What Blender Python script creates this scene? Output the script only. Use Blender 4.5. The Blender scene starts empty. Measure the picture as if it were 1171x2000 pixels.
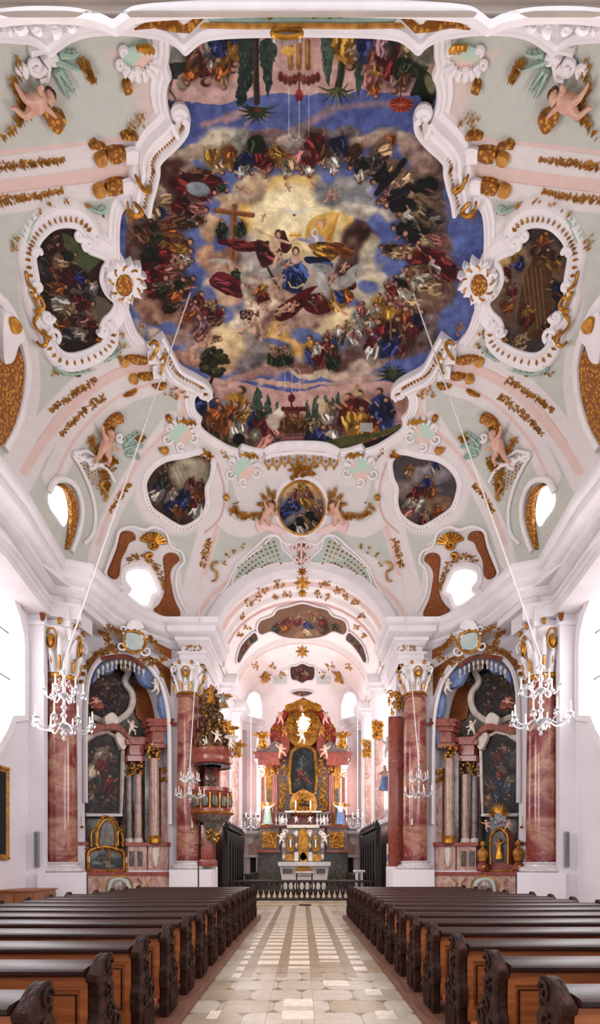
import bpy, bmesh, math, random
import numpy as np
from mathutils import Vector, Matrix
from mathutils.geometry import tessellate_polygon
PI = math.pi
scene = bpy.context.scene
C = scene.collection
random.seed(11)

# ---------------------------------------------------------------- camera, world, light, exposure
CX, CY, F, CH = 589.0, 1687.0, 1000.0, 1.6      # optical centre and focal length in pixels of the 1171x2000 frame, eye height
cd = bpy.data.cameras.new('camera')
cam = bpy.data.objects.new('camera', cd); C.objects.link(cam)
cam.location = (0, 0, CH); cam.rotation_euler = (PI / 2, 0, 0)
cd.sensor_fit = 'VERTICAL'; cd.sensor_height = 36.0; cd.lens = 36.0 * F / 2000.0
cd.shift_x = (585.5 - CX) / 2000.0; cd.shift_y = (CY - 1000.0) / 2000.0
cd.clip_start = 0.05; cd.clip_end = 300
scene.camera = cam

world = bpy.data.worlds.new('world'); scene.world = world; world.use_nodes = True
bg = world.node_tree.nodes['Background']
bg.inputs[0].default_value = (0.93, 0.95, 1.0, 1); bg.inputs[1].default_value = 1.25
scene.view_settings.view_transform = 'Standard'
scene.view_settings.look = 'None'
scene.view_settings.gamma = 1.0
scene.view_settings.use_curve_mapping = False
scene.view_settings.exposure = 0.12
cy = scene.cycles
cy.max_bounces = 6; cy.diffuse_bounces = 4; cy.glossy_bounces = 3; cy.transmission_bounces = 4; cy.transparent_max_bounces = 6
cy.sample_clamp_indirect = 6.0; cy.caustics_reflective = False; cy.caustics_refractive = False
cy.use_denoising = True

def area(name, loc, rot, sx, sy, power, col=(1, 1, 1)):
    l = bpy.data.lights.new(name, 'AREA'); l.shape = 'RECTANGLE'; l.size = sx; l.size_y = sy
    l.energy = power; l.color = col
    o = bpy.data.objects.new(name, l); C.objects.link(o); o.location = loc; o.rotation_euler = rot
    return o
DAY = (1.0, 0.97, 0.98)
for s in (-1, 1):   # daylight through the tall nave windows and the oculi
    area('daylight_nave', (s * 6.75, 11.6, 6.2), (0, s * PI / 2, 0), 4.4, 3.0, 270, DAY)
    area('daylight_nave_rear', (s * 6.75, 4.5, 6.0), (0, s * PI / 2, 0), 4.4, 5.0, 300, DAY)
    area('daylight_chancel', (s * 3.1, 25.0, 6.3), (0, s * PI / 2, 0), 4.5, 3.0, 240, DAY)
    area('daylight_apse', (s * 2.6, 29.0, 6.3), (0, s * PI / 2, 0), 3.5, 2.0, 140, DAY)

# ---------------------------------------------------------------- helpers
def lin(c):
    return tuple(((x / 255.0) / 12.92 if x / 255.0 <= 0.04045 else ((x / 255.0 + 0.055) / 1.055) ** 2.4) for x in c)

def _nt(name):
    m = bpy.data.materials.new(name); m.use_nodes = True
    nt = m.node_tree; return m, nt, nt.nodes, nt.links, nt.nodes['Principled BSDF']

def mat(name, c1, c2=None, scale=4.0, rough=0.6, metal=0.0, bump=0.0, bscale=None, distort=0.0, stretch=(1, 1, 1), coat=0.0, contrast=(0.35, 0.65), spec=0.5):
    m, nt, N, L, b = _nt(name)
    b.inputs['Roughness'].default_value = rough; b.inputs['Metallic'].default_value = metal
    b.inputs['Coat Weight'].default_value = coat; b.inputs['Specular IOR Level'].default_value = spec
    tc = N.new('ShaderNodeTexCoord'); mp = N.new('ShaderNodeMapping'); mp.inputs['Scale'].default_value = stretch
    L.new(tc.outputs['Object'], mp.inputs[0])
    no = N.new('ShaderNodeTexNoise'); no.inputs['Scale'].default_value = scale; no.inputs['Detail'].default_value = 5
    no.inputs['Distortion'].default_value = distort
    L.new(mp.outputs[0], no.inputs['Vector'])
    cr = N.new('ShaderNodeValToRGB')
    cr.color_ramp.elements[0].position = contrast[0]; cr.color_ramp.elements[1].position = contrast[1]
    cr.color_ramp.elements[0].color = (*lin(c1), 1); cr.color_ramp.elements[1].color = (*lin(c2 or c1), 1)
    L.new(no.outputs[0], cr.inputs[0]); L.new(cr.outputs[0], b.inputs['Base Color'])
    if bump:
        n2 = N.new('ShaderNodeTexNoise'); n2.inputs['Scale'].default_value = bscale or scale * 6; n2.inputs['Detail'].default_value = 3
        L.new(mp.outputs[0], n2.inputs['Vector'])
        bp = N.new('ShaderNodeBump'); bp.inputs['Strength'].default_value = bump; bp.inputs['Distance'].default_value = 0.02
        L.new(n2.outputs[0], bp.inputs['Height']); L.new(bp.outputs[0], b.inputs['Normal'])
    return m

def mat_paint(name, rough=0.75):
    m, nt, N, L, b = _nt(name)
    a = N.new('ShaderNodeVertexColor'); a.layer_name = 'paint'
    L.new(a.outputs[0], b.inputs['Base Color']); b.inputs['Roughness'].default_value = rough
    b.inputs['Specular IOR Level'].default_value = 0.25
    return m

def mat_emit(name, col, st):
    m, nt, N, L, b = _nt(name)
    b.inputs['Base Color'].default_value = (*lin(col), 1); b.inputs['Emission Color'].default_value = (*lin(col), 1)
    b.inputs['Emission Strength'].default_value = st
    return m

def mat_marble(name, cols, scale=0.55, vein=(235, 205, 195), veins=0.5, rough=0.12, stretch=(1, 1, 0.6), distort=2.2, seed=0.0):
    m, nt, N, L, b = _nt(name)
    b.inputs['Roughness'].default_value = rough
    tc = N.new('ShaderNodeTexCoord'); mp = N.new('ShaderNodeMapping'); mp.inputs['Scale'].default_value = stretch
    mp.inputs['Location'].default_value = (seed, seed * 1.7, seed * 0.6)
    L.new(tc.outputs['Object'], mp.inputs[0])
    no = N.new('ShaderNodeTexNoise'); no.inputs['Scale'].default_value = scale; no.inputs['Detail'].default_value = 6; no.inputs['Distortion'].default_value = distort
    L.new(mp.outputs[0], no.inputs['Vector'])
    cr = N.new('ShaderNodeValToRGB'); e = cr.color_ramp.elements
    ps = [0.3 + 0.4 * i / (len(cols) - 1) for i in range(len(cols))]
    e[0].position = ps[0]; e[0].color = (*lin(cols[0]), 1); e[1].position = ps[-1]; e[1].color = (*lin(cols[-1]), 1)
    for p, c in list(zip(ps, cols))[1:-1]:
        q = e.new(p); q.color = (*lin(c), 1)
    L.new(no.outputs[0], cr.inputs[0])
    n2 = N.new('ShaderNodeTexNoise'); n2.inputs['Scale'].default_value = scale * 2.2; n2.inputs['Detail'].default_value = 4; n2.inputs['Distortion'].default_value = 1.5
    L.new(mp.outputs[0], n2.inputs['Vector'])
    v1 = N.new('ShaderNodeMath'); v1.operation = 'SUBTRACT'; v1.inputs[1].default_value = 0.5; L.new(n2.outputs[0], v1.inputs[0])
    v2 = N.new('ShaderNodeMath'); v2.operation = 'ABSOLUTE'; L.new(v1.outputs[0], v2.inputs[0])
    v3 = N.new('ShaderNodeMapRange'); v3.inputs[1].default_value = 0.0; v3.inputs[2].default_value = 0.012; v3.inputs[3].default_value = veins; v3.inputs[4].default_value = 0
    L.new(v2.outputs[0], v3.inputs[0])
    mx = N.new('ShaderNodeMixRGB'); L.new(v3.outputs[0], mx.inputs[0]); L.new(cr.outputs[0], mx.inputs[1]); mx.inputs[2].default_value = (*lin(vein), 1)
    L.new(mx.outputs[0], b.inputs['Base Color'])
    return m

def mat_mosaic(name, c1, c2, scale=9.0):
    m, nt, N, L, b = _nt(name)
    tc = N.new('ShaderNodeTexCoord'); vo = N.new('ShaderNodeTexVoronoi'); vo.inputs['Scale'].default_value = scale
    L.new(tc.outputs['Object'], vo.inputs['Vector'])
    cr = N.new('ShaderNodeValToRGB'); e = cr.color_ramp.elements
    e[0].position = 0.25; e[0].color = (*lin(c1), 1); e[1].position = 0.5; e[1].color = (*lin(c2), 1)
    L.new(vo.outputs['Distance'], cr.inputs[0]); L.new(cr.outputs[0], b.inputs['Base Color'])
    b.inputs['Roughness'].default_value = 0.42; b.inputs['Metallic'].default_value = 0.45
    bp = N.new('ShaderNodeBump'); bp.inputs['Strength'].default_value = 0.4; bp.inputs['Distance'].default_value = 0.02
    L.new(vo.outputs['Distance'], bp.inputs['Height']); L.new(bp.outputs[0], b.inputs['Normal'])
    return m

M = {}
M['white'] = mat('white_plaster', (226, 219, 220), (216, 208, 210), 1.5, 0.7, spec=0.3)
M['stucco'] = mat('white_stucco', (236, 229, 229), (228, 219, 220), 3, 0.6, bump=0.15, spec=0.3)
M['wall'] = mat('wall_plaster', (236, 229, 232), (228, 221, 225), 0.8, 0.75, spec=0.3)
M['pink'] = mat('pink_plaster', (228, 198, 194), (222, 188, 184), 2, 0.7)
M['rosewash'] = mat('rose_moulding', (196, 140, 138), (182, 124, 122), 2, 0.6)
M['mint'] = mat('mint_stucco', (170, 192, 178), (146, 174, 160), 5, 0.6)
M['sage'] = mat('sage_panel', (186, 196, 188), (168, 182, 176), 2, 0.5)
M['gold'] = mat('gilding', (206, 148, 58), (150, 96, 28), 6, 0.36, metal=0.75, bump=0.3, bscale=30)
M['ochre'] = mat('ochre_gilt_stucco', (204, 146, 62), (150, 96, 32), 7, 0.5, metal=0.25, bump=0.3, bscale=25)
M['mosaic'] = mat_mosaic('gold_mosaic', (206, 146, 52), (138, 82, 22), 16.0)
M['mosaic_brown'] = mat_mosaic('brown_gilt_ground', (150, 84, 26), (118, 60, 18), 16.0)
M['flesh'] = mat('painted_flesh', (216, 172, 150), (192, 142, 120), 6, 0.5)
M['bronze'] = mat('dark_bronze_gilt', (120, 82, 44), (64, 42, 28), 7, 0.42, metal=0.4, bump=0.3, bscale=25)
M['ivory'] = mat('ivory_white', (230, 218, 206), (206, 190, 176), 5, 0.4)
M['red_marble'] = mat_marble('rose_scagliola', [(104, 34, 32), (126, 50, 46), (140, 70, 64), (176, 126, 102), (132, 56, 52), (108, 36, 34)], scale=0.8, stretch=(0.6, 0.6, 1.0), distort=1.1, veins=0.35)
M['red_marble2'] = mat_marble('deep_red_scagliola', [(112, 46, 38), (138, 64, 52), (150, 76, 60), (122, 52, 42)], scale=2.5, veins=0.25, rough=0.2)
M['pink_marble'] = mat_marble('pink_marble', [(200, 160, 150), (176, 128, 118), (206, 178, 164), (160, 104, 94)], scale=1.6, rough=0.25)
M['tan_marble'] = mat_marble('tan_rose_marble', [(150, 116, 104), (172, 138, 122), (188, 156, 140), (142, 106, 94)], scale=2.2, veins=0.3, rough=0.2)
M['grey_marble'] = mat_marble('grey_marble', [(112, 98, 94), (140, 122, 114), (98, 84, 82), (150, 128, 116)], scale=2.2, veins=0.3, rough=0.2)
M['green_marble'] = mat_marble('green_marble', [(86, 84, 74), (112, 104, 92), (66, 64, 60), (128, 116, 102)], scale=2.0, veins=0.3, rough=0.2)
M['dark_marble'] = mat_marble('black_marble', [(62, 58, 66), (84, 80, 88), (50, 46, 52)], scale=3.0, veins=0.5, rough=0.2)
M['white_marble'] = mat_marble('white_marble', [(226, 220, 218), (206, 198, 196), (232, 226, 224)], scale=2.0, vein=(150, 140, 140), veins=0.35, rough=0.25)
M['dark_wood'] = mat('dark_polished_wood', (54, 25, 19), (30, 14, 11), 3, 0.4, bump=0.12, stretch=(1, 8, 8), coat=0.0, spec=0.35)
M['carved_wood'] = mat('carved_dark_wood', (62, 34, 25), (28, 15, 11), 9, 0.55, bump=0.8, bscale=26, spec=0.15)
M['warm_wood'] = mat('warm_brown_wood', (172, 98, 48), (134, 68, 30), 2.5, 0.5, bump=0.1, stretch=(1, 6, 9), coat=0.1)
M['plank'] = mat('plank_brown', (116, 74, 56), (90, 56, 42), 3, 0.5, bump=0.1, stretch=(8, 0.7, 8))
M['stall_wood'] = mat('black_brown_wood', (34, 24, 22), (20, 13, 12), 5, 0.4)
M['iron'] = mat('black_iron', (26, 24, 26), (38, 34, 34), 8, 0.45, metal=0.6)
M['speaker'] = mat('grey_metal', (150, 148, 152), (140, 138, 142), 8, 0.5, metal=0.3)
M['cord'] = mat('pale_cord', (226, 220, 214), (206, 200, 194), 20, 0.6)
M['candle'] = mat('candle_wax', (240, 232, 214), (230, 220, 200), 5, 0.5)
M['blue_cloth'] = mat('blue_drapery', (88, 110, 156), (128, 146, 182), 2.5, 0.6, bump=0.3)
M['red_cloth'] = mat('crimson_drapery', (150, 26, 32), (110, 14, 22), 4, 0.6)
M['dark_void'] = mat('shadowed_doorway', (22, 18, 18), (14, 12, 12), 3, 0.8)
M['paint'] = mat_paint('fresco_paint', 0.8)
M['oil'] = mat_paint('oil_paint', 0.5)
M['pane'] = mat_emit('bright_daylight_pane', (255, 252, 254), 2.2)
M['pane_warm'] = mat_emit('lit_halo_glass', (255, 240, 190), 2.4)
M['lead'] = mat('leaded_bars', (120, 116, 124), (104, 100, 108), 5, 0.5)
def mat_crystal():
    m, nt, N, L, b = _nt('crystal_glass')
    b.inputs['Base Color'].default_value = (0.86, 0.86, 0.89, 1); b.inputs['Roughness'].default_value = 0.08
    b.inputs['Transmission Weight'].default_value = 0.45; b.inputs['Metallic'].default_value = 0.3; b.inputs['IOR'].default_value = 1.5
    return m
M['crystal'] = mat_crystal()

ORG = {}     # world position of every thing's empty, for parts built in world coordinates
def tags(o, label=None, cat=None, group=None, kind=None):
    if label: o['label'] = label
    if cat: o['category'] = cat
    if group: o['group'] = group
    if kind: o['kind'] = kind
    return o
def thing(name, loc, label, cat, group=None, rotz=0.0):
    o = bpy.data.objects.new(name, None); C.objects.link(o); o.location = loc; o.rotation_euler = (0, 0, rotz)
    o.empty_display_size = 0.2
    ORG[o] = Vector(loc)
    return tags(o, label, cat, group)
def dup(o, parent=None):
    c = o.copy(); C.objects.link(c); ORG[c] = ORG.get(o, Vector((0, 0, 0)))
    if parent is not None:
        c.parent = parent
    for ch in list(KIDS.get(o, [])):
        k = dup(ch, c); KIDS.setdefault(c, []).append(k)
    return c
KIDS = {}

def smooth(pts, sub=4, closed=True):
    n = len(pts); out = []
    rng = range(n) if closed else range(n - 1)
    for i in rng:
        p0 = pts[(i - 1) % n] if closed or i > 0 else pts[0]; p1 = pts[i]; p2 = pts[(i + 1) % n]
        p3 = pts[(i + 2) % n] if closed or i + 2 < n else pts[-1]
        for k in range(sub):
            t = k / sub; t2 = t * t; t3 = t2 * t
            out.append(tuple(0.5 * ((2 * b) + (-a + c) * t + (2 * a - 5 * b + 4 * c - d) * t2 + (-a + 3 * b - 3 * c + d) * t3) for a, b, c, d in zip(p0, p1, p2, p3)))
    if not closed: out.append(tuple(pts[-1]))
    return out

class MB:
    def __init__(s): s.v = []; s.f = []; s.col = None
    def add(s, vs, fs):
        o = len(s.v); s.v.extend([tuple(p) for p in vs]); s.f.extend([tuple(i + o for i in f) for f in fs]); return s
    def box(s, x0, x1, y0, y1, z0, z1):
        return s.add([(x0, y0, z0), (x1, y0, z0), (x1, y1, z0), (x0, y1, z0), (x0, y0, z1), (x1, y0, z1), (x1, y1, z1), (x0, y1, z1)],
                     [(0, 3, 2, 1), (4, 5, 6, 7), (0, 1, 5, 4), (1, 2, 6, 5), (2, 3, 7, 6), (3, 0, 4, 7)])
    def bbox(s, x0, x1, y0, y1, z0, z1, b=0.01):
        bm = bmesh.new(); bmesh.ops.create_cube(bm, size=1)
        for v in bm.verts: v.co = Vector(((x0 + x1) / 2 + v.co.x * (x1 - x0), (y0 + y1) / 2 + v.co.y * (y1 - y0), (z0 + z1) / 2 + v.co.z * (z1 - z0)))
        bmesh.ops.bevel(bm, geom=bm.edges[:], offset=b, segments=2, affect='EDGES', profile=0.5)
        bm.verts.index_update(); s.add([v.co[:] for v in bm.verts], [[v.index for v in f.verts] for f in bm.faces]); bm.free(); return s
    def lathe(s, prof, cx, cy, n=24, z=0.0, sx=1.0, sy=1.0, a0=0.0, flat=False):
        vs = []
        for r, h in prof:
            for k in range(n):
                a = a0 + 2 * PI * k / n; vs.append((cx + math.cos(a) * r * sx, cy + math.sin(a) * r * sy, z + h))
        fs = []
        m = len(prof)
        for i in range(m - 1):
            for k in range(n):
                k2 = (k + 1) % n; fs.append((i * n + k, i * n + k2, (i + 1) * n + k2, (i + 1) * n + k))
        fs.append(tuple(reversed(range(n)))); fs.append(tuple((m - 1) * n + k for k in range(n)))
        return s.add(vs, fs)
    def tube(s, pts, r, n=6, closed=False):
        pts = [Vector(p) for p in pts]; m = len(pts); vs = []
        rr = r if isinstance(r, (list, tuple)) else [r] * m
        up = None
        for i, p in enumerate(pts):
            a = pts[i - 1] if (i > 0 or closed) else p; b = pts[(i + 1) % m] if (i < m - 1 or closed) else p
            t = (b - a); t = t.normalized() if t.length > 1e-9 else Vector((0, 0, 1))
            if up is None: up = Vector((0, 0, 1)) if abs(t.z) < 0.9 else Vector((1, 0, 0))
            x = t.cross(up)
            if x.length < 1e-6: x = t.orthogonal()
            x.normalize(); y = x.cross(t).normalized(); up = y
            for k in range(n):
                q = 2 * PI * k / n; vs.append(p + (x * math.cos(q) + y * math.sin(q)) * rr[i])
        fs = []
        for i in range(m if closed else m - 1):
            j = (i + 1) % m
            for k in range(n):
                k2 = (k + 1) % n; fs.append((i * n + k, i * n + k2, j * n + k2, j * n + k))
        if not closed: fs.append(tuple(reversed(range(n)))); fs.append(tuple((m - 1) * n + k for k in range(n)))
        return s.add(vs, fs)
    def ball(s, c, r, nu=8, nv=6):
        rx, ry, rz = r if isinstance(r, (tuple, list)) else (r, r, r)
        vs = [(c[0], c[1], c[2] - rz)]; fs = []
        for j in range(1, nv):
            a = -PI / 2 + PI * j / nv
            for k in range(nu):
                b = 2 * PI * k / nu; vs.append((c[0] + rx * math.cos(a) * math.cos(b), c[1] + ry * math.cos(a) * math.sin(b), c[2] + rz * math.sin(a)))
        vs.append((c[0], c[1], c[2] + rz)); top = len(vs) - 1
        for k in range(nu):
            k2 = (k + 1) % nu; fs.append((0, 1 + k2, 1 + k))
            for j in range(nv - 2): a = 1 + j * nu; fs.append((a + k, a + k2, a + nu + k2, a + nu + k))
            fs.append((top, 1 + (nv - 2) * nu + k, 1 + (nv - 2) * nu + k2))
        return s.add(vs, fs)
    def sweep(s, pts, sides, ups, prof, closed=False, cap=True):
        m = len(pts); n = len(prof); vs = []
        for p, a, b in zip(pts, sides, ups):
            for (x, h) in prof: vs.append(Vector(p) + a * x + b * h)
        fs = []
        for i in range(m if closed else m - 1):
            j = (i + 1) % m
            for k in range(n - 1): fs.append((i * n + k, j * n + k, j * n + k + 1, i * n + k + 1))
        if not closed and cap: fs.append(tuple(range(n))); fs.append(tuple((m - 1) * n + k for k in reversed(range(n))))
        return s.add(vs, fs)
    def plan(s, path, prof, closed=False):
        """sweep a (outward, z) profile along a plan polyline; outward = right-hand side of travel"""
        m = len(path); vs = []; n = len(prof)
        for i, p in enumerate(path):
            P0 = Vector(path[i - 1]) if (i > 0 or closed) else None; P1 = Vector(p); P2 = Vector(path[(i + 1) % m]) if (i < m - 1 or closed) else None
            d1 = (P1 - P0).normalized() if P0 is not None else None; d2 = (P2 - P1).normalized() if P2 is not None else None
            if d1 is None: d1 = d2
            if d2 is None: d2 = d1
            n1 = Vector((d1.y, -d1.x)); n2 = Vector((d2.y, -d2.x)); q = (n1 + n2)
            q = q / max(q.length_squared / 2, 0.35)
            for (o, z) in prof: vs.append((p[0] + q.x * o, p[1] + q.y * o, z))
        fs = []
        for i in range(m if closed else m - 1):
            j = (i + 1) % m
            for k in range(n - 1): fs.append((i * n + k, j * n + k, j * n + k + 1, i * n + k + 1))
        if not closed: fs.append(tuple(range(n))); fs.append(tuple((m - 1) * n + k for k in reversed(range(n))))
        return s.add(vs, fs)
    def build(s, name, m, parent=None, sm=True, flip=False, fix=True, **kw):
        me = bpy.data.meshes.new(name)
        o = bpy.data.objects.new(name, me); C.objects.link(o)
        r = parent; base = Vector((0, 0, 0))
        if parent is not None:
            base = ORG.get(parent, base); KIDS.setdefault(parent, []).append(o)
        ORG[o] = base
        me.from_pydata([(p[0] - base.x, p[1] - base.y, p[2] - base.z) for p in s.v], [], s.f)
        if parent is not None: o.parent = parent
        me.materials.append(M[m] if isinstance(m, str) else m)
        if fix and len(s.v) < 60000:
            bm = bmesh.new(); bm.from_mesh(me); bmesh.ops.recalc_face_normals(bm, faces=bm.faces); bm.to_mesh(me); bm.free()
        if sm:
            me.polygons.foreach_set('use_smooth', [True] * len(me.polygons)); me.set_sharp_from_angle(angle=math.radians(38))
        me.update()
        return tags(o, kw.get('label'), kw.get('cat'), kw.get('group'), kw.get('kind'))
def struct(mb, name, m, sm=True, **kw): return mb.build(name, m, None, sm, kind='structure', **kw)

# ---------------------------------------------------------------- surfaces that the decoration is laid on
def P(u, v, d): return Vector(((u - CX) * d / F, d, CH + (CY - v) * d / F))
YC, EA, EL, EC, ZB = 11.5, 6.9, 9.2, 4.9, 9.9
def ell(u, v, yc=YC, a=EA, l=EL, c=EC, zb=ZB):
    """far hit of the line of sight with the vault ellipsoid: point, inward normal"""
    U = (u - CX) / F; W = (CY - v) / F
    z0 = CH - zb
    A = (U / a) ** 2 + (1 / l) ** 2 + (W / c) ** 2; B = 2 * (-yc / l ** 2 + W * z0 / c ** 2); K = (yc / l) ** 2 + (z0 / c) ** 2 - 1
    D = B * B - 4 * A * K
    if D < 0: D = 0
    t = (-B + math.sqrt(D)) / (2 * A)
    p = Vector((U * t, t, CH + W * t))
    n = -Vector((p.x / a ** 2, (p.y - yc) / l ** 2, (p.z - zb) / c ** 2)).normalized()
    return p, n
BA, BC = 3.3, 2.7       # chancel barrel half width and rise
def barrel(u, v):
    U = (u - CX) / F; W = (CY - v) / F; z0 = CH - ZB
    A = (U / BA) ** 2 + (W / BC) ** 2; B = 2 * W * z0 / BC ** 2; K = (z0 / BC) ** 2 - 1
    D = max(B * B - 4 * A * K, 0); t = (-B + math.sqrt(D)) / (2 * A)
    if t > 27.5:
        return ell(u, v, 27.5, BA, 4.6, BC, ZB)
    p = Vector((U * t, t, CH + W * t)); n = -Vector((p.x / BA ** 2, 0, (p.z - ZB) / BC ** 2)).normalized()
    return p, n
def plane(p0, n):
    p0 = Vector(p0); n = Vector(n).normalized(); o = Vector((0, 0, CH))
    def h(u, v):
        d = Vector(((u - CX) / F, 1, (CY - v) / F)); t = (p0 - o).dot(n) / d.dot(n); return o + d * t, n
    return h
def front(y): return plane((0, y, 0), (0, -1, 0))
def mir(pts, s):
    return [((x if s < 0 else 2 * CX - x),) + tuple(r) for (x, *r) in pts]
def mu(u, s): return u if s < 0 else 2 * CX - u

def inset(pts, k):
    n = len(pts); out = []
    ar = sum(pts[i][0] * pts[(i + 1) % n][1] - pts[(i + 1) % n][0] * pts[i][1] for i in range(n)); sg = 1 if ar > 0 else -1
    for i in range(n):
        a = Vector(pts[i - 1]); b = Vector(pts[(i + 1) % n]); t = (b - a)
        if t.length < 1e-9: out.append(tuple(pts[i])); continue
        t.normalize(); out.append((pts[i][0] - t.y * sg * k, pts[i][1] + t.x * sg * k))
    return out
def relief(mb, pts, hit, h0=-0.02, h1=0.05, bev=0.0):
    """a traced outline laid on a surface and raised from h0 to h1 metres, edge rounded by bev pixels"""
    pts = [tuple(p[:2]) for p in pts]
    rings = [(pts, h0), (pts, h0 + (h1 - h0) * (0.6 if bev else 1.0))]
    if bev: rings.append((inset(pts, bev), h1))
    vs = []; n = len(pts)
    for ring, h in rings:
        for (u, v) in ring:
            p, nn = hit(u, v); vs.append(p + nn * h)
    fs = []
    for r in range(len(rings) - 1):
        for i in range(n):
            j = (i + 1) % n; fs.append((r * n + i, r * n + j, (r + 1) * n + j, (r + 1) * n + i))
    top = (len(rings) - 1) * n
    for t in tessellate_polygon([[Vector((p[0], p[1], 0)) for p in rings[-1][0]]]): fs.append(tuple(top + i for i in t))
    mb.add(vs, fs); return mb
def uvsweep(mb, path, hit, prof, closed=False, off=0.0):
    """moulding along a traced path; profile in metres (sideways, height)"""
    m = len(path); ps = []; ns = []
    for (u, v) in path:
        p, n = hit(u, v); ps.append(p + n * off); ns.append(n)
    sides = []
    for i in range(m):
        a = ps[i - 1] if (i or closed) else ps[i]; b = ps[(i + 1) % m] if (i < m - 1 or closed) else ps[i]
        t = b - a; t = t.normalized() if t.length > 1e-9 else Vector((1, 0, 0)); sides.append(t.cross(ns[i]).normalized())
    return mb.sweep(ps, sides, ns, prof, closed)
def uvtube(mb, path, hit, r, off=0.02, n=6):
    pts = []
    for (u, v) in path:
        p, nn = hit(u, v); pts.append(p + nn * off)
    mb.tube(pts, r, n); return mb
def spiral(cx, cy, r0, turns=1.4, a0=0.0, sgn=1, n=16, shrink=0.15):
    return [(cx + math.cos(a0 + sgn * 2 * PI * turns * i / n) * r0 * (1 - (1 - shrink) * i / n), cy + math.sin(a0 + sgn * 2 * PI * turns * i / n) * r0 * (1 - (1 - shrink) * i / n)) for i in range(n + 1)]
def petal(mb, u, v, ang, ln, wd, hit, h=0.05):
    c, s_ = math.cos(ang), math.sin(ang)
    q = [(0, 0), (ln * 0.45, wd / 2), (ln, 0), (ln * 0.45, -wd / 2)]
    vs = []
    for (x, y) in q:
        p, n = hit(u + x * c - y * s_, v + x * s_ + y * c); vs.append(p - n * 0.005)
    p, n = hit(u + ln * 0.45 * c, v + ln * 0.45 * s_); vs.append(p + n * h)
    mb.add(vs, [(0, 1, 4), (1, 2, 4), (2, 3, 4), (3, 0, 4), (3, 2, 1, 0)])
def garland(mb, path, width, n, size, hit, h=0.05, rnd=None, taper=0.3):
    """gilt leaves and blossoms strewn along a traced path"""
    rnd = rnd or random; n = int(n * 1.9); size *= .82
    P2 = [Vector(p) for p in path]; L = [0]
    for a, b in zip(P2, P2[1:]): L.append(L[-1] + (b - a).length)
    for i in range(n):
        s_ = rnd.random() * L[-1]; k = max(j for j in range(len(L)) if L[j] <= s_); k = min(k, len(P2) - 2)
        t = (s_ - L[k]) / max(L[k + 1] - L[k], 1e-6); c = P2[k].lerp(P2[k + 1], t); d = (P2[k + 1] - P2[k]).normalized()
        w = width * (1 - (1 - taper) * s_ / L[-1]); q = (rnd.random() - 0.5) * w
        u, v = c.x - d.y * q, c.y + d.x * q
        a = math.atan2(d.y, d.x) + rnd.uniform(-1.3, 1.3)
        petal(mb, u, v, a, size * rnd.uniform(0.7, 1.4), size * rnd.uniform(0.45, 0.8), hit, h * rnd.uniform(0.6, 1.2))
    return mb
# ---------------------------------------------------------------- a small painter: procedural brushwork stored as paint on dense meshes
def fbm(h, w, cells, seed, octv=4):
    r = np.random.RandomState(seed); out = np.zeros((h, w)); amp = 1.0; tot = 0
    for o in range(octv):
        c = cells * 2 ** o; gh = int(math.ceil(h / max(h, w) * c)) + 3; gw = int(math.ceil(w / max(h, w) * c)) + 3
        g = r.rand(gh, gw); y = np.linspace(0, gh - 2.001, h); x = np.linspace(0, gw - 2.001, w)
        yi = y.astype(int); xi = x.astype(int); fy = (y - yi)[:, None]; fx = (x - xi)[None, :]
        fy = fy * fy * (3 - 2 * fy); fx = fx * fx * (3 - 2 * fx)
        a = g[yi][:, xi]; b = g[yi][:, xi + 1]; c2 = g[yi + 1][:, xi]; d = g[yi + 1][:, xi + 1]
        out += amp * ((a * (1 - fx) + b * fx) * (1 - fy) + (c2 * (1 - fx) + d * fx) * fy); tot += amp; amp *= 0.55
    return out / tot

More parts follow.
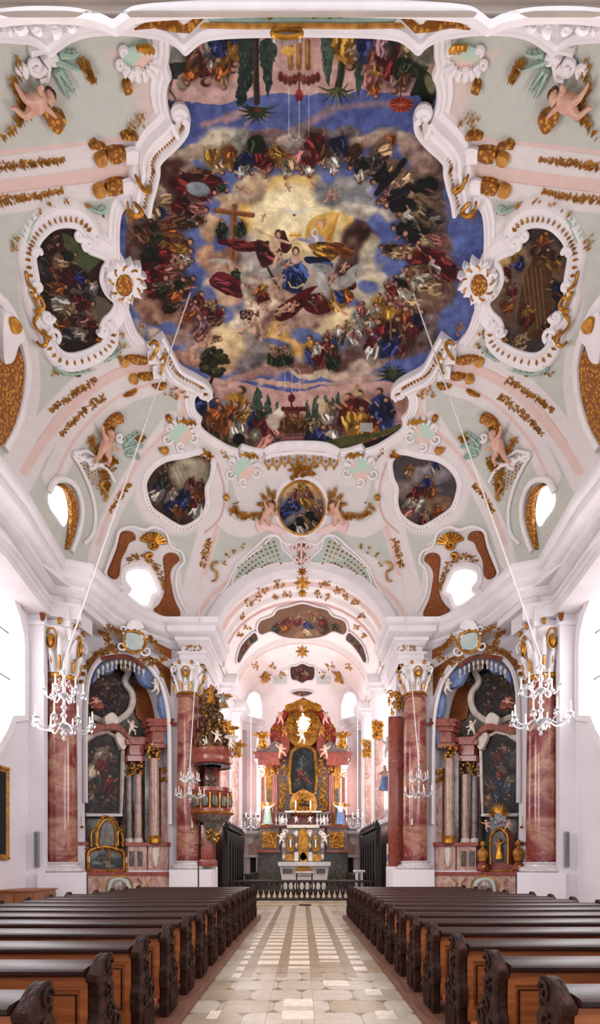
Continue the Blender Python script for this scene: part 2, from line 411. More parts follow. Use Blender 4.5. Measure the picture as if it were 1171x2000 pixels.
class Canvas:
    def __init__(s, u0, v0, u1, v1, res, base, seed=1):
        s.u0, s.v0, s.res = u0, v0, res
        s.w = int((u1 - u0) / res) + 1; s.h = int((v1 - v0) / res) + 1
        s.U, s.V = np.meshgrid(u0 + np.arange(s.w) * res, v0 + np.arange(s.h) * res)
        s.c = np.empty((s.h, s.w, 3)); s.c[:] = np.array(base) / 255.0
        m = max(u1 - u0, v1 - v0)
        s.n1 = fbm(s.h, s.w, m / 45, seed) - 0.5; s.n2 = fbm(s.h, s.w, m / 45, seed + 7) - 0.5; s.n3 = fbm(s.h, s.w, m / 14, seed + 13, 3) - 0.5
        s.seed = seed; s.warp = 1.0; s.rnd = random.Random(seed)
    def _win(s, a, b, c, d):
        i0 = max(int((b - s.v0) / s.res), 0); i1 = min(int((d - s.v0) / s.res) + 2, s.h)
        j0 = max(int((a - s.u0) / s.res), 0); j1 = min(int((c - s.u0) / s.res) + 2, s.w)
        return slice(i0, i1), slice(j0, j1)
    def _mix(s, wy, wx, a, col):
        a = a[..., None]; s.c[wy, wx] = s.c[wy, wx] * (1 - a) + np.array(col) / 255.0 * a
    def blob(s, x, y, rx, ry, ang, col, soft=0.35, alpha=1.0, warp=0.0, col2=None, lx=-0.5, ly=-0.7):
        R = max(rx, ry) * 1.25 + 2; wy, wx = s._win(x - R, y - R, x + R, y + R)
        U = s.U[wy, wx]; V = s.V[wy, wx]
        if U.size == 0: return
        if warp: U = U + s.n1[wy, wx] * warp * 2 * max(rx, ry); V = V + s.n2[wy, wx] * warp * 2 * max(rx, ry)
        ca, sa = math.cos(ang), math.sin(ang); dx, dy = U - x, V - y
        p = (dx * ca + dy * sa) / rx; q = (-dx * sa + dy * ca) / ry; r = np.sqrt(p * p + q * q)
        a = np.clip((1 + soft * 0.5 - r) / max(soft, 0.02), 0, 1) * alpha
        if col2 is None: s._mix(wy, wx, a, col)
        else:
            t = np.clip(0.5 + 0.55 * ((dx * lx + dy * ly) / max(rx, ry)) + s.n3[wy, wx] * 0.8, 0, 1)[..., None]
            cc = (np.array(col2) * t + np.array(col) * (1 - t)) / 255.0; a = a[..., None]
            s.c[wy, wx] = s.c[wy, wx] * (1 - a) + cc * a
    def stroke(s, pts, w, col, alpha=1.0, soft=0.8, warp=0.0, taper=False):
        w2 = w if isinstance(w, (int, float)) else max(w)
        xs = [p[0] for p in pts]; ys = [p[1] for p in pts]; k = w2 + 3 + warp * 20
        wy, wx = s._win(min(xs) - k, min(ys) - k, max(xs) + k, max(ys) + k); U = s.U[wy, wx]; V = s.V[wy, wx]
        if U.size == 0: return
        if warp: U = U + s.n1[wy, wx] * 30 * warp; V = V + s.n2[wy, wx] * 30 * warp
        best = np.full(U.shape, -1e9); m = len(pts) - 1
        for i, ((ax, ay), (bx, by)) in enumerate(zip(pts, pts[1:])):
            vx, vy = bx - ax, by - ay; L2 = vx * vx + vy * vy + 1e-9
            t = np.clip(((U - ax) * vx + (V - ay) * vy) / L2, 0, 1)
            d = np.hypot(U - ax - t * vx, V - ay - t * vy)
            if taper: hw = w / 2 * (1 - 0.85 * (i + t) / m)
            else: hw = w / 2
            best = np.maximum(best, hw - d)
        s._mix(wy, wx, np.clip(best / soft + 0.5, 0, 1) * alpha, col)
    def inside(s, pts, U, V):
        c = np.zeros(U.shape, bool); n = len(pts); j = n - 1
        for i in range(n):
            xi, yi = pts[i][:2]; xj, yj = pts[j][:2]
            if yi != yj: c ^= ((yi > V) != (yj > V)) & (U < (xj - xi) * (V - yi) / (yj - yi) + xi)
            j = i
        return c
    def poly(s, pts, col, alpha=1.0, warp=0.0, col2=None, ang=PI / 2):
        xs = [p[0] for p in pts]; ys = [p[1] for p in pts]; k = 3 + warp * 10
        wy, wx = s._win(min(xs) - k, min(ys) - k, max(xs) + k, max(ys) + k); U = s.U[wy, wx]; V = s.V[wy, wx]
        if U.size == 0: return
        if warp: U = U + s.n3[wy, wx] * 20 * warp; V = V + s.n2[wy, wx] * 20 * warp
        a = s.inside(pts, U, V) * float(alpha)
        if col2 is None: s._mix(wy, wx, a, col)
        else:
            pr = U * math.cos(ang) + V * math.sin(ang); t = ((pr - pr.min()) / max(pr.max() - pr.min(), 1))[..., None]
            cc = (np.array(col) * (1 - t) + np.array(col2) * t) / 255.0; a = a[..., None]; s.c[wy, wx] = s.c[wy, wx] * (1 - a) + cc * a
    def cloud(s, x, y, rx, ry, ang=0.0, lo=(120, 88, 76), hi=(214, 184, 150), warp=0.35, a=0.95):
        s.blob(x, y, rx, ry, ang, lo, soft=0.35, alpha=a, warp=warp, col2=hi)
        r = s.rnd
        for k in range(5):
            t = r.uniform(0, 2 * PI); q = r.uniform(0.3, 0.75)
            dx, dy = math.cos(t) * rx * q, math.sin(t) * ry * q; ca, sa = math.cos(ang), math.sin(ang)
            s.blob(x + dx * ca - dy * sa, y + dx * sa + dy * ca, rx * 0.4, ry * 0.45, ang + r.uniform(-.5, .5), lo, 0.7, 0.6, warp, col2=hi, ly=-1.2)
    def robe(s, x, y, ln, wd, ang, col, folds=6):
        """a draped body: mass of cloth with lit and dark folds, long axis along ang"""
        r = s.rnd; ca, sa = math.cos(ang), math.sin(ang)
        def T(p, q): return (x + p * ca - q * sa, y + p * sa + q * ca)
        n = 10; out = []
        for i in range(n):
            t = 2 * PI * i / n; k = r.uniform(0.8, 1.15); out.append(T(math.cos(t) * ln / 2 * k, math.sin(t) * wd / 2 * k * (1.15 if math.cos(t) > 0 else 0.8)))
        s.poly(smooth(out, 3), [c * 0.66 for c in col])
        for i in range(folds):
            q0 = r.uniform(-0.36, 0.36) * wd; q1 = q0 * 1.25 + r.uniform(-.12, .12) * wd; p0 = r.uniform(-0.4, 0.05) * ln; p1 = p0 + r.uniform(0.25, 0.5) * ln
            m = (T(p0, q0), T((p0 + p1) / 2, (q0 + q1) / 2 + r.uniform(-.1, .1) * wd), T(p1, q1))
            f = r.choice([0.35, 0.45, 0.5, 1.0, 1.15, 1.3]); cc = [min(255, c * f + (14 if f > 1 else 0)) for c in col]
            s.stroke(m, max(wd * r.uniform(0.07, 0.17), 1.0), cc, 0.9, 1.2)
    def fig(s, x, y, h, ang, col, col2=None, skin=(182, 132, 106), hair=(74, 46, 32), pose=None):
        """a small painted figure; ang is the direction from hip to head (0 = right, -pi/2 = up)"""
        r = s.rnd; ca, sa = math.cos(ang), math.sin(ang)
        def T(p, q): return (x + (p * ca - q * sa) * h, y + (p * sa + q * ca) * h)
        sd = r.choice([-1, 1]) if pose is None else pose; c3 = col2 or col; dk = [c * .45 for c in c3]
        s.blob(*T(-.18, 0), h * .5, h * .34, ang, dk, .7, .6, .1)
        kx, ky = T(-0.62, 0.2 * sd); s.stroke([T(-0.3, 0.1 * sd), (kx, ky), T(-0.8, 0.12 * sd)], h * 0.06, [c * .8 for c in skin], .8, 1)
        cx, cyy = T(-0.28, 0.05 * sd); s.robe(cx, cyy, h * 0.72, h * 0.56, ang + PI + 0.5 * sd, c3, 9)
        cx, cyy = T(-.05, -.16 * sd); s.robe(cx, cyy, h * 0.5, h * 0.22, ang + .6 * sd, [c * .8 for c in col], 5)
        cx, cyy = T(0.06, 0); s.robe(cx, cyy, h * 0.46, h * 0.36, ang, col, 6)
        e1 = T(0.1, 0.24 * sd); e2 = T(0.22, 0.36 * sd); s.stroke([T(0.18, 0.1 * sd), e1], h * 0.11, [c * .85 for c in col], 1, 1); s.stroke([e1, e2], h * 0.055, skin, .9, 1)
        if r.random() < .5: s.stroke([T(0.0, -0.2 * sd), T(0.1, -0.3 * sd)], h * 0.055, [c * 0.8 for c in skin], .9, 1)
        hx, hy = T(0.35, 0.01); s.blob(hx, hy, h * 0.085, h * 0.1, ang, hair, 0.4)
        hx, hy = T(0.335, 0.03 * sd); s.blob(hx, hy, h * 0.06, h * 0.072, ang, [c * .85 for c in skin], 0.5, 1, 0, col2=[min(255, c * 1.12) for c in skin])
    def putto(s, x, y, h, ang, skin=(214, 164, 134)):
        r = s.rnd; ca, sa = math.cos(ang), math.sin(ang)
        def T(p, q): return (x + (p * ca - q * sa) * h, y + (p * sa + q * ca) * h)
        d = [c * 0.72 for c in skin]
        s.stroke([T(-0.1, 0.08), T(-0.35, 0.2), T(-0.5, 0.05)], h * 0.16, d, 1, 1); s.stroke([T(-0.1, -0.06), T(-0.4, -0.12), T(-0.55, -0.25)], h * 0.15, skin, 1, 1)
        s.stroke([T(0.2, 0.1), T(0.2, 0.35), T(0.4, 0.42)], h * 0.11, skin, 1, 1); s.stroke([T(0.2, -0.1), T(0.1, -0.35)], h * 0.11, d, 1, 1)
        s.blob(*T(0.05, 0), h * 0.26, h * 0.17, ang, d, 0.4, 1, 0, col2=skin); s.blob(*T(0.42, 0), h * 0.15, h * 0.14, ang, d, 0.3, 1, 0, col2=skin)
    def grain(s, k=0.03, seed=5):
        r = np.random.RandomState(seed); s.c += (r.rand(s.h, s.w, 1) - 0.5) * k + s.n3[..., None] * k * 1.5
        np.clip(s.c, 0, 1, out=s.c)

def ellv(U, V, yc=YC, a=EA, l=EL, c=EC, zb=ZB):
    u = (U - CX) / F; w = (CY - V) / F; z0 = CH - zb
    A = (u / a) ** 2 + (1 / l) ** 2 + (w / c) ** 2; B = 2 * (-yc / l ** 2 + w * z0 / c ** 2); K = (yc / l) ** 2 + (z0 / c) ** 2 - 1
    D = np.maximum(B * B - 4 * A * K, 0); t = (-B + np.sqrt(D)) / (2 * A)
    p = np.stack([u * t, t, CH + w * t], -1)
    n = -np.stack([p[..., 0] / a ** 2, (p[..., 1] - yc) / l ** 2, (p[..., 2] - zb) / c ** 2], -1)
    return p, n / np.linalg.norm(n, axis=-1, keepdims=True)
def barrelv(U, V):
    u = (U - CX) / F; w = (CY - V) / F; z0 = CH - ZB
    A = (u / BA) ** 2 + (w / BC) ** 2; B = 2 * w * z0 / BC ** 2; K = (z0 / BC) ** 2 - 1
    t = (-B + np.sqrt(np.maximum(B * B - 4 * A * K, 0))) / (2 * np.maximum(A, 1e-9))
    p = np.stack([u * t, t, CH + w * t], -1); n = -np.stack([p[..., 0] / BA ** 2, p[..., 1] * 0, (p[..., 2] - ZB) / BC ** 2], -1)
    n /= np.linalg.norm(n, axis=-1, keepdims=True)
    p2, n2 = ellv(U, V, 27.5, BA, 4.6, BC, ZB); m = (t > 27.5)[..., None]
    return np.where(m, p2, p), np.where(m, n2, n)
def planev(p0, nn):
    p0 = np.array(p0, float); nn = np.array(Vector(nn).normalized()); o = np.array((0, 0, CH))
    def h(U, V):
        d = np.stack([(U - CX) / F, np.ones_like(U), (CY - V) / F], -1); t = ((p0 - o) @ nn) / (d @ nn)
        return o + d * t[..., None], np.broadcast_to(nn, d.shape)
    return h
def painted(name, cv, hitv, off, m, outline=None, keep=None, parent=None, thick=0.0, **kw):
    """dense mesh of one painted surface; each vertex carries its own paint"""
    U, V = cv.U, cv.V; p, n = hitv(U, V); p = p + n * off
    ins = np.ones(U.shape, bool) if outline is None else cv.inside(outline, U, V)
    if keep is not None: ins &= keep(p)
    fm = ins[:-1, :-1] & ins[1:, :-1] & ins[:-1, 1:] & ins[1:, 1:]
    idx = np.arange(U.size).reshape(U.shape)
    q = np.stack([idx[:-1, :-1][fm], idx[1:, :-1][fm], idx[1:, 1:][fm], idx[:-1, 1:][fm]], -1)
    used, inv = np.unique(q, return_inverse=True); inv = inv.reshape(q.shape)
    base = ORG.get(parent, Vector((0, 0, 0))) if parent is not None else Vector((0, 0, 0))
    co = p.reshape(-1, 3)[used] - np.array(base)
    me = bpy.data.meshes.new(name); me.vertices.add(len(used)); me.vertices.foreach_set('co', co.ravel().astype(np.float32))
    me.loops.add(q.size); me.loops.foreach_set('vertex_index', inv.ravel().astype(np.int32))
    me.polygons.add(len(q)); me.polygons.foreach_set('loop_start', np.arange(0, q.size, 4, dtype=np.int32))
    me.update(calc_edges=True); me.polygons.foreach_set('use_smooth', np.ones(len(q), bool))
    srgb = cv.c.reshape(-1, 3)[used] if not kw.get('rich') else (lambda q: np.clip(q * .84 + q.mean(1, keepdims=True) * .16, .03, 1))((cv.c.reshape(-1, 3)[used] - .42) * 1.14 + .385); l = np.where(srgb <= 0.04045, srgb / 12.92, ((srgb + 0.055) / 1.055) ** 2.4)
    at = me.color_attributes.new('paint', 'FLOAT_COLOR', 'POINT'); at.data.foreach_set('color', np.concatenate([l, np.ones((len(l), 1))], 1).ravel().astype(np.float32))
    o = bpy.data.objects.new(name, me); C.objects.link(o); me.materials.append(M[m]); ORG[o] = base
    if parent is not None: o.parent = parent; KIDS.setdefault(parent, []).append(o)
    return tags(o, kw.get('label'), kw.get('cat'), kw.get('group'), kw.get('kind'))

# ---------------------------------------------------------------- the room
def mirrored(mb):
    r = MB(); r.v = [(-x, y, z) for x, y, z in mb.v]; r.f = [tuple(reversed(f)) for f in mb.f]; return r
def both(mb, name, m, **kw):
    struct(mb, name.replace('SIDE', 'left'), m, **kw); struct(mirrored(mb), name.replace('SIDE', 'right'), m, **kw)

# floor: stone aisle with pale and honey slabs
def floor_mat():
    m, nt, N, L, b = _nt('stone_floor')
    def math_(op, a, b_=None):
        n = N.new('ShaderNodeMath'); n.operation = op
        for i, q in enumerate((a, b_)):
            if q is None: continue
            if isinstance(q, (int, float)): n.inputs[i].default_value = q
            else: L.new(q, n.inputs[i])
        return n.outputs[0]
    tc = N.new('ShaderNodeTexCoord'); sp = N.new('ShaderNodeSeparateXYZ'); L.new(tc.outputs['Object'], sp.inputs[0])
    X, Y = sp.outputs[0], sp.outputs[1]
    nz = N.new('ShaderNodeTexNoise'); nz.inputs['Scale'].default_value = 1.3; nz.inputs['Detail'].default_value = 6; L.new(tc.outputs['Object'], nz.inputs['Vector'])
    def ramp(cols, src, a=0.3, b_=0.7):
        r = N.new('ShaderNodeValToRGB'); e = r.color_ramp.elements; e[0].position = a; e[1].position = b_
        e[0].color = (*lin(cols[0]), 1); e[1].color = (*lin(cols[1]), 1); L.new(src, r.inputs[0]); return r.outputs[0]
    def mix(f_, a, b_):
        n = N.new('ShaderNodeMixRGB')
        if isinstance(f_, (int, float)): n.inputs[0].default_value = f_
        else: L.new(f_, n.inputs[0])
        L.new(a, n.inputs[1])
        if isinstance(b_, tuple): n.inputs[2].default_value = (*lin(b_), 1)
        else: L.new(b_, n.inputs[2])
        return n.outputs[0]
    pale = ramp([(232, 214, 190), (244, 232, 214)], nz.outputs[0]); brown = ramp([(122, 100, 72), (152, 132, 102)], nz.outputs[0]); mid = ramp([(172, 152, 126), (200, 184, 162)], nz.outputs[0])
    PX, PY = 0.5, 0.48
    xs = math_('ADD', math_('DIVIDE', X, PX), 0.42); ys = math_('DIVIDE', Y, PY)
    ix = math_('FLOOR', xs); iy = math_('FLOOR', ys); fx = math_('FRACT', xs); fy = math_('FRACT', ys)
    wn = N.new('ShaderNodeTexWhiteNoise'); cb = N.new('ShaderNodeCombineXYZ'); L.new(ix, cb.inputs[0]); L.new(iy, cb.inputs[1]); L.new(cb.outputs[0], wn.inputs['Vector'])
    inx = math_('MULTIPLY', math_('LESS_THAN', fx, 0.68), math_('LESS_THAN', fy, 0.64))
    far = math_('GREATER_THAN', math_('ADD', Y, math_('MULTIPLY', wn.outputs['Value'], 1.2)), 8.4)
    some = math_('MAXIMUM', far, math_('GREATER_THAN', wn.outputs['Value'], 0.74))
    mid_x = math_('LESS_THAN', math_('ABSOLUTE', X), 0.99)
    ispale = math_('MULTIPLY', math_('MULTIPLY', inx, some), mid_x)
    isbrown = math_('MULTIPLY', math_('MULTIPLY', math_('GREATER_THAN', fx, 0.68), math_('GREATER_THAN', Y, 7.2)), mid_x)
    # near field: large hexagonal slabs in greyed tones
    PX2, PY2 = 0.62, 0.5
    ys2 = math_('DIVIDE', Y, PY2); iy2 = math_('FLOOR', ys2); xs2 = math_('ADD', math_('DIVIDE', X, PX2), math_('MULTIPLY', math_('FLOORED_MODULO', iy2, 2.0), 0.5)); ix2 = math_('FLOOR', xs2)
    fx2 = math_('SUBTRACT', math_('FRACT', xs2), 0.5); fy2 = math_('SUBTRACT', math_('FRACT', ys2), 0.5)
    w2 = N.new('ShaderNodeTexWhiteNoise'); c2 = N.new('ShaderNodeCombineXYZ'); L.new(ix2, c2.inputs[0]); L.new(iy2, c2.inputs[1]); L.new(c2.outputs[0], w2.inputs['Vector'])
    slab = ramp([(162, 140, 112), (212, 202, 190)], w2.outputs['Value'], 0.1, 0.8)
    slab = mix(0.45, slab, mid)
    hexc = math_('GREATER_THAN', math_('ADD', math_('ABSOLUTE', fx2), math_('MULTIPLY', math_('ABSOLUTE', fy2), 0.5)), 0.62)
    slab = mix(hexc, slab, brown)
    jt2 = math_('MAXIMUM', math_('GREATER_THAN', math_('ABSOLUTE', fx2), 0.49), math_('GREATER_THAN', math_('ABSOLUTE', fy2), 0.485))
    slab = mix(math_('MULTIPLY', jt2, 0.5), slab, (108, 92, 74))
    jt1 = math_('MULTIPLY', mid_x, math_('MAXIMUM', math_('LESS_THAN', math_('ABSOLUTE', math_('SUBTRACT', fx, 0.68)), 0.014), math_('LESS_THAN', math_('ABSOLUTE', math_('SUBTRACT', fy, 0.64)), 0.014)))
    gap = math_('MULTIPLY', mid_x, math_('GREATER_THAN', Y, 7.9)); m3_ = mix(ispale, mix(math_('MULTIPLY', isbrown, .55), mix(math_('MULTIPLY', gap, .75), slab, (166, 146, 116)), brown), pale); m3_ = mix(math_('MULTIPLY', jt1, 0.35), m3_, (116, 98, 76))
    nz3 = N.new('ShaderNodeTexNoise'); nz3.inputs['Scale'].default_value = 9; nz3.inputs['Detail'].default_value = 5; L.new(tc.outputs['Object'], nz3.inputs['Vector'])
    dirt = math_('MULTIPLY', math_('GREATER_THAN', nz3.outputs[0], 0.5), 0.12); m3_ = mix(dirt, m3_, (110, 92, 70))
    m3 = N.new('ShaderNodeMixRGB'); m3.inputs[0].default_value = 0; L.new(m3_, m3.inputs[1])
    L.new(m3.outputs[0], b.inputs['Base Color']); b.inputs['Roughness'].default_value = 0.32
    return m
M['floor'] = floor_mat()
f = MB(); f.box(-8.2, 8.2, -1, 19.9, -0.2, 0); struct(f, 'floor', 'floor', sm=False)
M['marble_step'] = mat('worn_stone_step', (176, 158, 128), (200, 184, 154), 2.5, 0.4)
f = MB(); f.box(-3.6, 3.6, 20.1, 33.5, -0.2, 0.16); f.box(-3.6, 3.6, 19.9, 20.1, -0.2, 0.16); struct(f, 'floor_chancel', 'marble_step', sm=False)
f = MB(); f.bbox(-2.2, 2.2, 19.45, 19.9, 0, 0.08, 0.015); struct(f, 'trim_1', 'marble_step')

def wall_with_hole(mb, A, B, z0, z1, holes, th=0.35, back=True):
    """vertical slab from plan point A to B; holes are (s, z) outlines; thickness goes outward (left of travel)"""
    A = Vector((A[0], A[1])); B = Vector((B[0], B[1])); d = (B - A); Lh = d.length; d.normalize(); n = Vector((d.y, -d.x))
    outer = [(0, z0), (Lh, z0), (Lh, z1), (0, z1)]
    loops = [outer] + holes
    flat = [p for l in loops for p in l]; tris = tessellate_polygon([[Vector((a, b, 0)) for a, b in l] for l in loops])
    vs = []
    for off in (0, -th):
        for (s_, z) in flat: q = A + d * s_ + n * off; vs.append((q.x, q.y, z))
    N_ = len(flat); fs = [tuple(t) for t in tris] + [tuple(i + N_ for i in reversed(t)) for t in tris]
    k = 0
    for l in loops:
        for i in range(len(l)): j = (i + 1) % len(l); fs.append((k + i, k + j, N_ + k + j, N_ + k + i))
        k += len(l)
    mb.add(vs, fs)

# nave side wall with the tall window (arched head, scalloped sill)
WX = -7.7
def win_outline(yc, hw, zt, zb, zs):
    pts = []
    for i in range(13):
        a = PI * i / 12; pts.append((yc + hw * math.cos(a), zt - hw * 0.75 + hw * 0.75 * math.sin(a)))
    pts += [(yc - hw, zs + 0.6), (yc - hw, zs), (yc - hw * 0.72, zs - 0.18), (yc - hw * 0.6, zs - 0.6), (yc - hw * 0.35, zb + 0.1), (yc, zb), (yc + hw * 0.35, zb + 0.1), (yc + hw * 0.6, zs - 0.6), (yc + hw * 0.72, zs - 0.18), (yc + hw, zs), (yc + hw, zs + 0.6)]
    return pts
W1 = win_outline(12.1, 2.05, 9.1, 4.35, 5.7); W2 = win_outline(5.5, 2.15, 9.1, 4.35, 5.7)
mb = MB(); wall_with_hole(mb, (WX, 0), (WX, 14.6), 0, 10.2, [W1, W2], 0.5)
both(mb, 'wall_SIDE', 'wall', sm=False)
nwin = 0
for (yc, wo) in ((12.1, W1), (5.5, W2)):
    for s in (-1, 1):
        nwin += 1
        mb = MB(); x = s * 8.12
        mb.add([(x, a, b) for a, b in wo], [tuple(range(len(wo)))]); o = struct(mb, 'window_%d' % nwin, 'pane', sm=False)
        mb = MB()
        for k in range(1, 4): mb.tube([(s * 8.08, yc - 2.1, 4.2 + k * 1.25), (s * 8.08, yc + 2.1, 4.2 + k * 1.25)], 0.022, 5)
        for k in (-1, 0, 1): mb.tube([(s * 8.08, yc + k * 1.05, 4.6 + abs(k) * 0.5), (s * 8.08, yc + k * 1.05, 9.0 - 0.35 * abs(k))], 0.022, 5)
        mb.build('glazing_bars', 'lead', o)
# raised plaster border of the window, and the pilaster strip beside it
mb = MB()
bd = [(p[0], p[1]) for p in W1]; pts = [Vector((WX, a, b)) for a, b in bd]; m_ = len(pts)
sd = [];
for i in range(m_):
    t = (pts[(i + 1) % m_] - pts[i - 1]).normalized(); sd.append(t.cross(Vector((1, 0, 0))))
mb.sweep(pts, sd, [Vector((1, 0, 0))] * m_, [(0.0, 0.0), (0.0, 0.06), (0.16, 0.09), (0.2, 0.04), (0.22, 0.0)], closed=True)
both(mb, 'trim_window_SIDE', 'stucco')
mb = MB(); mb.box(-7.75, -7.25, 14.4, 14.62, 0, 8.75); mb.box(-7.75, -7.2, 14.34, 14.62, 8.3, 8.42); mb.box(-7.75, -7.16, 14.3, 14.62, 8.62, 8.75); mb.box(-8.1, -7.64, 14.6, 16.4, 0, 10)
both(mb, 'wall_pilaster_SIDE', 'wall', sm=False)

# diagonal wall with the side-altar niche
DA = Vector((-7.25, 15.95)); DB = Vector((-4.45, 18.45)); DD = (DB - DA).normalized(); DN = Vector((DD.y, -DD.x))
def dplane(off): q = DA + DN * off; return plane((q.x, q.y, 0), (DN.x, DN.y, 0))
hitD = dplane(0)
NICHE = smooth([(166, 1700), (165, 1500), (166, 1380), (172, 1325), (188, 1294), (212, 1279), (240, 1275), (268, 1284), (294, 1306), (315, 1340), (327, 1385), (331, 1440), (332, 1560), (333, 1700)], 3, closed=False)
def dsz(u, v): p, _ = hitD(u, v); return ((Vector((p.x, p.y)) - DA).dot(DD), p.z)
hole = [dsz(u, v) for u, v in NICHE]
mb = MB(); wall_with_hole(mb, DA, DB, 0, 9.0, [hole], 1.25)
q1 = DA - DN * 1.2; q2 = DB - DN * 1.2
mb.add([(q1.x, q1.y, 0), (q2.x, q2.y, 0), (q2.x, q2.y, 9), (q1.x, q1.y, 9)], [(0, 1, 2, 3)])
both(mb, 'wall_niche_SIDE', 'wall')

# pier between niche and chancel, chancel walls
mb = MB(); mb.box(-4.55, -3.45, 18.75, 19.9, 0, 9.0); mb.box(-4.5, -3.4, 18.2, 19.9, 8.62, 9.15)
both(mb, 'wall_pier_SIDE', 'wall', sm=False)

FRZ = [(-6.75, 0.0), (-6.78, 11.7), (-7.0, 13.4), (-7.12, 14.45), (-6.35, 14.75), (-6.2, 15.6), (-6.1, 16.2), (-5.8, 16.9), (-5.35, 17.55), (-4.75, 18.15), (-4.3, 18.4), (-4.22, 17.95), (-3.42, 17.95), (-3.4, 20.0), (-3.4, 22.75)]
CORN = [(-0.9, 9.18), (0.03, 9.2), (0.1, 9.24), (0.14, 9.32), (0.2, 9.36), (0.22, 9.46), (0.42, 9.54), (0.46, 9.6), (0.46, 9.74), (0.54, 9.78), (0.6, 9.9), (0.6, 9.98), (0.45, 10.03), (-0.9, 10.06)]
ARCHI = [(-0.9, 8.6), (0.02, 8.6), (0.02, 8.74), (0.06, 8.78), (0.06, 8.9), (0.12, 8.94), (0.13, 9.0), (0.0, 9.02), (0.0, 9.2), (-0.9, 9.2)]
mb = MB(); mb.plan(FRZ[:-1], CORN); both(mb, 'trim_cornice_SIDE', 'white')
mb = MB(); mb.plan(FRZ[:5], ARCHI); mb.plan(FRZ[9:-1], ARCHI); both(mb, 'trim_architrave_SIDE', 'white')
mb = MB()
mb.plan([(a, b) for a, b in FRZ[4:10]], [(-0.9, 8.98), (0.0, 9.0), (0.0, 9.2), (-0.9, 9.2)])
both(mb, 'trim_frieze_SIDE', 'white')

# chancel side walls with two bright window bays and pillars
def arch_hole(yc, hw, z0, zt):
    return [(yc - hw, z0), (yc + hw, z0)] + [(yc + hw * math.cos(PI * i / 10), zt - hw * 0.8 + hw * 0.8 * math.sin(PI * i / 10)) for i in range(11)]
mb = MB(); wall_with_hole(mb, (-3.75, 19.9), (-3.75, 29.0), 0, 10.1, [[(s_ - 19.9, z) for s_, z in arch_hole(y, 0.95, 4.0, 9.3)] for y in (21.9, 25.4)] , 0.3)
wall_with_hole(mb, (-3.75, 29.0), (-1.9, 32.2), 0, 10.1, [[(s_, z) for s_, z in arch_hole(1.75, 1.45, 4.2, 9.4)]], 0.3)
wall_with_hole(mb, (-1.95, 32.2), (0.0, 32.6), 0, 10.1, [], 0.3)
both(mb, 'wall_chancel_SIDE', 'white', sm=False)
for s in (-1, 1):
    for (y, hw, z0, zt) in ((21.9, 0.95, 4.0, 9.3), (25.4, 0.95, 4.0, 9.3)):
        nwin += 1; mb = MB(); mb.add([(s * 3.98, a, b) for a, b in arch_hole(y, hw, z0, zt)], [tuple(range(13))]); struct(mb, 'window_%d' % nwin, 'pane', sm=False)
    nwin += 1; A_ = Vector((-3.75, 29.0)); D_ = (Vector((-1.9, 32.2)) - A_).normalized(); N_ = Vector((D_.y, -D_.x)); mb = MB()
    mb.add([(-s * (A_ + D_ * a - N_ * 0.24).x, (A_ + D_ * a - N_ * 0.24).y, b) for a, b in arch_hole(1.75, 1.45, 4.2, 9.4)], [tuple(range(13))]); struct(mb, 'window_%d' % nwin, 'pane', sm=False)
# chancel entablature blocks on pillars
CCAP = [(-0.3, 9.1), (0.04, 9.12), (0.06, 9.25), (0.14, 9.3), (0.16, 9.42), (0.3, 9.5), (0.32, 9.62), (0.38, 9.7), (0.38, 9.86), (-0.3, 9.9)]
mb = MB()
mb.plan([(-3.75, 19.9), (-3.75, 22.6), (-3.2, 22.6), (-3.2, 23.6), (-3.75, 23.6), (-3.75, 26.2), (-3.15, 26.2), (-3.15, 27.2), (-3.75, 27.2), (-3.75, 28.6), (-3.1, 28.9), (-2.6, 29.6), (-3.0, 30.1), (-2.1, 31.9), (0, 32.3)], CCAP)
both(mb, 'trim_chancel_cornice_SIDE', 'white')
mb = MB(); mb.box(-3.8, -3.2, 22.6, 23.6, 0.16, 9.2); mb.box(-3.8, -3.15, 26.2, 27.2, 0.16, 9.2)
wall_with_hole(mb, (-3.1, 28.9), (-2.6, 29.6), 0.16, 9.2, [], 0.5)
both(mb, 'wall_chancel_pillars_SIDE', 'white', sm=False)
# gallery ledge running round the chancel, with its marble dado below
LEDGE = [(-0.4, 3.1), (0.05, 3.12), (0.12, 3.2), (0.26, 3.27), (0.3, 3.38), (0.3, 3.46), (-0.4, 3.48)]
mb = MB(); mb.plan([(-3.7, 19.9), (-3.5, 24.0), (-3.35, 27.5), (-3.25, 28.75), (-2.3, 28.95)], LEDGE); both(mb, 'trim_gallery_ledge_SIDE', 'white')
mb = MB(); wall_with_hole(mb, (-3.8, 29.0), (-2.3, 29.0), 0.16, 3.12, [[(0.5, 0.17), (1.22, 0.17), (1.22, 1.95), (0.5, 1.95)]], 0.2)
both(mb, 'wall_apse_lower_SIDE', 'pink_marble', sm=False)
mb = MB(); wall_with_hole(mb, (-3.55, 19.9), (-3.45, 29.0), 0.16, 3.12, [], 0.2)
both(mb, 'wall_chancel_lower_SIDE', 'pink_marble', sm=False)
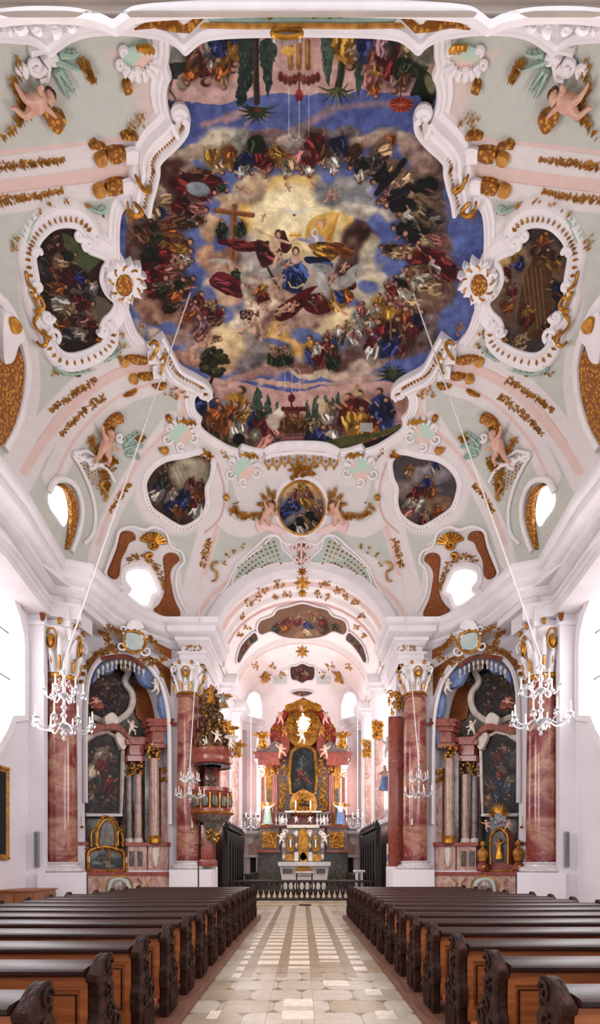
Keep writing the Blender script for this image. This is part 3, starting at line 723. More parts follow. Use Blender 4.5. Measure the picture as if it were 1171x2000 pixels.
# ---------------------------------------------------------------- nave vault: plaster with painted pink bands and pale sage fields
VW, VM, VP, VPD = (218, 209, 207), (191, 191, 182), (217, 188, 180), (200, 160, 152)
def vault_paint():
    c = Canvas(-320, -260, 1500, 1330, 2.0, VM, 3)
    for s in (-1, 1):
        K = lambda pts: mir(pts, s)
        # upper pair of transverse ribs
        for off in (0, 66):
            c.stroke(K([(-300, 352 + off), (0, 330 + off), (120, 313 + off), (255, 292 + off)]), 46, VW, 1, 3)
        c.stroke(K([(-300, 320), (0, 299), (130, 284), (262, 270)]), 9, VP, 1, 2)
        c.stroke(K([(-300, 388), (0, 363), (130, 348), (250, 332)]), 24, VP, 1, 2)
        c.stroke(K([(-300, 402), (0, 377), (130, 362), (250, 346)]), 2.5, VPD, 1, 1.5)
        # lower pair of ribs
        c.stroke(K(smooth([(300, 705), (240, 715), (180, 748), (120, 805), (70, 870), (35, 940)], 5, False)), 62, VW, 1, 3)
        c.stroke(K(smooth([(300, 750), (250, 765), (195, 800), (140, 860), (105, 930)], 5, False)), 44, VW, 1, 3)
        c.stroke(K(smooth([(300, 712), (240, 726), (180, 760), (125, 812), (80, 868), (48, 920)], 5, False)), 19, VP, 1, 2)
        c.stroke(K(smooth([(296, 748), (236, 772), (190, 808), (142, 864), (112, 925), (100, 960)], 5, False)), 7, VP, 1, 2)
        c.stroke(K(smooth([(298, 702), (238, 716), (176, 750), (118, 802), (72, 862)], 5, False)), 2.0, VPD, 1, 1.5)
        # band against the wall arch
        c.stroke(K(smooth([(60, 690), (64, 760), (50, 830), (20, 900), (-10, 960)], 4, False)), 30, VW, 1, 3)
        # diagonal ribs to the pier
        c.stroke(K(smooth([(335, 820), (300, 872), (262, 925), (228, 985), (200, 1050), (188, 1095)], 4, False)), 34, VW, 1, 3)
        c.stroke(K(smooth([(330, 838), (282, 888), (246, 942), (214, 1002), (192, 1062)], 4, False)), 9, VP, 1, 2)
        c.stroke(K(smooth([(424, 985), (404, 1050), (388, 1110), (372, 1170), (362, 1215)], 4, False)), 42, VW, 1, 3)
        c.stroke(K(smooth([(440, 985), (418, 1050), (402, 1110), (388, 1170), (380, 1205)], 4, False)), 10, VP, 1, 2)
        # white grounds behind the frames
        c.stroke(K(smooth([(345, 120), (330, 175), (345, 215), (300, 255), (285, 330), (270, 390), (240, 420), (235, 480)], 4, False)), 40, VW, 1, 3)
        c.stroke(K(smooth([(330, 130), (318, 185), (325, 225), (285, 252)], 4, False)), 14, VP, 1, 2)
        c.stroke(K(smooth([(240, 560), (262, 640), (320, 690), (350, 730), (380, 760), (375, 800), (400, 850), (450, 890), (520, 905), (590, 895)], 4, False)), 56, VW, 1, 3)
        c.stroke(K(smooth([(345, 755), (362, 790), (350, 820), (330, 850), (352, 885)], 4, False)), 16, VP, 1, 2)
        c.poly(K([(200, 100), (330, 100), (325, 200), (290, 260), (235, 140)]), VP, 0.6)
        c.blob(mu(148, s), 560, 108, 150, 0.1 * -s, VW, 0.12)
        c.blob(mu(345, s), 955, 84, 90, 0, VW, 0.15)
        c.stroke(K(smooth([(420, 880), (432, 940), (425, 1000), (470, 1035), (520, 1020)], 4, False)), 30, VW, 1, 3)
        c.stroke(K(smooth([(424, 905), (438, 960), (430, 1010), (400, 1040)], 4, False)), 4, VPD, 1, 1.5)
        c.poly(K(smooth([(205, 1130), (225, 1060), (258, 1030), (300, 1040), (340, 1060), (352, 1110), (345, 1210), (250, 1180)], 3)), VW)
        # pink wash over the chancel arch
        c.stroke(K(smooth([(362, 1235), (400, 1165), (460, 1118), (520, 1092), (592, 1084)], 4, False)), 60, VW, 1, 4)
        c.stroke(K(smooth([(380, 1215), (412, 1165), (466, 1124), (524, 1100), (592, 1092)], 4, False)), 10, VP, 1, 2)
        c.poly(K([(440, 890), (590, 905), (590, 1000), (470, 1000), (452, 940)]), VW, 0.8)
    c.blob(590, 985, 75, 82, 0, VW, 0.2)
    c.grain(0.025)
    return c
cv = vault_paint()
painted('ceiling', cv, ellv, 0.0, 'paint', keep=lambda p: (p[..., 2] > 9.72) & (p[..., 1] < 19.15), kind='structure')

def chancel_paint():
    c = Canvas(380, 1060, 800, 1430, 1.5, (238, 230, 228), 9)
    for s in (-1, 1):
        for k, (d, w, col) in enumerate(((19.5, 12, VW), (20.1, 9, VP), (20.9, 10, VW), (21.5, 5, VPD), (25.0, 12, VW), (25.5, 4, VP), (28.6, 8, VW))):
            pts = []
            for i in range(19):
                a = PI * i / 18; x = BA * math.cos(a); z = ZB + BC * math.sin(a); pts.append((CX + x / d * F, CY - (z - CH) / d * F))
            c.stroke(pts, w * 19 / d, col, 1, 2)
    for x, y in ((505, 1325), (675, 1325)): c.blob(x, y, 34, 42, 0, (224, 196, 190), 0.4, 0.5)
    c.grain(0.03)
    return c
cc = chancel_paint()
painted('ceiling_chancel', cc, barrelv, 0.0, 'paint', keep=lambda p: (p[..., 2] > 9.6) & (p[..., 1] > 19.4) & (p[..., 1] < 32.4), kind='structure')
# ring of plaster closing the gap between nave vault and chancel barrel
mb = MB(); n = 40; vs = []
for i in range(n + 1):
    a = PI * i / n
    for (A_, C_, y) in ((3.9, 3.15, 19.15), (3.72, 2.98, 18.98), (3.5, 2.9, 18.98), (3.32, 2.72, 19.1), (3.3, 2.7, 19.6), (3.9, 3.0, 19.7)):
        vs.append((A_ * math.cos(a), y, ZB - 0.25 * (1 - math.sin(a)) + C_ * math.sin(a)))
fs = [(i * 6 + k, (i + 1) * 6 + k, (i + 1) * 6 + (k + 1) % 6, i * 6 + (k + 1) % 6) for i in range(n) for k in range(6)]
mb.add(vs, fs); struct(mb, 'trim_chancel_arch', 'white')
# attic wall between cornice and the springing of the vault
mb = MB(); mb.plan([(-6.95, 1.0), (-6.9, 11.5), (-6.86, 13.0), (-6.6, 14.2), (-6.2, 15.5), (-5.85, 16.5), (-5.3, 17.5), (-4.7, 18.35), (-4.1, 18.9), (-3.5, 19.2)], [(-0.4, 9.4), (0.0, 9.4), (0.0, 9.98), (-0.4, 9.98)]); both(mb, 'trim_attic_SIDE', 'white')

# gallery arch above the camera: scalloped lip, ornamented soffit and stone-coloured fascia
M['beige'] = mat('beige_stone_paint', (166, 150, 138), (152, 138, 128), 1.2, .7)
def symx(p): return p + [(2 * CX - a, b) for a, b in reversed(p[:-1])]
L1 = symx(smooth([(-190, 96), (-120, 90), (-60, 82), (-20, 78), (30, 80), (60, 84), (84, 96), (97, 106), (108, 98), (140, 76), (180, 66), (240, 64), (290, 70), (320, 76), (345, 90), (360, 104), (376, 92), (400, 76), (450, 70), (520, 68), (590, 67)], 3, False))
L2 = symx(smooth([(-190, 52), (-120, 48), (-60, 42), (-20, 38), (30, 33), (60, 31), (100, 31), (140, 33), (180, 40), (205, 48), (222, 56), (236, 46), (258, 32), (290, 26), (330, 23), (380, 20), (420, 19), (450, 18), (520, 17), (560, 17), (590, 17)], 3, False))
hA, hB_ = front(6.6), front(6.2)
E1 = [hA(u, v)[0] for u, v in L1]; E2 = [hB_(u, v)[0] for u, v in L2]
mb = MB(); pr = [(0.0, 0.5), (-0.02, 0.14), (-0.05, 0.1), (-0.05, 0.04), (0.0, 0.02), (0.03, -0.02), (0.08, -0.02), (0.1, 0.03), (0.15, 0.05)]; n = len(pr)
mb.add([(p.x, p.y - a, p.z + b) for p in E1 for a, b in pr], [(i * n + k, (i + 1) * n + k, (i + 1) * n + k + 1, i * n + k + 1) for i in range(len(E1) - 1) for k in range(n - 1)]); struct(mb, 'trim_gallery_lip', 'white')
def at_px(L, hitf, u):
    for a, b in zip(L, L[1:]):
        if a[0] <= u <= b[0]: t = (u - a[0]) / max(b[0] - a[0], 1e-6); return hitf(u, a[1] * (1 - t) + b[1] * t)[0]
    return hitf(*(L[0] if u < L[0][0] else L[-1]))[0]
US = list(range(-180, 1361, 6))
mb = MB(); mb.add([q for u in US for q in (at_px(L1, hA, u) + Vector((0, -.13, .06)), at_px(L2, hB_, u) + Vector((0, .02, .02)))], [(2 * i, 2 * i + 1, 2 * i + 3, 2 * i + 2) for i in range(len(US) - 1)]); struct(mb, 'ceiling_gallery_soffit', 'white')
mb = MB(); pr = [(0.1, 0.06), (0.0, 0.0), (-.03, 0.02), (-.03, .07), (0, .08)]; n = len(pr)
mb.add([(p.x, p.y - a * -1, p.z + b) for p in E2 for a, b in pr], [(i * n + k, (i + 1) * n + k, (i + 1) * n + k + 1, i * n + k + 1) for i in range(len(E2) - 1) for k in range(n - 1)]); struct(mb, 'trim_gallery_edge', 'stucco')
mb = MB(); mb.add([q for u in US for q in (at_px(L2, hB_, u) + Vector((0, 0, .05)), at_px(L2, hB_, u) * 0 + Vector((at_px(L2, hB_, u).x, 6.2, 16.0)))], [(2 * i, 2 * i + 1, 2 * i + 3, 2 * i + 2) for i in range(len(US) - 1)])
for v0, hh, dd in ((8, .05, .06), (-8, .08, .1), (34, .03, .03)): z0 = CH + (CY - v0) * .0062; mb.box(-9, 9, 6.2 - dd, 6.2, z0, z0 + hh)
struct(mb, 'wall_gallery_fascia', 'beige', sm=False)
# ---------------------------------------------------------------- the great ceiling painting
OUT_L = [(327, 52), (327, 97), (324, 116), (331, 140), (324, 156), (322, 181), (328, 207), (345, 222), (362, 212), (362, 229), (351, 249), (334, 269), (315, 285), (303, 300), (306, 311), (299, 345), (290, 404), (267, 392), (246, 396), (233, 410), (230, 453), (233, 520), (241, 571), (252, 610), (262, 638), (280, 664), (300, 664), (312, 645), (328, 675), (344, 706), (356, 718), (381, 731), (401, 742), (410, 762), (398, 778), (386, 766), (378, 779), (381, 799), (393, 813), (390, 827), (401, 841), (440, 866), (464, 875), (471, 865), (492, 872), (514, 876), (532, 866), (556, 861), (590, 860)]
OUT = OUT_L + [(2 * CX - a, b) for a, b in reversed(OUT_L[:-1])]
CR, BL, GO, GN, BR, GY_, WH, BK, OR, RO, TN, NV, MV = (126, 42, 42), (64, 76, 136), (204, 146, 56), (62, 72, 46), (108, 72, 50), (104, 98, 96), (218, 204, 184), (36, 34, 38), (188, 104, 44), (180, 116, 106), (184, 150, 112), (40, 46, 84), (150, 110, 116)
def main_fresco():
    c = Canvas(220, 40, 960, 890, 1.25, (92, 104, 158), 21)
    B, S, PL, CL, FG = c.blob, c.stroke, c.poly, c.cloud, c.fig
    # sky variation and the rose horizons of the two gardens
    for x, y, r in ((420, 230, 90), (720, 210, 110), (300, 560, 70), (900, 500, 60), (560, 700, 120), (660, 740, 100), (450, 560, 60), (740, 440, 60)): B(x, y, r, r * 0.6, 0.2, (76, 88, 148), 1.4, 0.6, 0.3)
    for x, y, r in ((500, 690, 60), (430, 410, 50), (740, 500, 40), (640, 690, 70), (470, 560, 40)): B(x, y, r, r * 0.5, 0, (122, 134, 186), 1.4, 0.6, 0.4)
    PL([(300, 40), (880, 40), (880, 150), (780, 180), (700, 175), (600, 182), (520, 180), (440, 196), (380, 200), (300, 190)], (192, 150, 140), 1, 1.2, (196, 158, 150))
    PL([(360, 738), (420, 735), (480, 750), (560, 762), (640, 752), (700, 740), (760, 748), (800, 760), (800, 880), (360, 880)], (206, 160, 150), 1, 1.0, (180, 140, 128))
    S([(400, 240), (470, 215), (520, 222)], 13, (186, 144, 140), .8, 8, .5); S([(480, 240), (500, 212), (440, 232)], 9, (190, 150, 150), .7, 6, .5)
    S([(600, 235), (640, 210), (720, 200), (780, 196)], 12, (150, 116, 124), .8, 8, .4); S([(545, 260), (600, 240), (650, 215)], 10, (150, 122, 134), .8, 8, .4)
    # clouds, outer ring
    for a in [(360, 300, 60, 14, -.35, (128, 108, 96), (206, 184, 156)), (400, 282, 52, 12, -.2, (150, 128, 110), (212, 188, 158)), (318, 345, 36, 46, .2, (74, 44, 36), (120, 84, 70)), (345, 335, 34, 30, 0, (66, 38, 32), (100, 66, 56)),
              (372, 345, 22, 30, 0, (96, 84, 80), (160, 138, 120)), (300, 380, 30, 22, .8, (120, 104, 96), (186, 168, 148)), (430, 285, 44, 40, 0, (130, 118, 104), (206, 190, 160)), (465, 270, 30, 28, 0, (104, 104, 96), (190, 180, 158)),
              (530, 265, 40, 16, .1, (96, 70, 74), (150, 120, 118)), (560, 280, 26, 20, 0, (140, 118, 110), (206, 186, 164)), (600, 268, 40, 26, 0, (84, 72, 72), (156, 136, 124)), (632, 272, 30, 24, 0, (66, 52, 54), (120, 100, 96)),
              (680, 268, 34, 24, 0, (82, 72, 76), (150, 134, 126)), (725, 270, 48, 16, -.3, (140, 112, 96), (206, 180, 150)), (780, 262, 46, 14, .25, (130, 108, 100), (190, 166, 144)), (815, 300, 46, 20, .8, (110, 84, 82), (170, 140, 124)),
              (840, 350, 30, 50, .1, (70, 60, 60), (120, 102, 94)), (830, 320, 26, 30, 0, (120, 92, 84), (170, 140, 126)), (850, 420, 30, 54, -.1, (74, 62, 60), (118, 96, 86)), (872, 500, 28, 50, 0, (78, 50, 42), (130, 96, 80)), (860, 560, 34, 36, .2, (90, 66, 60), (140, 116, 104)),
              (830, 585, 36, 30, .3, (116, 84, 70), (160, 130, 112)), (268, 430, 22, 50, -.2, (104, 74, 68), (150, 124, 110)), (262, 480, 20, 40, 0, (74, 48, 42), (130, 100, 88)), (290, 525, 26, 26, .3, (80, 60, 56), (150, 130, 120)), (300, 560, 36, 22, .2, (140, 96, 84), (210, 176, 146)),
              (300, 605, 44, 24, .5, (112, 72, 60), (176, 134, 108)), (345, 620, 44, 26, .2, (110, 70, 58), (190, 150, 122)), (372, 610, 26, 24, 0, (120, 84, 72), (196, 158, 130)), (330, 655, 60, 14, .15, (150, 116, 104), (206, 180, 158)), (270, 640, 24, 16, .8, (120, 124, 150), (168, 166, 176)),
              (380, 700, 70, 14, .1, (146, 96, 84), (196, 150, 128)), (440, 706, 34, 20, -.4, (186, 142, 92), (222, 186, 134)), (380, 675, 30, 12, 0, (120, 108, 130), (180, 164, 160)),
              (560, 715, 90, 9, -.12, (150, 108, 96), (200, 160, 136)), (720, 690, 90, 18, -.15, (84, 60, 58), (150, 116, 104)), (800, 665, 60, 24, -.2, (88, 68, 66), (150, 122, 112)), (840, 640, 40, 26, 0, (96, 80, 78), (150, 130, 120)), (700, 715, 60, 12, -.2, (150, 120, 112), (216, 196, 166)),
              (600, 712, 44, 14, .1, (100, 60, 52), (150, 110, 92)), (650, 708, 34, 16, 0, (80, 52, 48), (140, 104, 92)), (640, 728, 80, 7, .05, (190, 164, 140), (220, 196, 160)), (480, 735, 80, 8, -.2, (160, 116, 108), (200, 156, 140)), (560, 745, 70, 6, 0, (196, 150, 130), (210, 170, 146)), (690, 740, 70, 8, -.1, (170, 132, 126), (206, 172, 150))]: CL(a[0], a[1], a[2], a[3], a[4], a[5], a[6], .25)
    # inner glory
    B(575, 470, 118, 120, 0, (206, 178, 140), .6, .8, .25)
    B(560, 625, 100, 42, -.3, (216, 186, 140), .6, .9, .25); B(470, 640, 60, 34, .3, (210, 182, 140), .6, .9, .3)
    B(700, 570, 46, 44, 0, (204, 184, 152), .6, .85, .3); B(620, 650, 110, 30, -.2, (218, 190, 142), .6, .9, .25)
    for k in range(11):
        a = PI * (0.93 + 0.115 * k); B(578 + math.cos(a) * 100, 412 + math.sin(a) * 62, 26, 15, a + PI / 2, (208, 156, 66), .5, .95, .2, col2=(228, 184, 96))
    B(578, 425, 92, 78, 0, (222, 198, 140), .4, 1, .1, col2=(240, 220, 166)); B(578, 410, 62, 44, 0, (244, 228, 180), .8, .9)
    for k in range(46):
        a = 2 * PI * k / 46; S([(578 + math.cos(a) * 18, 408 + math.sin(a) * 14), (578 + math.cos(a) * 60, 408 + math.sin(a) * 44)], 1.0, (252, 240, 206) if k % 2 else (222, 190, 130), .5, 1)
    for a in [(655, 372, 44, 32, .3, (104, 104, 110), (160, 156, 150)), (695, 380, 40, 34, .2, (110, 110, 116), (170, 166, 158)), (730, 352, 14, 30, .3, (120, 122, 140), (176, 170, 170)), (720, 412, 60, 14, .1, (150, 140, 132), (216, 204, 180)), (484, 372, 30, 26, 0, (150, 128, 108), (206, 184, 152)), (500, 352, 26, 20, 0, (160, 130, 100), (214, 186, 146)),
              (440, 395, 26, 20, 0, (176, 142, 112), (216, 184, 146)), (412, 440, 22, 30, 0, (170, 130, 100), (216, 180, 140)), (410, 500, 30, 26, 0, (140, 98, 76), (206, 160, 120)), (440, 505, 32, 26, 0, (108, 78, 66), (160, 124, 100)), (460, 550, 60, 34, .2, (150, 112, 104), (206, 170, 140)), (510, 520, 40, 20, .1, (120, 110, 116), (190, 176, 160)), (430, 570, 40, 20, .5, (196, 156, 120), (226, 196, 156)),
              (520, 590, 40, 46, .6, (206, 176, 150), (240, 216, 180)), (700, 465, 34, 34, 0, (44, 28, 26), (88, 60, 50)), (680, 500, 20, 40, .3, (70, 46, 40), (120, 90, 76)), (725, 500, 26, 40, 0, (150, 140, 124), (216, 200, 166)), (730, 560, 34, 26, -.4, (170, 160, 140), (220, 206, 170)), (740, 600, 50, 18, -.5, (196, 178, 140), (226, 208, 164)),
              (530, 640, 46, 30, -.9, (84, 62, 62), (140, 110, 100)), (500, 690, 50, 26, -.5, (96, 84, 88), (176, 160, 146)), (470, 650, 26, 34, .2, (150, 140, 134), (220, 204, 176)), (430, 665, 50, 30, .3, (206, 170, 120), (232, 204, 158)), (560, 655, 50, 34, .3, (206, 150, 74), (232, 190, 116)), (600, 620, 60, 22, -.2, (120, 92, 84), (190, 160, 136)), (650, 600, 50, 14, -.2, (130, 104, 96), (176, 150, 134)), (690, 625, 60, 20, 0, (214, 184, 130), (236, 210, 160)),
              (560, 570, 40, 22, .3, (120, 92, 84), (190, 156, 130))]: CL(a[0], a[1], a[2], a[3], a[4], a[5], a[6], .2)
    for x, y, a, b in ((745, 480, 13, 44), (735, 430, 16, 18), (428, 470, 12, 20), (405, 575, 18, 22), (440, 615, 18, 14), (720, 560, 22, 12), (680, 590, 24, 8), (600, 655, 40, 10), (870, 640, 16, 40), (330, 640, 20, 12), (740, 370, 14, 14), (420, 400, 10, 16), (905, 470, 14, 60), (540, 668, 30, 7), (640, 345, 16, 10)): B(x, y, a, b, .2, (92, 106, 164), .5, .9, .3)
    # upper garden, painted head downwards
    PL(smooth([(335, 90), (360, 80), (372, 110), (352, 132), (330, 124)], 3), (116, 112, 104), 1, .3, (150, 146, 134))
    PL([(330, 120), (372, 118), (380, 150), (334, 152)], (50, 56, 48), 1, .5)
    B(358, 155, 14, 20, .4, (118, 100, 84), .3, 1, .1, col2=(160, 140, 118)); S([(334, 150), (330, 172), (342, 188), (332, 198)], 6, (96, 76, 66), 1, 1.5, 0, True)
    for a in [(402, 120, 104, 90, CR, WH), (385, 112, 84, 100, CR, RO), (420, 108, 80, 86, WH, WH), (448, 100, 92, 80, GO, BL), (425, 90, 70, 95, BL, NV), (372, 140, 58, 110, OR, BR), (462, 95, 76, 100, GO, NV), (435, 150, 50, 80, TN, OR)]: FG(a[0], a[1], a[2], math.radians(a[3]), a[4], a[5])
    PL(smooth([(462, 60), (500, 60), (496, 130), (484, 180), (468, 205), (460, 185), (468, 120)], 3), (58, 72, 66), 1, .6, (44, 54, 50))
    PL(smooth([(505, 75), (540, 75), (536, 120), (524, 186), (514, 150)], 3), (66, 82, 72), 1, .6, (44, 58, 52))
    S([(499, 70), (499, 130), (501, 196)], 12, (60, 48, 40), 1, 2); S([(496, 70), (496, 196)], 3, (92, 78, 62), .7, 1)
    for k in range(30):
        a = -0.15 + PI * 1.15 * k / 29; L_ = 36 + 6 * math.sin(k * 2.1); x1, y1 = 501 + math.cos(a) * L_, 205 + math.sin(a) * L_ * 0.95
        S([(501, 207), ((501 + x1) / 2, (207 + y1) / 2 + 4), (x1, y1 - 3)], 5, (40, 52, 40) if k % 3 else (82, 86, 58), 1, 1, 0, True)
    B(501, 211, 5, 5, 0, (130, 50, 36), .4)
    for (a, b, w) in ((640, 166, 13), (702, 190, 16)):
        PL(smooth([(a - w, 60), (a + w, 60), (a + w * 0.9, 110), (a, b), (a - w * 0.8, 110)], 3), (84, 104, 88), 1, .5, (52, 70, 62))
    for k in range(90):
        a = c.rnd.choice([(640, 160, 11), (702, 184, 14), (524, 180, 12), (480, 190, 12)]); y = c.rnd.uniform(80, a[1] - 16); w = a[2] * (1 - ((y - 80) / (a[1] - 76)) ** 2); x = a[0] + c.rnd.uniform(-w, w)
        S([(x, y), (x + c.rnd.uniform(-3, 3), y + 6)], 2, c.rnd.choice([(110, 126, 100), (38, 50, 44)]), .6, 1)
    S([(668, 112), (666, 140), (660, 168)], 14, (50, 52, 36), 1, 2); S([(664, 112), (660, 160)], 3, (92, 92, 62), .8, 1)
    for k, (dx, dy) in enumerate(((-40, -4), (-36, 14), (-30, 28), (-16, 36), (-4, 44), (8, 34), (22, 30), (38, 22), (34, 2), (20, -10), (-20, 20))):
        S([(660, 168), (660 + dx * .5, 168 + dy * .3 + 6), (660 + dx, 168 + dy)], 7, ((70, 76, 48), (104, 100, 66), (46, 54, 38))[k % 3], 1, 1, 0, True)
    # painted fountain top, brown shells and vase
    for x in (567, 584, 601): S([(x, 76), (x, 128)], 11, (150, 104, 56), 1, 2); S([(x - 2, 76), (x - 2, 120)], 3, (198, 150, 82), .8, 1)
    for k in range(9): B(548 + k * 9, 145 + 8 * abs(math.sin(k * .8)), 5.5, 10, 0, (86, 40, 34), .4, 1, 0, col2=(146, 80, 58))
    B(562, 95, 14, 9, 0, (196, 140, 50), .4, 1, 0, col2=(232, 184, 90)); B(584, 182, 8, 12, 0, (108, 36, 36), .3, 1, 0, col2=(150, 64, 56)); S([(584, 158), (584, 172)], 3, (90, 34, 32)); S([(579, 191), (589, 191)], 3, (90, 34, 32))
    for x in (564, 584, 603): S([(x, 166 if x != 584 else 192), (x, 262)], 1.3, (206, 206, 206), .8, .8)
    S([(564, 258), (570, 270), (580, 270), (584, 262), (590, 270), (600, 270), (603, 258)], 1.3, (206, 206, 206), .8, .8)
    for a in [(680, 95, 90, 80, GO, GO), (700, 88, 70, 100, TN, GO), (730, 110, 90, 70, RO, BL), (742, 128, 78, 95, GO, RO), (755, 100, 90, 110, CR, CR), (775, 110, 100, 80, CR, MV), (798, 90, 90, 60, CR, GN), (770, 150, 70, 85, MV, CR), (730, 168, 50, 70, OR, RO), (815, 125, 80, 60, GN, TN), (790, 148, 64, 90, BR, GN)]: FG(a[0], a[1], a[2], math.radians(a[3]), a[4], a[5])
    B(830, 95, 26, 30, .4, (96, 92, 78), .3, 1, .15, col2=(156, 148, 128)); PL(smooth([(826, 130), (848, 150), (848, 190), (836, 208), (818, 180), (800, 180), (812, 150)], 3), (44, 50, 32), 1, .5, (30, 36, 24)); B(840, 160, 9, 20, -.3, (150, 142, 100), .4, .8)
    S([(783, 150), (783, 196)], 2, (110, 40, 30)); B(784, 200, 24, 15, 0, (164, 66, 40), .12); B(784, 199, 21, 12, 0, (120, 40, 30), .2)
    for k in range(12): a = 2 * PI * k / 12; S([(784, 200), (784 + 22 * math.cos(a), 200 + 14 * math.sin(a))], 1.1, (206, 106, 64), .9, .8)
    # the ring of figures
    R_ = [(425, 318, 46, 60, TN, GO), (448, 312, 44, 80, GO, OR), (470, 328, 38, 95, WH, NV), (486, 322, 36, 70, GY_, BL), (505, 305, 58, 80, CR, GN), (520, 328, 34, 100, RO, CR), (548, 312, 46, 60, GO, GO), (560, 330, 34, 100, WH, TN), (590, 318, 40, 90, TN, RO), (612, 296, 60, 100, CR, CR), (602, 326, 36, 80, WH, CR), (636, 310, 34, 95, TN, BR), (660, 300, 54, 95, GY_, NV), (688, 308, 44, 110, BR, BR), (705, 336, 40, 100, WH, BK), (722, 324, 40, 120, TN, GY_), (738, 304, 52, 125, BR, TN), (750, 285, 40, 120, TN, OR), (650, 325, 30, 90, WH, WH), (572, 316, 30, 60, RO, OR),
          (405, 345, 44, 20, OR, BR), (428, 362, 40, 30, GN, CR), (400, 372, 46, 0, CR, CR), (372, 378, 60, 60, CR, CR), (378, 402, 60, 10, RO, CR), (345, 400, 60, 0, GN, TN), (320, 425, 56, 20, BL, TN), (350, 430, 44, -10, MV, RO), (368, 432, 40, 10, GY_, BR), (388, 428, 30, 0, BR, BR), (330, 455, 60, 20, OR, BR), (345, 478, 66, -20, BR, GO), (300, 460, 56, 30, GN, BR), (352, 488, 50, -5, GO, OR), (315, 495, 56, 0, CR, GN), (360, 505, 36, 5, WH, RO), (330, 525, 60, -10, RO, CR), (300, 535, 60, 10, CR, CR), (345, 520, 50, -20, TN, BR),
          (312, 560, 40, -30, TN, CR), (345, 560, 50, -60, GN, GO), (362, 552, 46, -40, BR, CR), (340, 580, 46, -50, OR, BR), (385, 590, 50, -70, CR, MV), (372, 600, 40, -60, RO, OR), (400, 612, 44, -80, CR, RO), (410, 600, 40, -60, TN, GN), (425, 612, 36, -50, CR, BR), (395, 635, 44, -80, MV, RO), (330, 570, 36, 0, BR, GN),
          (750, 340, 60, 150, BK, TN), (775, 352, 56, 170, TN, TN), (752, 385, 40, 150, RO, MV), (790, 380, 60, 180, BK, BK), (810, 395, 66, 190, TN, TN), (775, 400, 50, 180, BK, BK), (800, 425, 54, 200, WH, TN), (818, 365, 50, 160, GY_, BK), (830, 420, 44, 190, BK, GY_), (790, 445, 54, 190, BK, GY_), (815, 460, 60, 200, BK, BK), (760, 485, 40, 200, BR, TN), (835, 470, 44, 170, TN, RO), (800, 490, 46, 210, TN, CR), (825, 505, 64, 190, CR, CR), (815, 530, 54, 200, TN, CR), (850, 525, 60, 190, WH, CR), (790, 545, 44, 200, WH, OR), (768, 555, 38, 190, RO, BK), (820, 550, 60, 200, WH, TN), (840, 545, 48, 210, GN, RO),
          (770, 570, 46, 220, CR, WH), (795, 575, 46, 230, WH, TN), (758, 585, 36, -100, RO, RO), (740, 590, 40, -90, GO, GO), (775, 600, 50, -100, RO, MV), (730, 610, 44, -80, WH, GO), (705, 606, 40, -80, (206, 120, 110), (170, 180, 200)), (760, 615, 60, -90, GO, TN), (790, 625, 60, -90, OR, CR), (815, 625, 50, -60, NV, CR), (700, 630, 40, -90, WH, WH), (680, 640, 36, -100, TN, WH), (722, 635, 36, -80, WH, RO), (660, 650, 34, -90, WH, GY_), (745, 650, 60, -100, CR, BL), (775, 645, 60, -90, BR, CR), (800, 650, 40, -70, CR, BR), (725, 668, 44, -90, CR, WH), (690, 655, 30, -90, RO, WH), (765, 660, 44, -80, NV, BL), (640, 655, 28, -90, RO, WH),
          (608, 676, 46, -100, GO, BL), (636, 680, 46, -80, CR, GN), (620, 684, 40, -100, WH, CR), (650, 690, 40, -90, BR, GN), (546, 690, 34, -90, BR, GN), (560, 688, 34, -95, TN, GN), (534, 690, 30, -80, TN, GN), (648, 670, 30, -90, BL, NV)]
    R_.sort(key=lambda a: a[1])
    for a in R_: FG(a[0], a[1], a[2] * 1.18, math.radians(a[3]), a[4], a[5])
    S([(757, 338), (735, 375)], 9, BK, 1, 1); S([(790, 310), (760, 350), (738, 372)], 12, BK, 1, 2); S([(765, 372), (800, 365), (760, 385)], 10, BK, 1, 2)
    S([(276, 457), (330, 445), (376, 436)], 5, (84, 50, 38), 1, 1); S([(380, 565), (403, 610)], 3, BR); B(386, 366, 24, 14, .2, (108, 116, 124), .2, 1, 0, col2=(150, 158, 166)); S([(700, 622), (765, 596)], 2, BR); S([(763, 610), (763, 660)], 3, (150, 106, 50)); S([(690, 612), (704, 640)], 3, GY_)
    # cross
    S([(421, 408), (492, 417)], 10.5, (126, 78, 46), 1, 1); S([(457, 400), (452, 500)], 11, (126, 78, 46), 1, 1); S([(421, 405), (492, 413)], 3, (168, 112, 70), .9, 1); S([(454, 402), (449, 500)], 3.5, (168, 112, 70), .9, 1)
    FG(432, 442, 40, -PI / 2, GN, GN, pose=1); FG(470, 440, 34, -PI / 2, GN, GN, pose=-1)
    c.robe(455, 472, 60, 22, .15, CR, 9); c.robe(490, 480, 60, 20, -.1, CR, 9)
    # seated man with outstretched arm
    c.robe(520, 494, 54, 44, .6, (132, 58, 60), 10); c.robe(555, 470, 44, 22, 1.4, (122, 46, 50), 6); c.robe(513, 478, 34, 26, .4, (104, 50, 50), 6)
    B(536, 473, 11, 18, .2, (196, 158, 128), .3, 1, 0, col2=(226, 192, 158)); S([(530, 460), (512, 452), (498, 444)], 5, (206, 166, 136), 1, 1); S([(546, 466), (566, 472), (580, 462)], 5, (206, 166, 136), 1, 1); B(543, 454, 7, 9, .1, (80, 52, 40), .3); B(543, 456, 4.5, 6, 0, (196, 150, 120), .3)
    S([(545, 492), (538, 504), (534, 518)], 7, (206, 166, 136), 1, 1); S([(536, 492), (548, 500), (552, 514)], 6, (196, 156, 126), 1, 1)
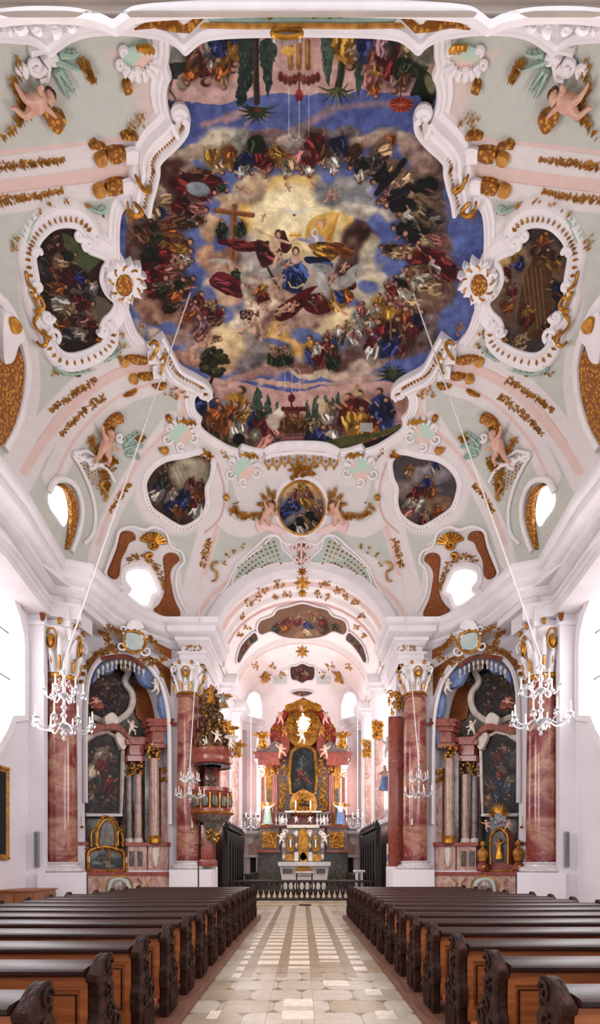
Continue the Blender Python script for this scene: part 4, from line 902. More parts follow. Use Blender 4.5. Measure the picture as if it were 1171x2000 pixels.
    # old man in gold with orb
    PL(smooth([(598, 470), (602, 430), (640, 412), (664, 414), (652, 440), (648, 465), (640, 480)], 3), (226, 184, 92), 1, .3, (206, 150, 60)); S([(660, 416), (650, 450), (636, 470)], 5, (206, 140, 50), .9, 1)
    B(618, 470, 20, 16, .3, (150, 140, 156), .3, 1, 0, col2=(190, 182, 190)); B(614, 452, 7, 9, 0, (226, 220, 210), .3); B(615, 452, 4.5, 5.5, 0, (206, 156, 126), .3); S([(616, 460), (619, 468)], 7, (226, 222, 216), 1, 1); S([(606, 470), (592, 466), (584, 464)], 6, (150, 140, 160), 1, 1)
    c.robe(634, 488, 60, 34, .3, GO, 12); c.robe(668, 486, 50, 22, .5, OR, 8); c.robe(650, 478, 40, 16, .2, (180, 100, 40), 6)
    S([(567, 457), (586, 457)], 5, (206, 150, 50), 1, 1)
    for k in range(5): S([(568 + k * 4.4, 458), (567 + k * 4.8, 450)], 2, (216, 164, 66), 1, .8)
    # woman in blue on clouds
    c.robe(575, 530, 58, 52, 1.4, (62, 82, 138), 16); c.robe(572, 550, 46, 40, 1.5, (58, 78, 134), 12); c.robe(625, 512, 60, 26, .35, (46, 62, 112), 9); c.robe(561, 512, 26, 22, 0, (120, 124, 150), 5)
    B(577, 502, 10, 11, 0, (206, 164, 140), .3); B(577, 487, 7.5, 9, 0, (96, 66, 48), .3); B(577, 489, 4.5, 6, 0, (222, 178, 148), .3); c.stroke([(563, 548), (568, 558), (580, 560), (592, 552)], 3, (196, 180, 130), 1, 1)
    for k in range(12): a = PI * (1.0 + k / 11.0); B(577 + 15 * math.cos(a), 488 + 15 * math.sin(a), 1.0, 1.0, 0, (90, 80, 60), .3)
    # angels
    PL(smooth([(410, 540), (430, 528), (470, 542), (480, 560), (470, 580), (440, 570), (412, 556)], 3), (110, 38, 44), 1, .2); c.robe(440, 556, 60, 28, .3, (124, 48, 54), 12); c.robe(463, 532, 30, 22, .3, (50, 66, 44), 7)
    S([(445, 525), (443, 512), (450, 506)], 5, (176, 118, 92), 1, 1); B(470, 523, 5, 6, 0, (196, 140, 112), .3); S([(475, 540), (490, 548), (498, 540)], 5, (190, 134, 104), 1, 1)
    for a in ((480, 528, 24, 10, -1.3), (430, 508, 22, 6, .1), (500, 552, 26, 7, .5), (478, 568, 18, 6, 1.2)): B(a[0], a[1], a[2], a[3], a[4], (150, 138, 124), .3, .95, 0, col2=(206, 196, 176))
    FG(500, 568, 44, -2.4, WH, CR); FG(512, 562, 30, -.6, GO, OR); S([(522, 520), (535, 545), (543, 560)], 5, (50, 62, 40), 1, 1)
    PL(smooth([(540, 600), (575, 575), (600, 560), (622, 556), (600, 575), (588, 598), (570, 618), (540, 624)], 3), (100, 26, 26), 1, .2); PL(smooth([(595, 575), (640, 570), (650, 600), (620, 612), (594, 600)], 3), (96, 26, 24), 1, .2); c.robe(575, 600, 60, 20, -.7, (110, 30, 30), 6); c.robe(680, 540, 34, 50, 0, (134, 40, 30), 8)
    FG(615, 590, 34, -1.8, GY_, CR); FG(625, 580, 24, -1.2, RO, CR); FG(655, 560, 60, -2.0, OR, GO, pose=1); c.robe(655, 582, 50, 34, 1.0, GO, 10); c.robe(675, 575, 34, 30, 1.2, OR, 8); c.robe(662, 575, 30, 18, .9, BL, 5)
    for a in ((632, 555, 30, 9, 1.2), (672, 548, 30, 13, -.4), (690, 525, 20, 7, -.6), (625, 520, 26, 9, 0.1)): B(a[0], a[1], a[2], a[3], a[4], (130, 130, 128), .3, .95, 0, col2=(196, 192, 180))
    for a in ((672, 520, 20, -1.2), (648, 540, 20, -1.5), (560, 515, 18, -1), (552, 510, 14, -2), (545, 540, 22, -.5)): c.putto(a[0], a[1], a[2], a[3])
    S([(652, 590), (662, 602), (676, 612)], 6, (206, 150, 110), 1, 1)
    # dove
    B(575, 412, 9, 4, .3, (222, 212, 196), .3); S([(570, 410), (553, 406), (560, 412)], 3.5, (226, 218, 200), 1, 1); S([(580, 410), (603, 403), (590, 412)], 3.5, (226, 218, 200), 1, 1); B(574, 417, 3, 2.5, 0, (150, 60, 40), .4)
    # cherubs
    for a in ((470, 364, 22, .7), (488, 374, 18, .4), (513, 422, 16, -1), (562, 362, 18, 1.2), (614, 358, 16, 1), (642, 380, 24, -1.3), (655, 376, 20, -1.6), (632, 432, 18, -1.2), (556, 598, 26, -.6), (572, 596, 22, -1.2), (547, 606, 20, -.9), (488, 618, 22, -1.1), (500, 632, 26, -1.8), (478, 640, 28, -.5), (512, 648, 28, .9), (520, 602, 20, -2), (548, 640, 26, -1.2), (390, 672, 30, -.6), (375, 684, 30, -1.9), (402, 664, 24, -1.3), (415, 660, 20, -1), (490, 590, 14, -1.2), (540, 560, 16, -2), (620, 430, 14, -1)): c.putto(*a)
    for k in range(40): B(488 + c.rnd.uniform(-19, 19), 612 + c.rnd.uniform(-9, 9), 2.8, 2.2, c.rnd.random() * 3, c.rnd.choice([(70, 42, 34), (110, 70, 56), (50, 36, 30), (150, 110, 86)]), .4)
    for k in range(20): B(425 + c.rnd.uniform(-9, 9), 660 + c.rnd.uniform(-6, 6), 2.4, 2, 0, c.rnd.choice([(160, 120, 80), (110, 76, 56), (70, 60, 40)]), .4)
    # lower garden
    B(520, 868, 260, 14, 0, (84, 80, 50), .3, 1, .05); PL(smooth([(500, 846), (540, 836), (590, 832), (650, 838), (660, 866), (590, 866), (520, 880), (490, 872)], 3), (120, 74, 74), 1, .1)
    for y in (842, 850, 858): S([(510, y + 4), (560, y - 4), (590, y - 5), (640, y - 1)], 1.6, (170, 126, 124), .8, 1)
    PL(smooth([(385, 770), (402, 775), (394, 800), (410, 850), (440, 868), (400, 850), (384, 810)], 3), (60, 46, 34), 1, .2)
    PL(smooth([(400, 840), (450, 830), (472, 860), (440, 870), (404, 850)], 3), (64, 62, 40), 1, .3)
    for x, y0, w in ((502, 752, 17), (523, 766, 12), (541, 780, 8), (601, 776, 8), (617, 768, 12), (635, 768, 11), (659, 762, 14), (648, 772, 10)):
        PL(smooth([(x, y0), (x + w * .7, y0 + 34), (x + w, y0 + 76), (x - w, y0 + 76), (x - w * .7, y0 + 34)], 3), (74, 96, 78), 1, .5, (46, 62, 50))
        for k in range(16): t = c.rnd.uniform(.1, .95); xx = x + c.rnd.uniform(-w, w) * t * .8; yy = y0 + 72 * t; S([(xx, yy), (xx + 2, yy - 5)], 1.8, c.rnd.choice([(112, 130, 104), (40, 56, 44)]), .6, 1)
    for k in range(70): a = c.rnd.uniform(0, 2 * PI); q = math.sqrt(c.rnd.random()); B(418 + math.cos(a) * q * 27, 706 + math.sin(a) * q * 24 + (4 if c.rnd.random() < .5 else -4), 7, 4.5, c.rnd.uniform(-.6, .6), c.rnd.choice([(34, 38, 26), (54, 56, 34), (44, 50, 34), (76, 74, 44)]), .35)
    S([(416, 730), (408, 752)], 6, (60, 46, 34))
    for k in range(34):
        a = -PI * (0.02 + 0.96 * k / 33); L_ = 30 + 8 * math.sin(k * 1.7); S([(768, 742), (768 + math.cos(a) * L_ * .6, 742 + math.sin(a) * L_ * .7 - 3), (768 + math.cos(a) * L_, 742 + math.sin(a) * L_ * .85)], 5, ((46, 58, 46), (84, 92, 66), (34, 44, 36))[k % 3], 1, 1, 0, True)
    for a in [(405, 800, 76, -100, BL, NV), (400, 775, 64, -70, NV, BL), (430, 800, 60, -110, MV, BL), (462, 790, 90, -75, GO, WH), (450, 810, 70, -60, OR, OR), (470, 822, 56, -70, WH, WH), (415, 815, 70, -50, OR, BR), (500, 830, 60, -100, CR, CR), (515, 840, 66, -80, CR, RO), (495, 815, 50, -110, BL, BL), (508, 812, 40, -70, GN, CR), (540, 830, 40, -95, RO, RO), (478, 800, 40, -60, TN, GO), (565, 825, 36, -90, TN, RO),
              (615, 830, 40, -95, TN, TN), (632, 820, 46, -90, TN, TN), (655, 815, 60, -95, MV, RO), (685, 800, 80, -100, CR, CR), (700, 800, 96, -92, CR, GO), (702, 820, 70, -85, GO, GO), (735, 820, 50, -80, BR, CR), (745, 790, 80, -100, BL, BL), (752, 800, 60, -80, NV, BL), (620, 850, 60, -60, BL, NV), (650, 850, 50, -100, WH, BL), (725, 830, 50, -90, CR, OR), (640, 800, 40, -90, TN, WH)]: FG(a[0], a[1], a[2], math.radians(a[3]), a[4], a[5])
    B(466, 856, 12, 12, .5, (22, 20, 22), .3, 1, .2); B(498, 848, 13, 14, 0, (96, 84, 66), .2); B(498, 848, 9, 10, 0, (60, 50, 44), .2)
    for k in range(6): a = PI * k / 6; S([(498 - 9 * math.cos(a), 848 - 10 * math.sin(a)), (498 + 9 * math.cos(a), 848 + 10 * math.sin(a))], 1.2, (196, 186, 160), .9, .8)
    B(545, 810, 12, 16, .4, (196, 180, 160), .3, 1, 0, col2=(226, 214, 196)); B(534, 822, 14, 16, -.2, (190, 172, 152), .3); B(629, 796, 7, 14, .3, (196, 166, 130), .3); B(626, 782, 8, 5, -.2, (200, 172, 136), .3)
    PL([(703, 824), (728, 824), (728, 842), (703, 842)], (170, 164, 156)); S([(698, 752), (694, 768), (704, 768)], 8, (176, 146, 100), 1, 1)
    for x in (560, 570, 580): B(x, 800 + abs(x - 570) * .2, 6, 7, 0, (96, 40, 34), .3, 1, 0, col2=(140, 76, 56))
    for x in (553, 562, 571, 580, 588, 595): B(x, 797, 5, 5, 0, (92, 36, 34), .3)
    for x in (558, 568, 579, 589): c.fig(x, 822, 34, -PI / 2, (146, 96, 52), (120, 74, 42), skin=(176, 120, 70))
    B(569, 776, 7, 8, 0, (100, 30, 32), .3); S([(569, 782), (569, 796)], 4, (96, 34, 32)); S([(569, 765), (569, 770)], 4, (96, 34, 32))
    for x in (556, 570, 585): S([(x, 722), (x, 768)], 1.2, (206, 206, 210), .7, .8)
    S([(556, 724), (560, 717), (566, 717), (570, 722), (575, 717), (581, 717), (585, 724)], 1.2, (206, 206, 210), .7, .8)
    PL(smooth([(708, 866), (728, 858), (770, 842), (792, 826), (794, 850), (740, 876), (712, 874)], 3), (44, 26, 22)); PL(smooth([(620, 864), (700, 846), (740, 842), (782, 826), (774, 842), (720, 858), (660, 876)], 3), (84, 82, 46), 1, .3)
    B(786, 790, 10, 18, 0, (150, 112, 90), .4, .9, .2); B(236, 430, 10, 18, 0, (66, 78, 136), .6, .6)
    c.c *= (0.93 + 0.22 * c.n3[..., None]); c.grain(0.05)
    return c
fr = main_fresco()
FO = smooth(OUT, 1)
painting = painted('ceiling_painting', fr, ellv, 0.03, 'paint', rich=True, outline=FO, label='huge multicoloured fresco of saints on clouds filling the middle of the nave vault', cat='painting')

# its stucco frame
RIM = [(-0.02, -0.05), (-0.02, 0.06), (0.02, 0.11), (0.07, 0.12), (0.1, 0.08), (0.14, 0.08), (0.17, 0.04), (0.24, 0.03), (0.26, -0.05)]
HVY = [(-0.05, -0.05), (-0.06, 0.1), (-0.02, 0.2), (0.05, 0.22), (0.08, 0.14), (0.2, 0.12), (0.24, 0.2), (0.3, 0.2), (0.34, 0.1), (0.42, 0.08), (0.46, -0.05)]
frame = thing('fresco_frame', (0, 12, 13.5), 'scalloped white stucco frame with gilt beading around the largest ceiling fresco', 'frame')
def span(a, b, L=None):
    L = L or OUT_L; i = min(range(len(L)), key=lambda k: math.hypot(L[k][0] - a[0], L[k][1] - a[1])); j = min(range(len(L)), key=lambda k: math.hypot(L[k][0] - b[0], L[k][1] - b[1])); return L[i:j + 1]
for s in (-1, 1):
    K = lambda p: mir(p, s)
    sg = 1 if s < 0 else -1
    PF = lambda pf: [(a * sg, h) for a, h in pf]
    mb = MB()
    uvsweep(mb, K(smooth([(327, 40), (327, 97), (324, 116), (331, 140), (324, 156), (322, 181), (328, 207), (345, 222)], 4, False)), ell, PF(RIM))
    uvsweep(mb, K(smooth([(268, 394), (250, 394), (235, 408), (230, 453), (233, 520), (241, 571), (252, 610), (264, 642), (280, 662)], 4, False)), ell, PF([(a * 0.8, h) for a, h in RIM]))
    low = [(398, 778), (386, 766), (378, 779), (381, 799), (393, 813)]
    uvsweep(mb, K(smooth(low, 4, False)), ell, PF(RIM)); uvsweep(mb, K(smooth([(393, 813), (390, 827), (401, 841), (440, 866), (464, 875)], 3, False)), ell, PF(RIM))
    uvsweep(mb, K(smooth([(471, 865), (492, 872), (514, 876)], 3, False)), ell, PF(RIM)); uvsweep(mb, K(smooth([(514, 876), (532, 866), (556, 861), (590, 860)], 4, False)), ell, PF([(a * 1.2, h) for a, h in RIM]))
    mb.build('rim_moulding', 'stucco', frame)
    up = smooth([(352, 206), (362, 214), (361, 232), (351, 249), (334, 268), (314, 286), (303, 302), (304, 318), (297, 350), (290, 376), (286, 404)], 4, False)
    dn = smooth([(312, 646), (328, 675), (344, 706), (356, 718), (381, 731), (401, 744), (410, 760), (402, 774)], 4, False)
    hB = lambda u, v: (ell(u, v)[0] + ell(u, v)[1] * 0.12, ell(u, v)[1])
    for path, (cx_, cy_, a0, sg2) in ((up, (345, 206, -0.2, 1)), (dn, (396, 764, 0.4, 1))):
        mb = MB(); uvsweep(mb, K(path), ell, PF(HVY)); sp_ = spiral(cx_, cy_, 13, 1.3, a0, -sg2, 18); uvtube(mb, K(sp_), ell, [0.075 - 0.0025 * i for i in range(19)], 0.12, 8); sm = mb.build('scrolled_moulding', 'stucco', frame)
        mb = MB(); ps = [Vector(p) for p in path[3:-2]]
        for a, b in zip(ps, ps[1:]):
            d = (b - a); nn = Vector((-d.y, d.x)).normalized()
            for t in (0.0, 0.5):
                q = a.lerp(b, t); w = 10.0; cand = q + nn * w
                if cand.x > q.x: cand = q - nn * w
                petal(mb, mu(cand.x, s), cand.y, math.atan2(d.y, d.x) + (0.6 if t else -0.6), 7, 5, hB, 0.07)
        mb.build('gilt_beading', 'gold', sm)
# ---------------------------------------------------------------- pews
PITCH = 0.84
def end_outline():
    return smooth([(0.0, 0.0), (0.0, 0.3), (-0.035, 0.34), (-0.035, 0.52), (0.0, 0.56), (0.0, 0.78), (-0.05, 0.82), (-0.06, 0.88), (0.02, 0.92), (0.1, 0.97), (0.17, 0.995), (0.24, 0.99), (0.275, 0.96), (0.25, 0.92), (0.29, 0.88), (0.27, 0.8), (0.33, 0.74), (0.3, 0.68), (0.34, 0.6), (0.43, 0.53), (0.49, 0.46), (0.5, 0.39), (0.44, 0.33), (0.41, 0.24), (0.43, 0.14), (0.46, 0.06), (0.43, 0.0)], 2)
end_outline_ = end_outline
def end_outline(): return [(y * .8, max(z, 0.004)) for y, z in end_outline_()]
def pew_end(mb, x0, x1):
    out = end_outline(); n = len(out); b = 0.014
    ins = [(y, max(z, 0.004)) for y, z in inset(out, b)]; ys = [(x0, ins), (x0 + b, out), (x1 - b, out), (x1, ins)]
    vs = [(x, y, z) for x, o in ys for y, z in o]; fs = [(r * n + i, r * n + (i + 1) % n, (r + 1) * n + (i + 1) % n, (r + 1) * n + i) for r in range(3) for i in range(n)]
    for t in tessellate_polygon([[Vector((a, c, 0)) for a, c in ins]]): fs.append(tuple(t)); fs.append(tuple(3 * n + i for i in t))
    mb.add(vs, fs)
def carving(mb, x, s):
    """acanthus scrolls and bark-like ribs on the face of a pew end; s is the outward side"""
    def at(y, z, h=0.0): return Vector((x + s * h, y * .8, z))
    def hit(u, v): return at(u, v), Vector((s, 0, 0))
    for (cy_, cz, r, a0, sg) in ((0.17, 0.9, 0.075, 0.3, 1), (0.14, 0.72, 0.07, 2.2, -1), (0.2, 0.55, 0.075, 0.2, 1), (0.34, 0.44, 0.09, 3.4, -1), (0.14, 0.4, 0.06, 1, 1)):
        mb.tube([at(a, b, 0.008) for a, b in spiral(cy_, cz, r, 1.2, a0, sg, 12)], [0.014 - 0.0008 * i for i in range(13)], 5)
    for k in range(6):
        y0 = 0.07 + 0.06 * k; mb.tube([at(y0, 0.04, 0.006), at(y0 + 0.02 * math.sin(k), 0.14, 0.012), at(y0 - 0.012, 0.24, 0.012), at(y0 + 0.015, 0.33, 0.006)], [0.012, 0.016, 0.015, 0.01], 5)
    for (y, z, a, l) in ((0.1, 0.62, 1.2, .13), (0.22, 0.64, 2.0, .12), (0.12, 0.82, 0.9, .1), (0.22, 0.8, 1.9, .1), (0.28, 0.48, 0.6, .13), (0.22, 0.44, -0.6, .12), (0.38, 0.38, -1.4, .1), (0.08, 0.5, 1.4, .1), (0.4, 0.5, 2.4, .09), (0.18, 0.98, 0.2, .07)):
        petal(mb, y, z, a, l, l * 0.42, hit, 0.022)
class PB(MB):
    def build(q, *a, **k):
        q.v = [(x, y, z * 0.9) for x, y, z in q.v]; return MB.build(q, *a, **k)
def make_pew(s, xi, xo, detail):
    """s = -1 left block, +1 right block; xi, xo distance of aisle end and wall end from the axis; origin at the aisle end's foot"""
    root = thing('pew', (0, 0, 0), 'tmp', 'pew')
    L_ = xo - xi
    o = PB(); pew_end(o, 0.0, 0.085) if s > 0 else pew_end(o, -0.085, 0.0); e1 = o.build('carved_end', 'carved_wood', root)
    o = PB(); carving(o, 0.0 if s > 0 else 0.0, -s); k = o.build('carving', 'carved_wood', e1)
    o = PB(); a, b = sorted((s * (L_ - 0.085), s * L_)); pew_end(o, a, b); o.build('carved_end', 'carved_wood', root)
    X0, X1 = sorted((s * 0.085, s * (L_ - 0.085)))
    o = PB(); vs = []
    prof = [(-0.05, 0.865), (-0.065, 0.88), (-0.065, 0.905), (-0.05, 0.918), (0.19, 0.94), (0.22, 0.93), (0.22, 0.9), (0.19, 0.885)]
    n = len(prof); o.add([(x, y, z) for x in (X0, X1) for y, z in prof], [(i, (i + 1) % n, n + (i + 1) % n, n + i) for i in range(n)] + [tuple(range(n)), tuple(range(2 * n - 1, n - 1, -1))]); o.build('book_rest', 'dark_wood', root)
    o = PB(); o.box(X0, X1, 0.03, 0.06, 0.14, 0.87); bp = o.build('backrest', 'warm_wood', root, sm=False)
    o = PB(); o.box(X0, X1, 0.0, 0.03, 0.76, 0.86); o.box(X0, X1, 0.0, 0.03, 0.2, 0.3)
    npan = max(2, int(round(L_ / 0.95))); w = (X1 - X0) / npan
    for i in range(npan + 1): c_ = X0 + w * i; o.box(max(X0, c_ - 0.05), min(X1, c_ + 0.05), 0.0, 0.03, 0.3, 0.76)
    o.build('panel_frame', 'warm_wood', bp, sm=False)
    for i in range(npan):
        c_ = X0 + w * (i + 0.5); m_ = PB()
        for (a_, b_, c2, d2) in ((c_ - w / 2 + 0.08, c_ + w / 2 - 0.08, 0.34, 0.348), (c_ - w / 2 + 0.08, c_ + w / 2 - 0.08, 0.712, 0.72), (c_ - w / 2 + 0.08, c_ - w / 2 + 0.09, 0.34, 0.72), (c_ + w / 2 - 0.09, c_ + w / 2 - 0.08, 0.34, 0.72)): m_.box(a_, b_, 0.022, 0.03, c2, d2)
        m_.build('panel_bead', 'dark_wood', bp, sm=False)
    o = PB(); o.bbox(X0, X1, 0.06, 0.42, 0.42, 0.45, 0.008); o.build('seat', 'warm_wood', root)
    o = PB(); o.add([(x, y, z) for x in (X0, X1) for y, z in ((-0.26, 0.2), (-0.08, 0.23), (-0.08, 0.2), (-0.26, 0.17))], [(0, 1, 2, 3), (7, 6, 5, 4), (0, 4, 5, 1), (1, 5, 6, 2), (2, 6, 7, 3), (3, 7, 4, 0)]); o.build('kneeler', 'warm_wood', root, sm=False)
    for i in range(3 if detail else 2):
        m_ = PB(); c_ = X0 + (X1 - X0) * (i + 0.3) / 3; m_.tube([(c_, 0.0, 0.64), (c_, -0.03, 0.64), (c_, -0.045, 0.62), (c_ + 0.015, -0.05, 0.585)], [0.02, 0.012, 0.01, 0.008], 6); m_.ball((c_, -0.02, 0.645), 0.024, 7, 5); m_.build('hat_hook', 'iron', root)
    return root
ordn = ['', 'second ', 'third ', 'fourth ', 'fifth ', 'sixth ', 'seventh ', 'eighth ', 'ninth ', 'tenth ', 'eleventh ', 'twelfth ', 'thirteenth ', 'fourteenth ', 'fifteenth ']
NP = 15
for s in (-1, 1):
    side = 'left' if s < 0 else 'right'
    protos = {}
    for k in range(NP):
        xo = 5.0 if k < 11 else 4.75 - 0.06 * (k - 11)
        key = round(xo, 2)
        if key not in protos: r = protos[key] = make_pew(s, 1.25, xo, True)
        else: r = dup(protos[key])
        y = (2.47 if s < 0 else 2.6) + PITCH * k
        r.location = (s * 1.3, y, 0.1)
        pos = 'nearest' if k == 0 else ('farthest' if k == NP - 1 else ordn[k] + 'nearest')
        r['label'] = 'dark carved wooden pew, %s to the camera in the block %s of the aisle' % (pos, side)
        r['label'] = r['label'].replace('nearest to the camera in', 'counted from the camera in') if 0 < k < NP - 1 else r['label']
        if 0 < k < NP - 1: r['label'] = 'dark carved wooden pew, %sfrom the camera in the block %s of the aisle' % (ordn[k], side)
        r['group'] = 'pews %s of the aisle' % side
    o = MB(); a, b = sorted((s * 1.2, s * 5.4)); o.bbox(a, b, 1.2, 15.1, 0.0, 0.1, 0.012)
    o.build('pew_platform', 'plank', None, label='low brown plank platform under the pews %s of the stone aisle' % side, cat='platform')
# ---------------------------------------------------------------- figures grown as one continuous skin
def skin_mesh(J, E_, levels=1):
    """J: {name: (x, y, z, r)}; E_: bones. x right, y depth (toward viewer = -y), z up"""
    names = list(J); me = bpy.data.meshes.new('tmp'); me.from_pydata([J[n][:3] for n in names], [(names.index(a), names.index(b)) for a, b in E_], [])
    o = bpy.data.objects.new('tmp', me); C.objects.link(o)
    md = o.modifiers.new('s', 'SKIN'); md.use_smooth_shade = True
    for i, n in enumerate(names): me.skin_vertices[0].data[i].radius = (J[n][3], J[n][3]); me.skin_vertices[0].data[i].use_root = (i == 0)
    sb = o.modifiers.new('b', 'SUBSURF'); sb.levels = levels; sb.render_levels = levels
    dg = bpy.context.evaluated_depsgraph_get(); ev = o.evaluated_get(dg); m2 = ev.to_mesh()
    r = ([v.co[:] for v in m2.vertices], [tuple(p.vertices) for p in m2.polygons]); ev.to_mesh_clear()
    bpy.data.objects.remove(o); bpy.data.meshes.remove(me); return r
def body(pose, q=1.0):
    J = {'pelvis': (0, 0, 0, .085), 'belly': (0, -.02, .1, .09), 'chest': (0, 0, .2, .085), 'neck': (0, 0, .28, .04), 'skull': (0, -.01, .345, .07), 'crown': (0, .0, .41, .045)}
    E_ = [('pelvis', 'belly'), ('belly', 'chest'), ('chest', 'neck'), ('neck', 'skull'), ('skull', 'crown')]
    for sd, sx in (('l', -1), ('r', 1)):
        sh, el, ha, hi, kn, an, to = pose[sd]
        for nm, p, r in (('sh', sh, .045), ('el', el, .032), ('ha', ha, .022), ('hip', hi, .062), ('kn', kn, .042), ('an', an, .025), ('to', to, .018)): J[nm + sd] = (p[0], p[1], p[2], r)
        E_ += [('chest', 'sh' + sd), ('sh' + sd, 'el' + sd), ('el' + sd, 'ha' + sd), ('pelvis', 'hip' + sd), ('hip' + sd, 'kn' + sd), ('kn' + sd, 'an' + sd), ('an' + sd, 'to' + sd)]
    return skin_mesh({k: (*v[:3], v[3] * (q if 'skull' not in k and 'crown' not in k and 'neck' not in k else 1.15)) for k, v in J.items()}, E_)
POSES = {
    'reach': body({'l': ((-.1, 0, .24), (-.24, -.04, .3), (-.33, -.08, .42), (-.06, 0, -.03), (-.12, -.1, -.18), (-.1, 0, -.36), (-.14, -.06, -.38)), 'r': ((.1, 0, .24), (.2, -.06, .12), (.3, -.12, .2), (.06, 0, -.03), (.16, -.12, -.08), (.24, 0, -.24), (.3, -.04, -.26))}, 1.4),
    'fly': body({'l': ((-.1, 0, .24), (-.2, -.05, .16), (-.28, -.1, .26), (-.06, 0, -.03), (-.16, -.04, -.16), (-.3, .04, -.22), (-.36, .02, -.24)), 'r': ((.1, 0, .24), (.2, -.02, .32), (.3, -.06, .42), (.06, 0, -.03), (.08, -.06, -.22), (.0, .06, -.36), (-.02, .04, -.42))}, 1.4),
    'stand': body({'l': ((-.1, 0, .24), (-.2, -.03, .12), (-.16, -.14, .22), (-.05, 0, -.04), (-.07, -.03, -.26), (-.07, 0, -.48), (-.08, -.07, -.5)), 'r': ((.1, 0, .24), (.22, -.03, .28), (.3, -.1, .38), (.05, 0, -.04), (.07, -.05, -.26), (.06, 0, -.48), (.07, -.07, -.5))}),
}
def xf(c, ex, ey, ez, k): return lambda p: c + ex * (p[0] * k) + ey * (p[1] * k) + ez * (p[2] * k)
def put(mb, data, T): mb.add([T(p) for p in data[0]], data[1])
def wing_mesh(mb, T, sx):
    """feathered wing from the shoulder blade outward"""
    for k in range(7):
        a = 0.35 + 0.2 * k; l = 0.46 - 0.035 * k; w = 0.06
        q = [(0.05, .06, .2 - .02 * k), (0.05 + l * .5 * math.cos(a - .2), .1, .2 + l * .6 * math.sin(a)), (0.05 + l * math.cos(a), .13, .2 + l * math.sin(a))]
        mb.tube([T((sx * x, y, z)) for x, y, z in q], [w * .4, w * .55, w * .12] if True else 0, 5)
def robe_mesh(mb, T, lo=-.5, hi=.2, r0=.2, r1=.1, n=20, lean=0.0, seed=1):
    rn = random.Random(seed); ph = rn.random() * 6; m = 7; vs = []
    for i in range(m):
        t = i / (m - 1); z = lo + (hi - lo) * t; r = r0 + (r1 - r0) * t
        for k in range(n):
            a = 2 * PI * k / n; rr = r * (1 + 0.16 * (1 - t) * math.sin(a * 5 + ph + t * 1.5) + 0.06 * math.sin(a * 3 - t * 3)); vs.append(T((math.cos(a) * rr + lean * (1 - t), math.sin(a) * rr * .75, z)))
    mb.add(vs, [(i * n + k, i * n + (k + 1) % n, (i + 1) * n + (k + 1) % n, (i + 1) * n + k) for i in range(m - 1) for k in range(n)] + [tuple(range(n)), tuple((m - 1) * n + k for k in range(n))])
def frame_at(u, v, hit, off, ang, dpx, s=1):
    """placement on a surface at a traced pixel: x follows the image's right, z its up, rotated by ang; size from pixels"""
    p, n = hit(u, v); q, _ = hit(u + 1, v); w, _ = hit(u, v - 1)
    ex = (q - p); ez = (w - p); px = (ex.length + ez.length) / 2; ez = (ez - n * ez.dot(n)).normalized(); ex = ez.cross(n).normalized()
    if ex.dot(q - p) < 0: ex = -ex
    ca, sa = math.cos(ang), math.sin(ang); X = ex * ca + ez * sa; Z = ez * ca - ex * sa
    return p + n * off, X, -n, Z, px * dpx
def figure(name, u, v, hpx, hit, label, cat, pose='stand', ang=0.0, off=0.2, m='ivory', robe=None, wings=None, hair=None, flipx=False, group=None, sc=None):
    c_, X, Y, Z, k = frame_at(u, v, hit, off, ang, hpx)
    if sc: k = sc
    if flipx: X = -X
    T = xf(c_, X, Y, Z, k)
    mb = MB(); put(mb, POSES[pose], T)
    root = bpy.data.objects.new(name, None); C.objects.link(root); root.location = T((0, 0, -.5)); ORG[root] = Vector(root.location); root.empty_display_size = .1
    tags(root, label, cat, group)
    mb.build('body', m, root)
    if robe: mb = MB(); robe_mesh(mb, T, -.46 if pose == 'stand' else -.25, .21, .19, .1, seed=int(u)); mb.build('robe', robe, root)
    if wings:
        for sx in (-1, 1): mb = MB(); wing_mesh(mb, T, sx); mb.build('wing', wings, root)
    big = .095 if not robe else .068
    mb = MB(); mb.ball(T((0, -.02, .37)), big * k, 10, 8); mb.ball(T((0, -.02 - big, .365)), big * .2 * k, 6, 4)
    for sx in (-1, 1): mb.ball(T((sx * big * .95, -.01, .365)), big * .22 * k, 6, 4); mb.ball(T((sx * big * .5, -.02 - big * .7, .34)), big * .3 * k, 6, 4)
    hd = mb.build('head', m, root)
    mb = MB(); mb.ball(T((0, .03, .4)), big * .98 * k, 8, 6); mb.ball(T((0, 0, .4 + big * .5)), big * .7 * k, 8, 6); mb.build('hair', hair or ('gold' if m in ('gold', 'ivory') else 'bronze'), hd)
    return root

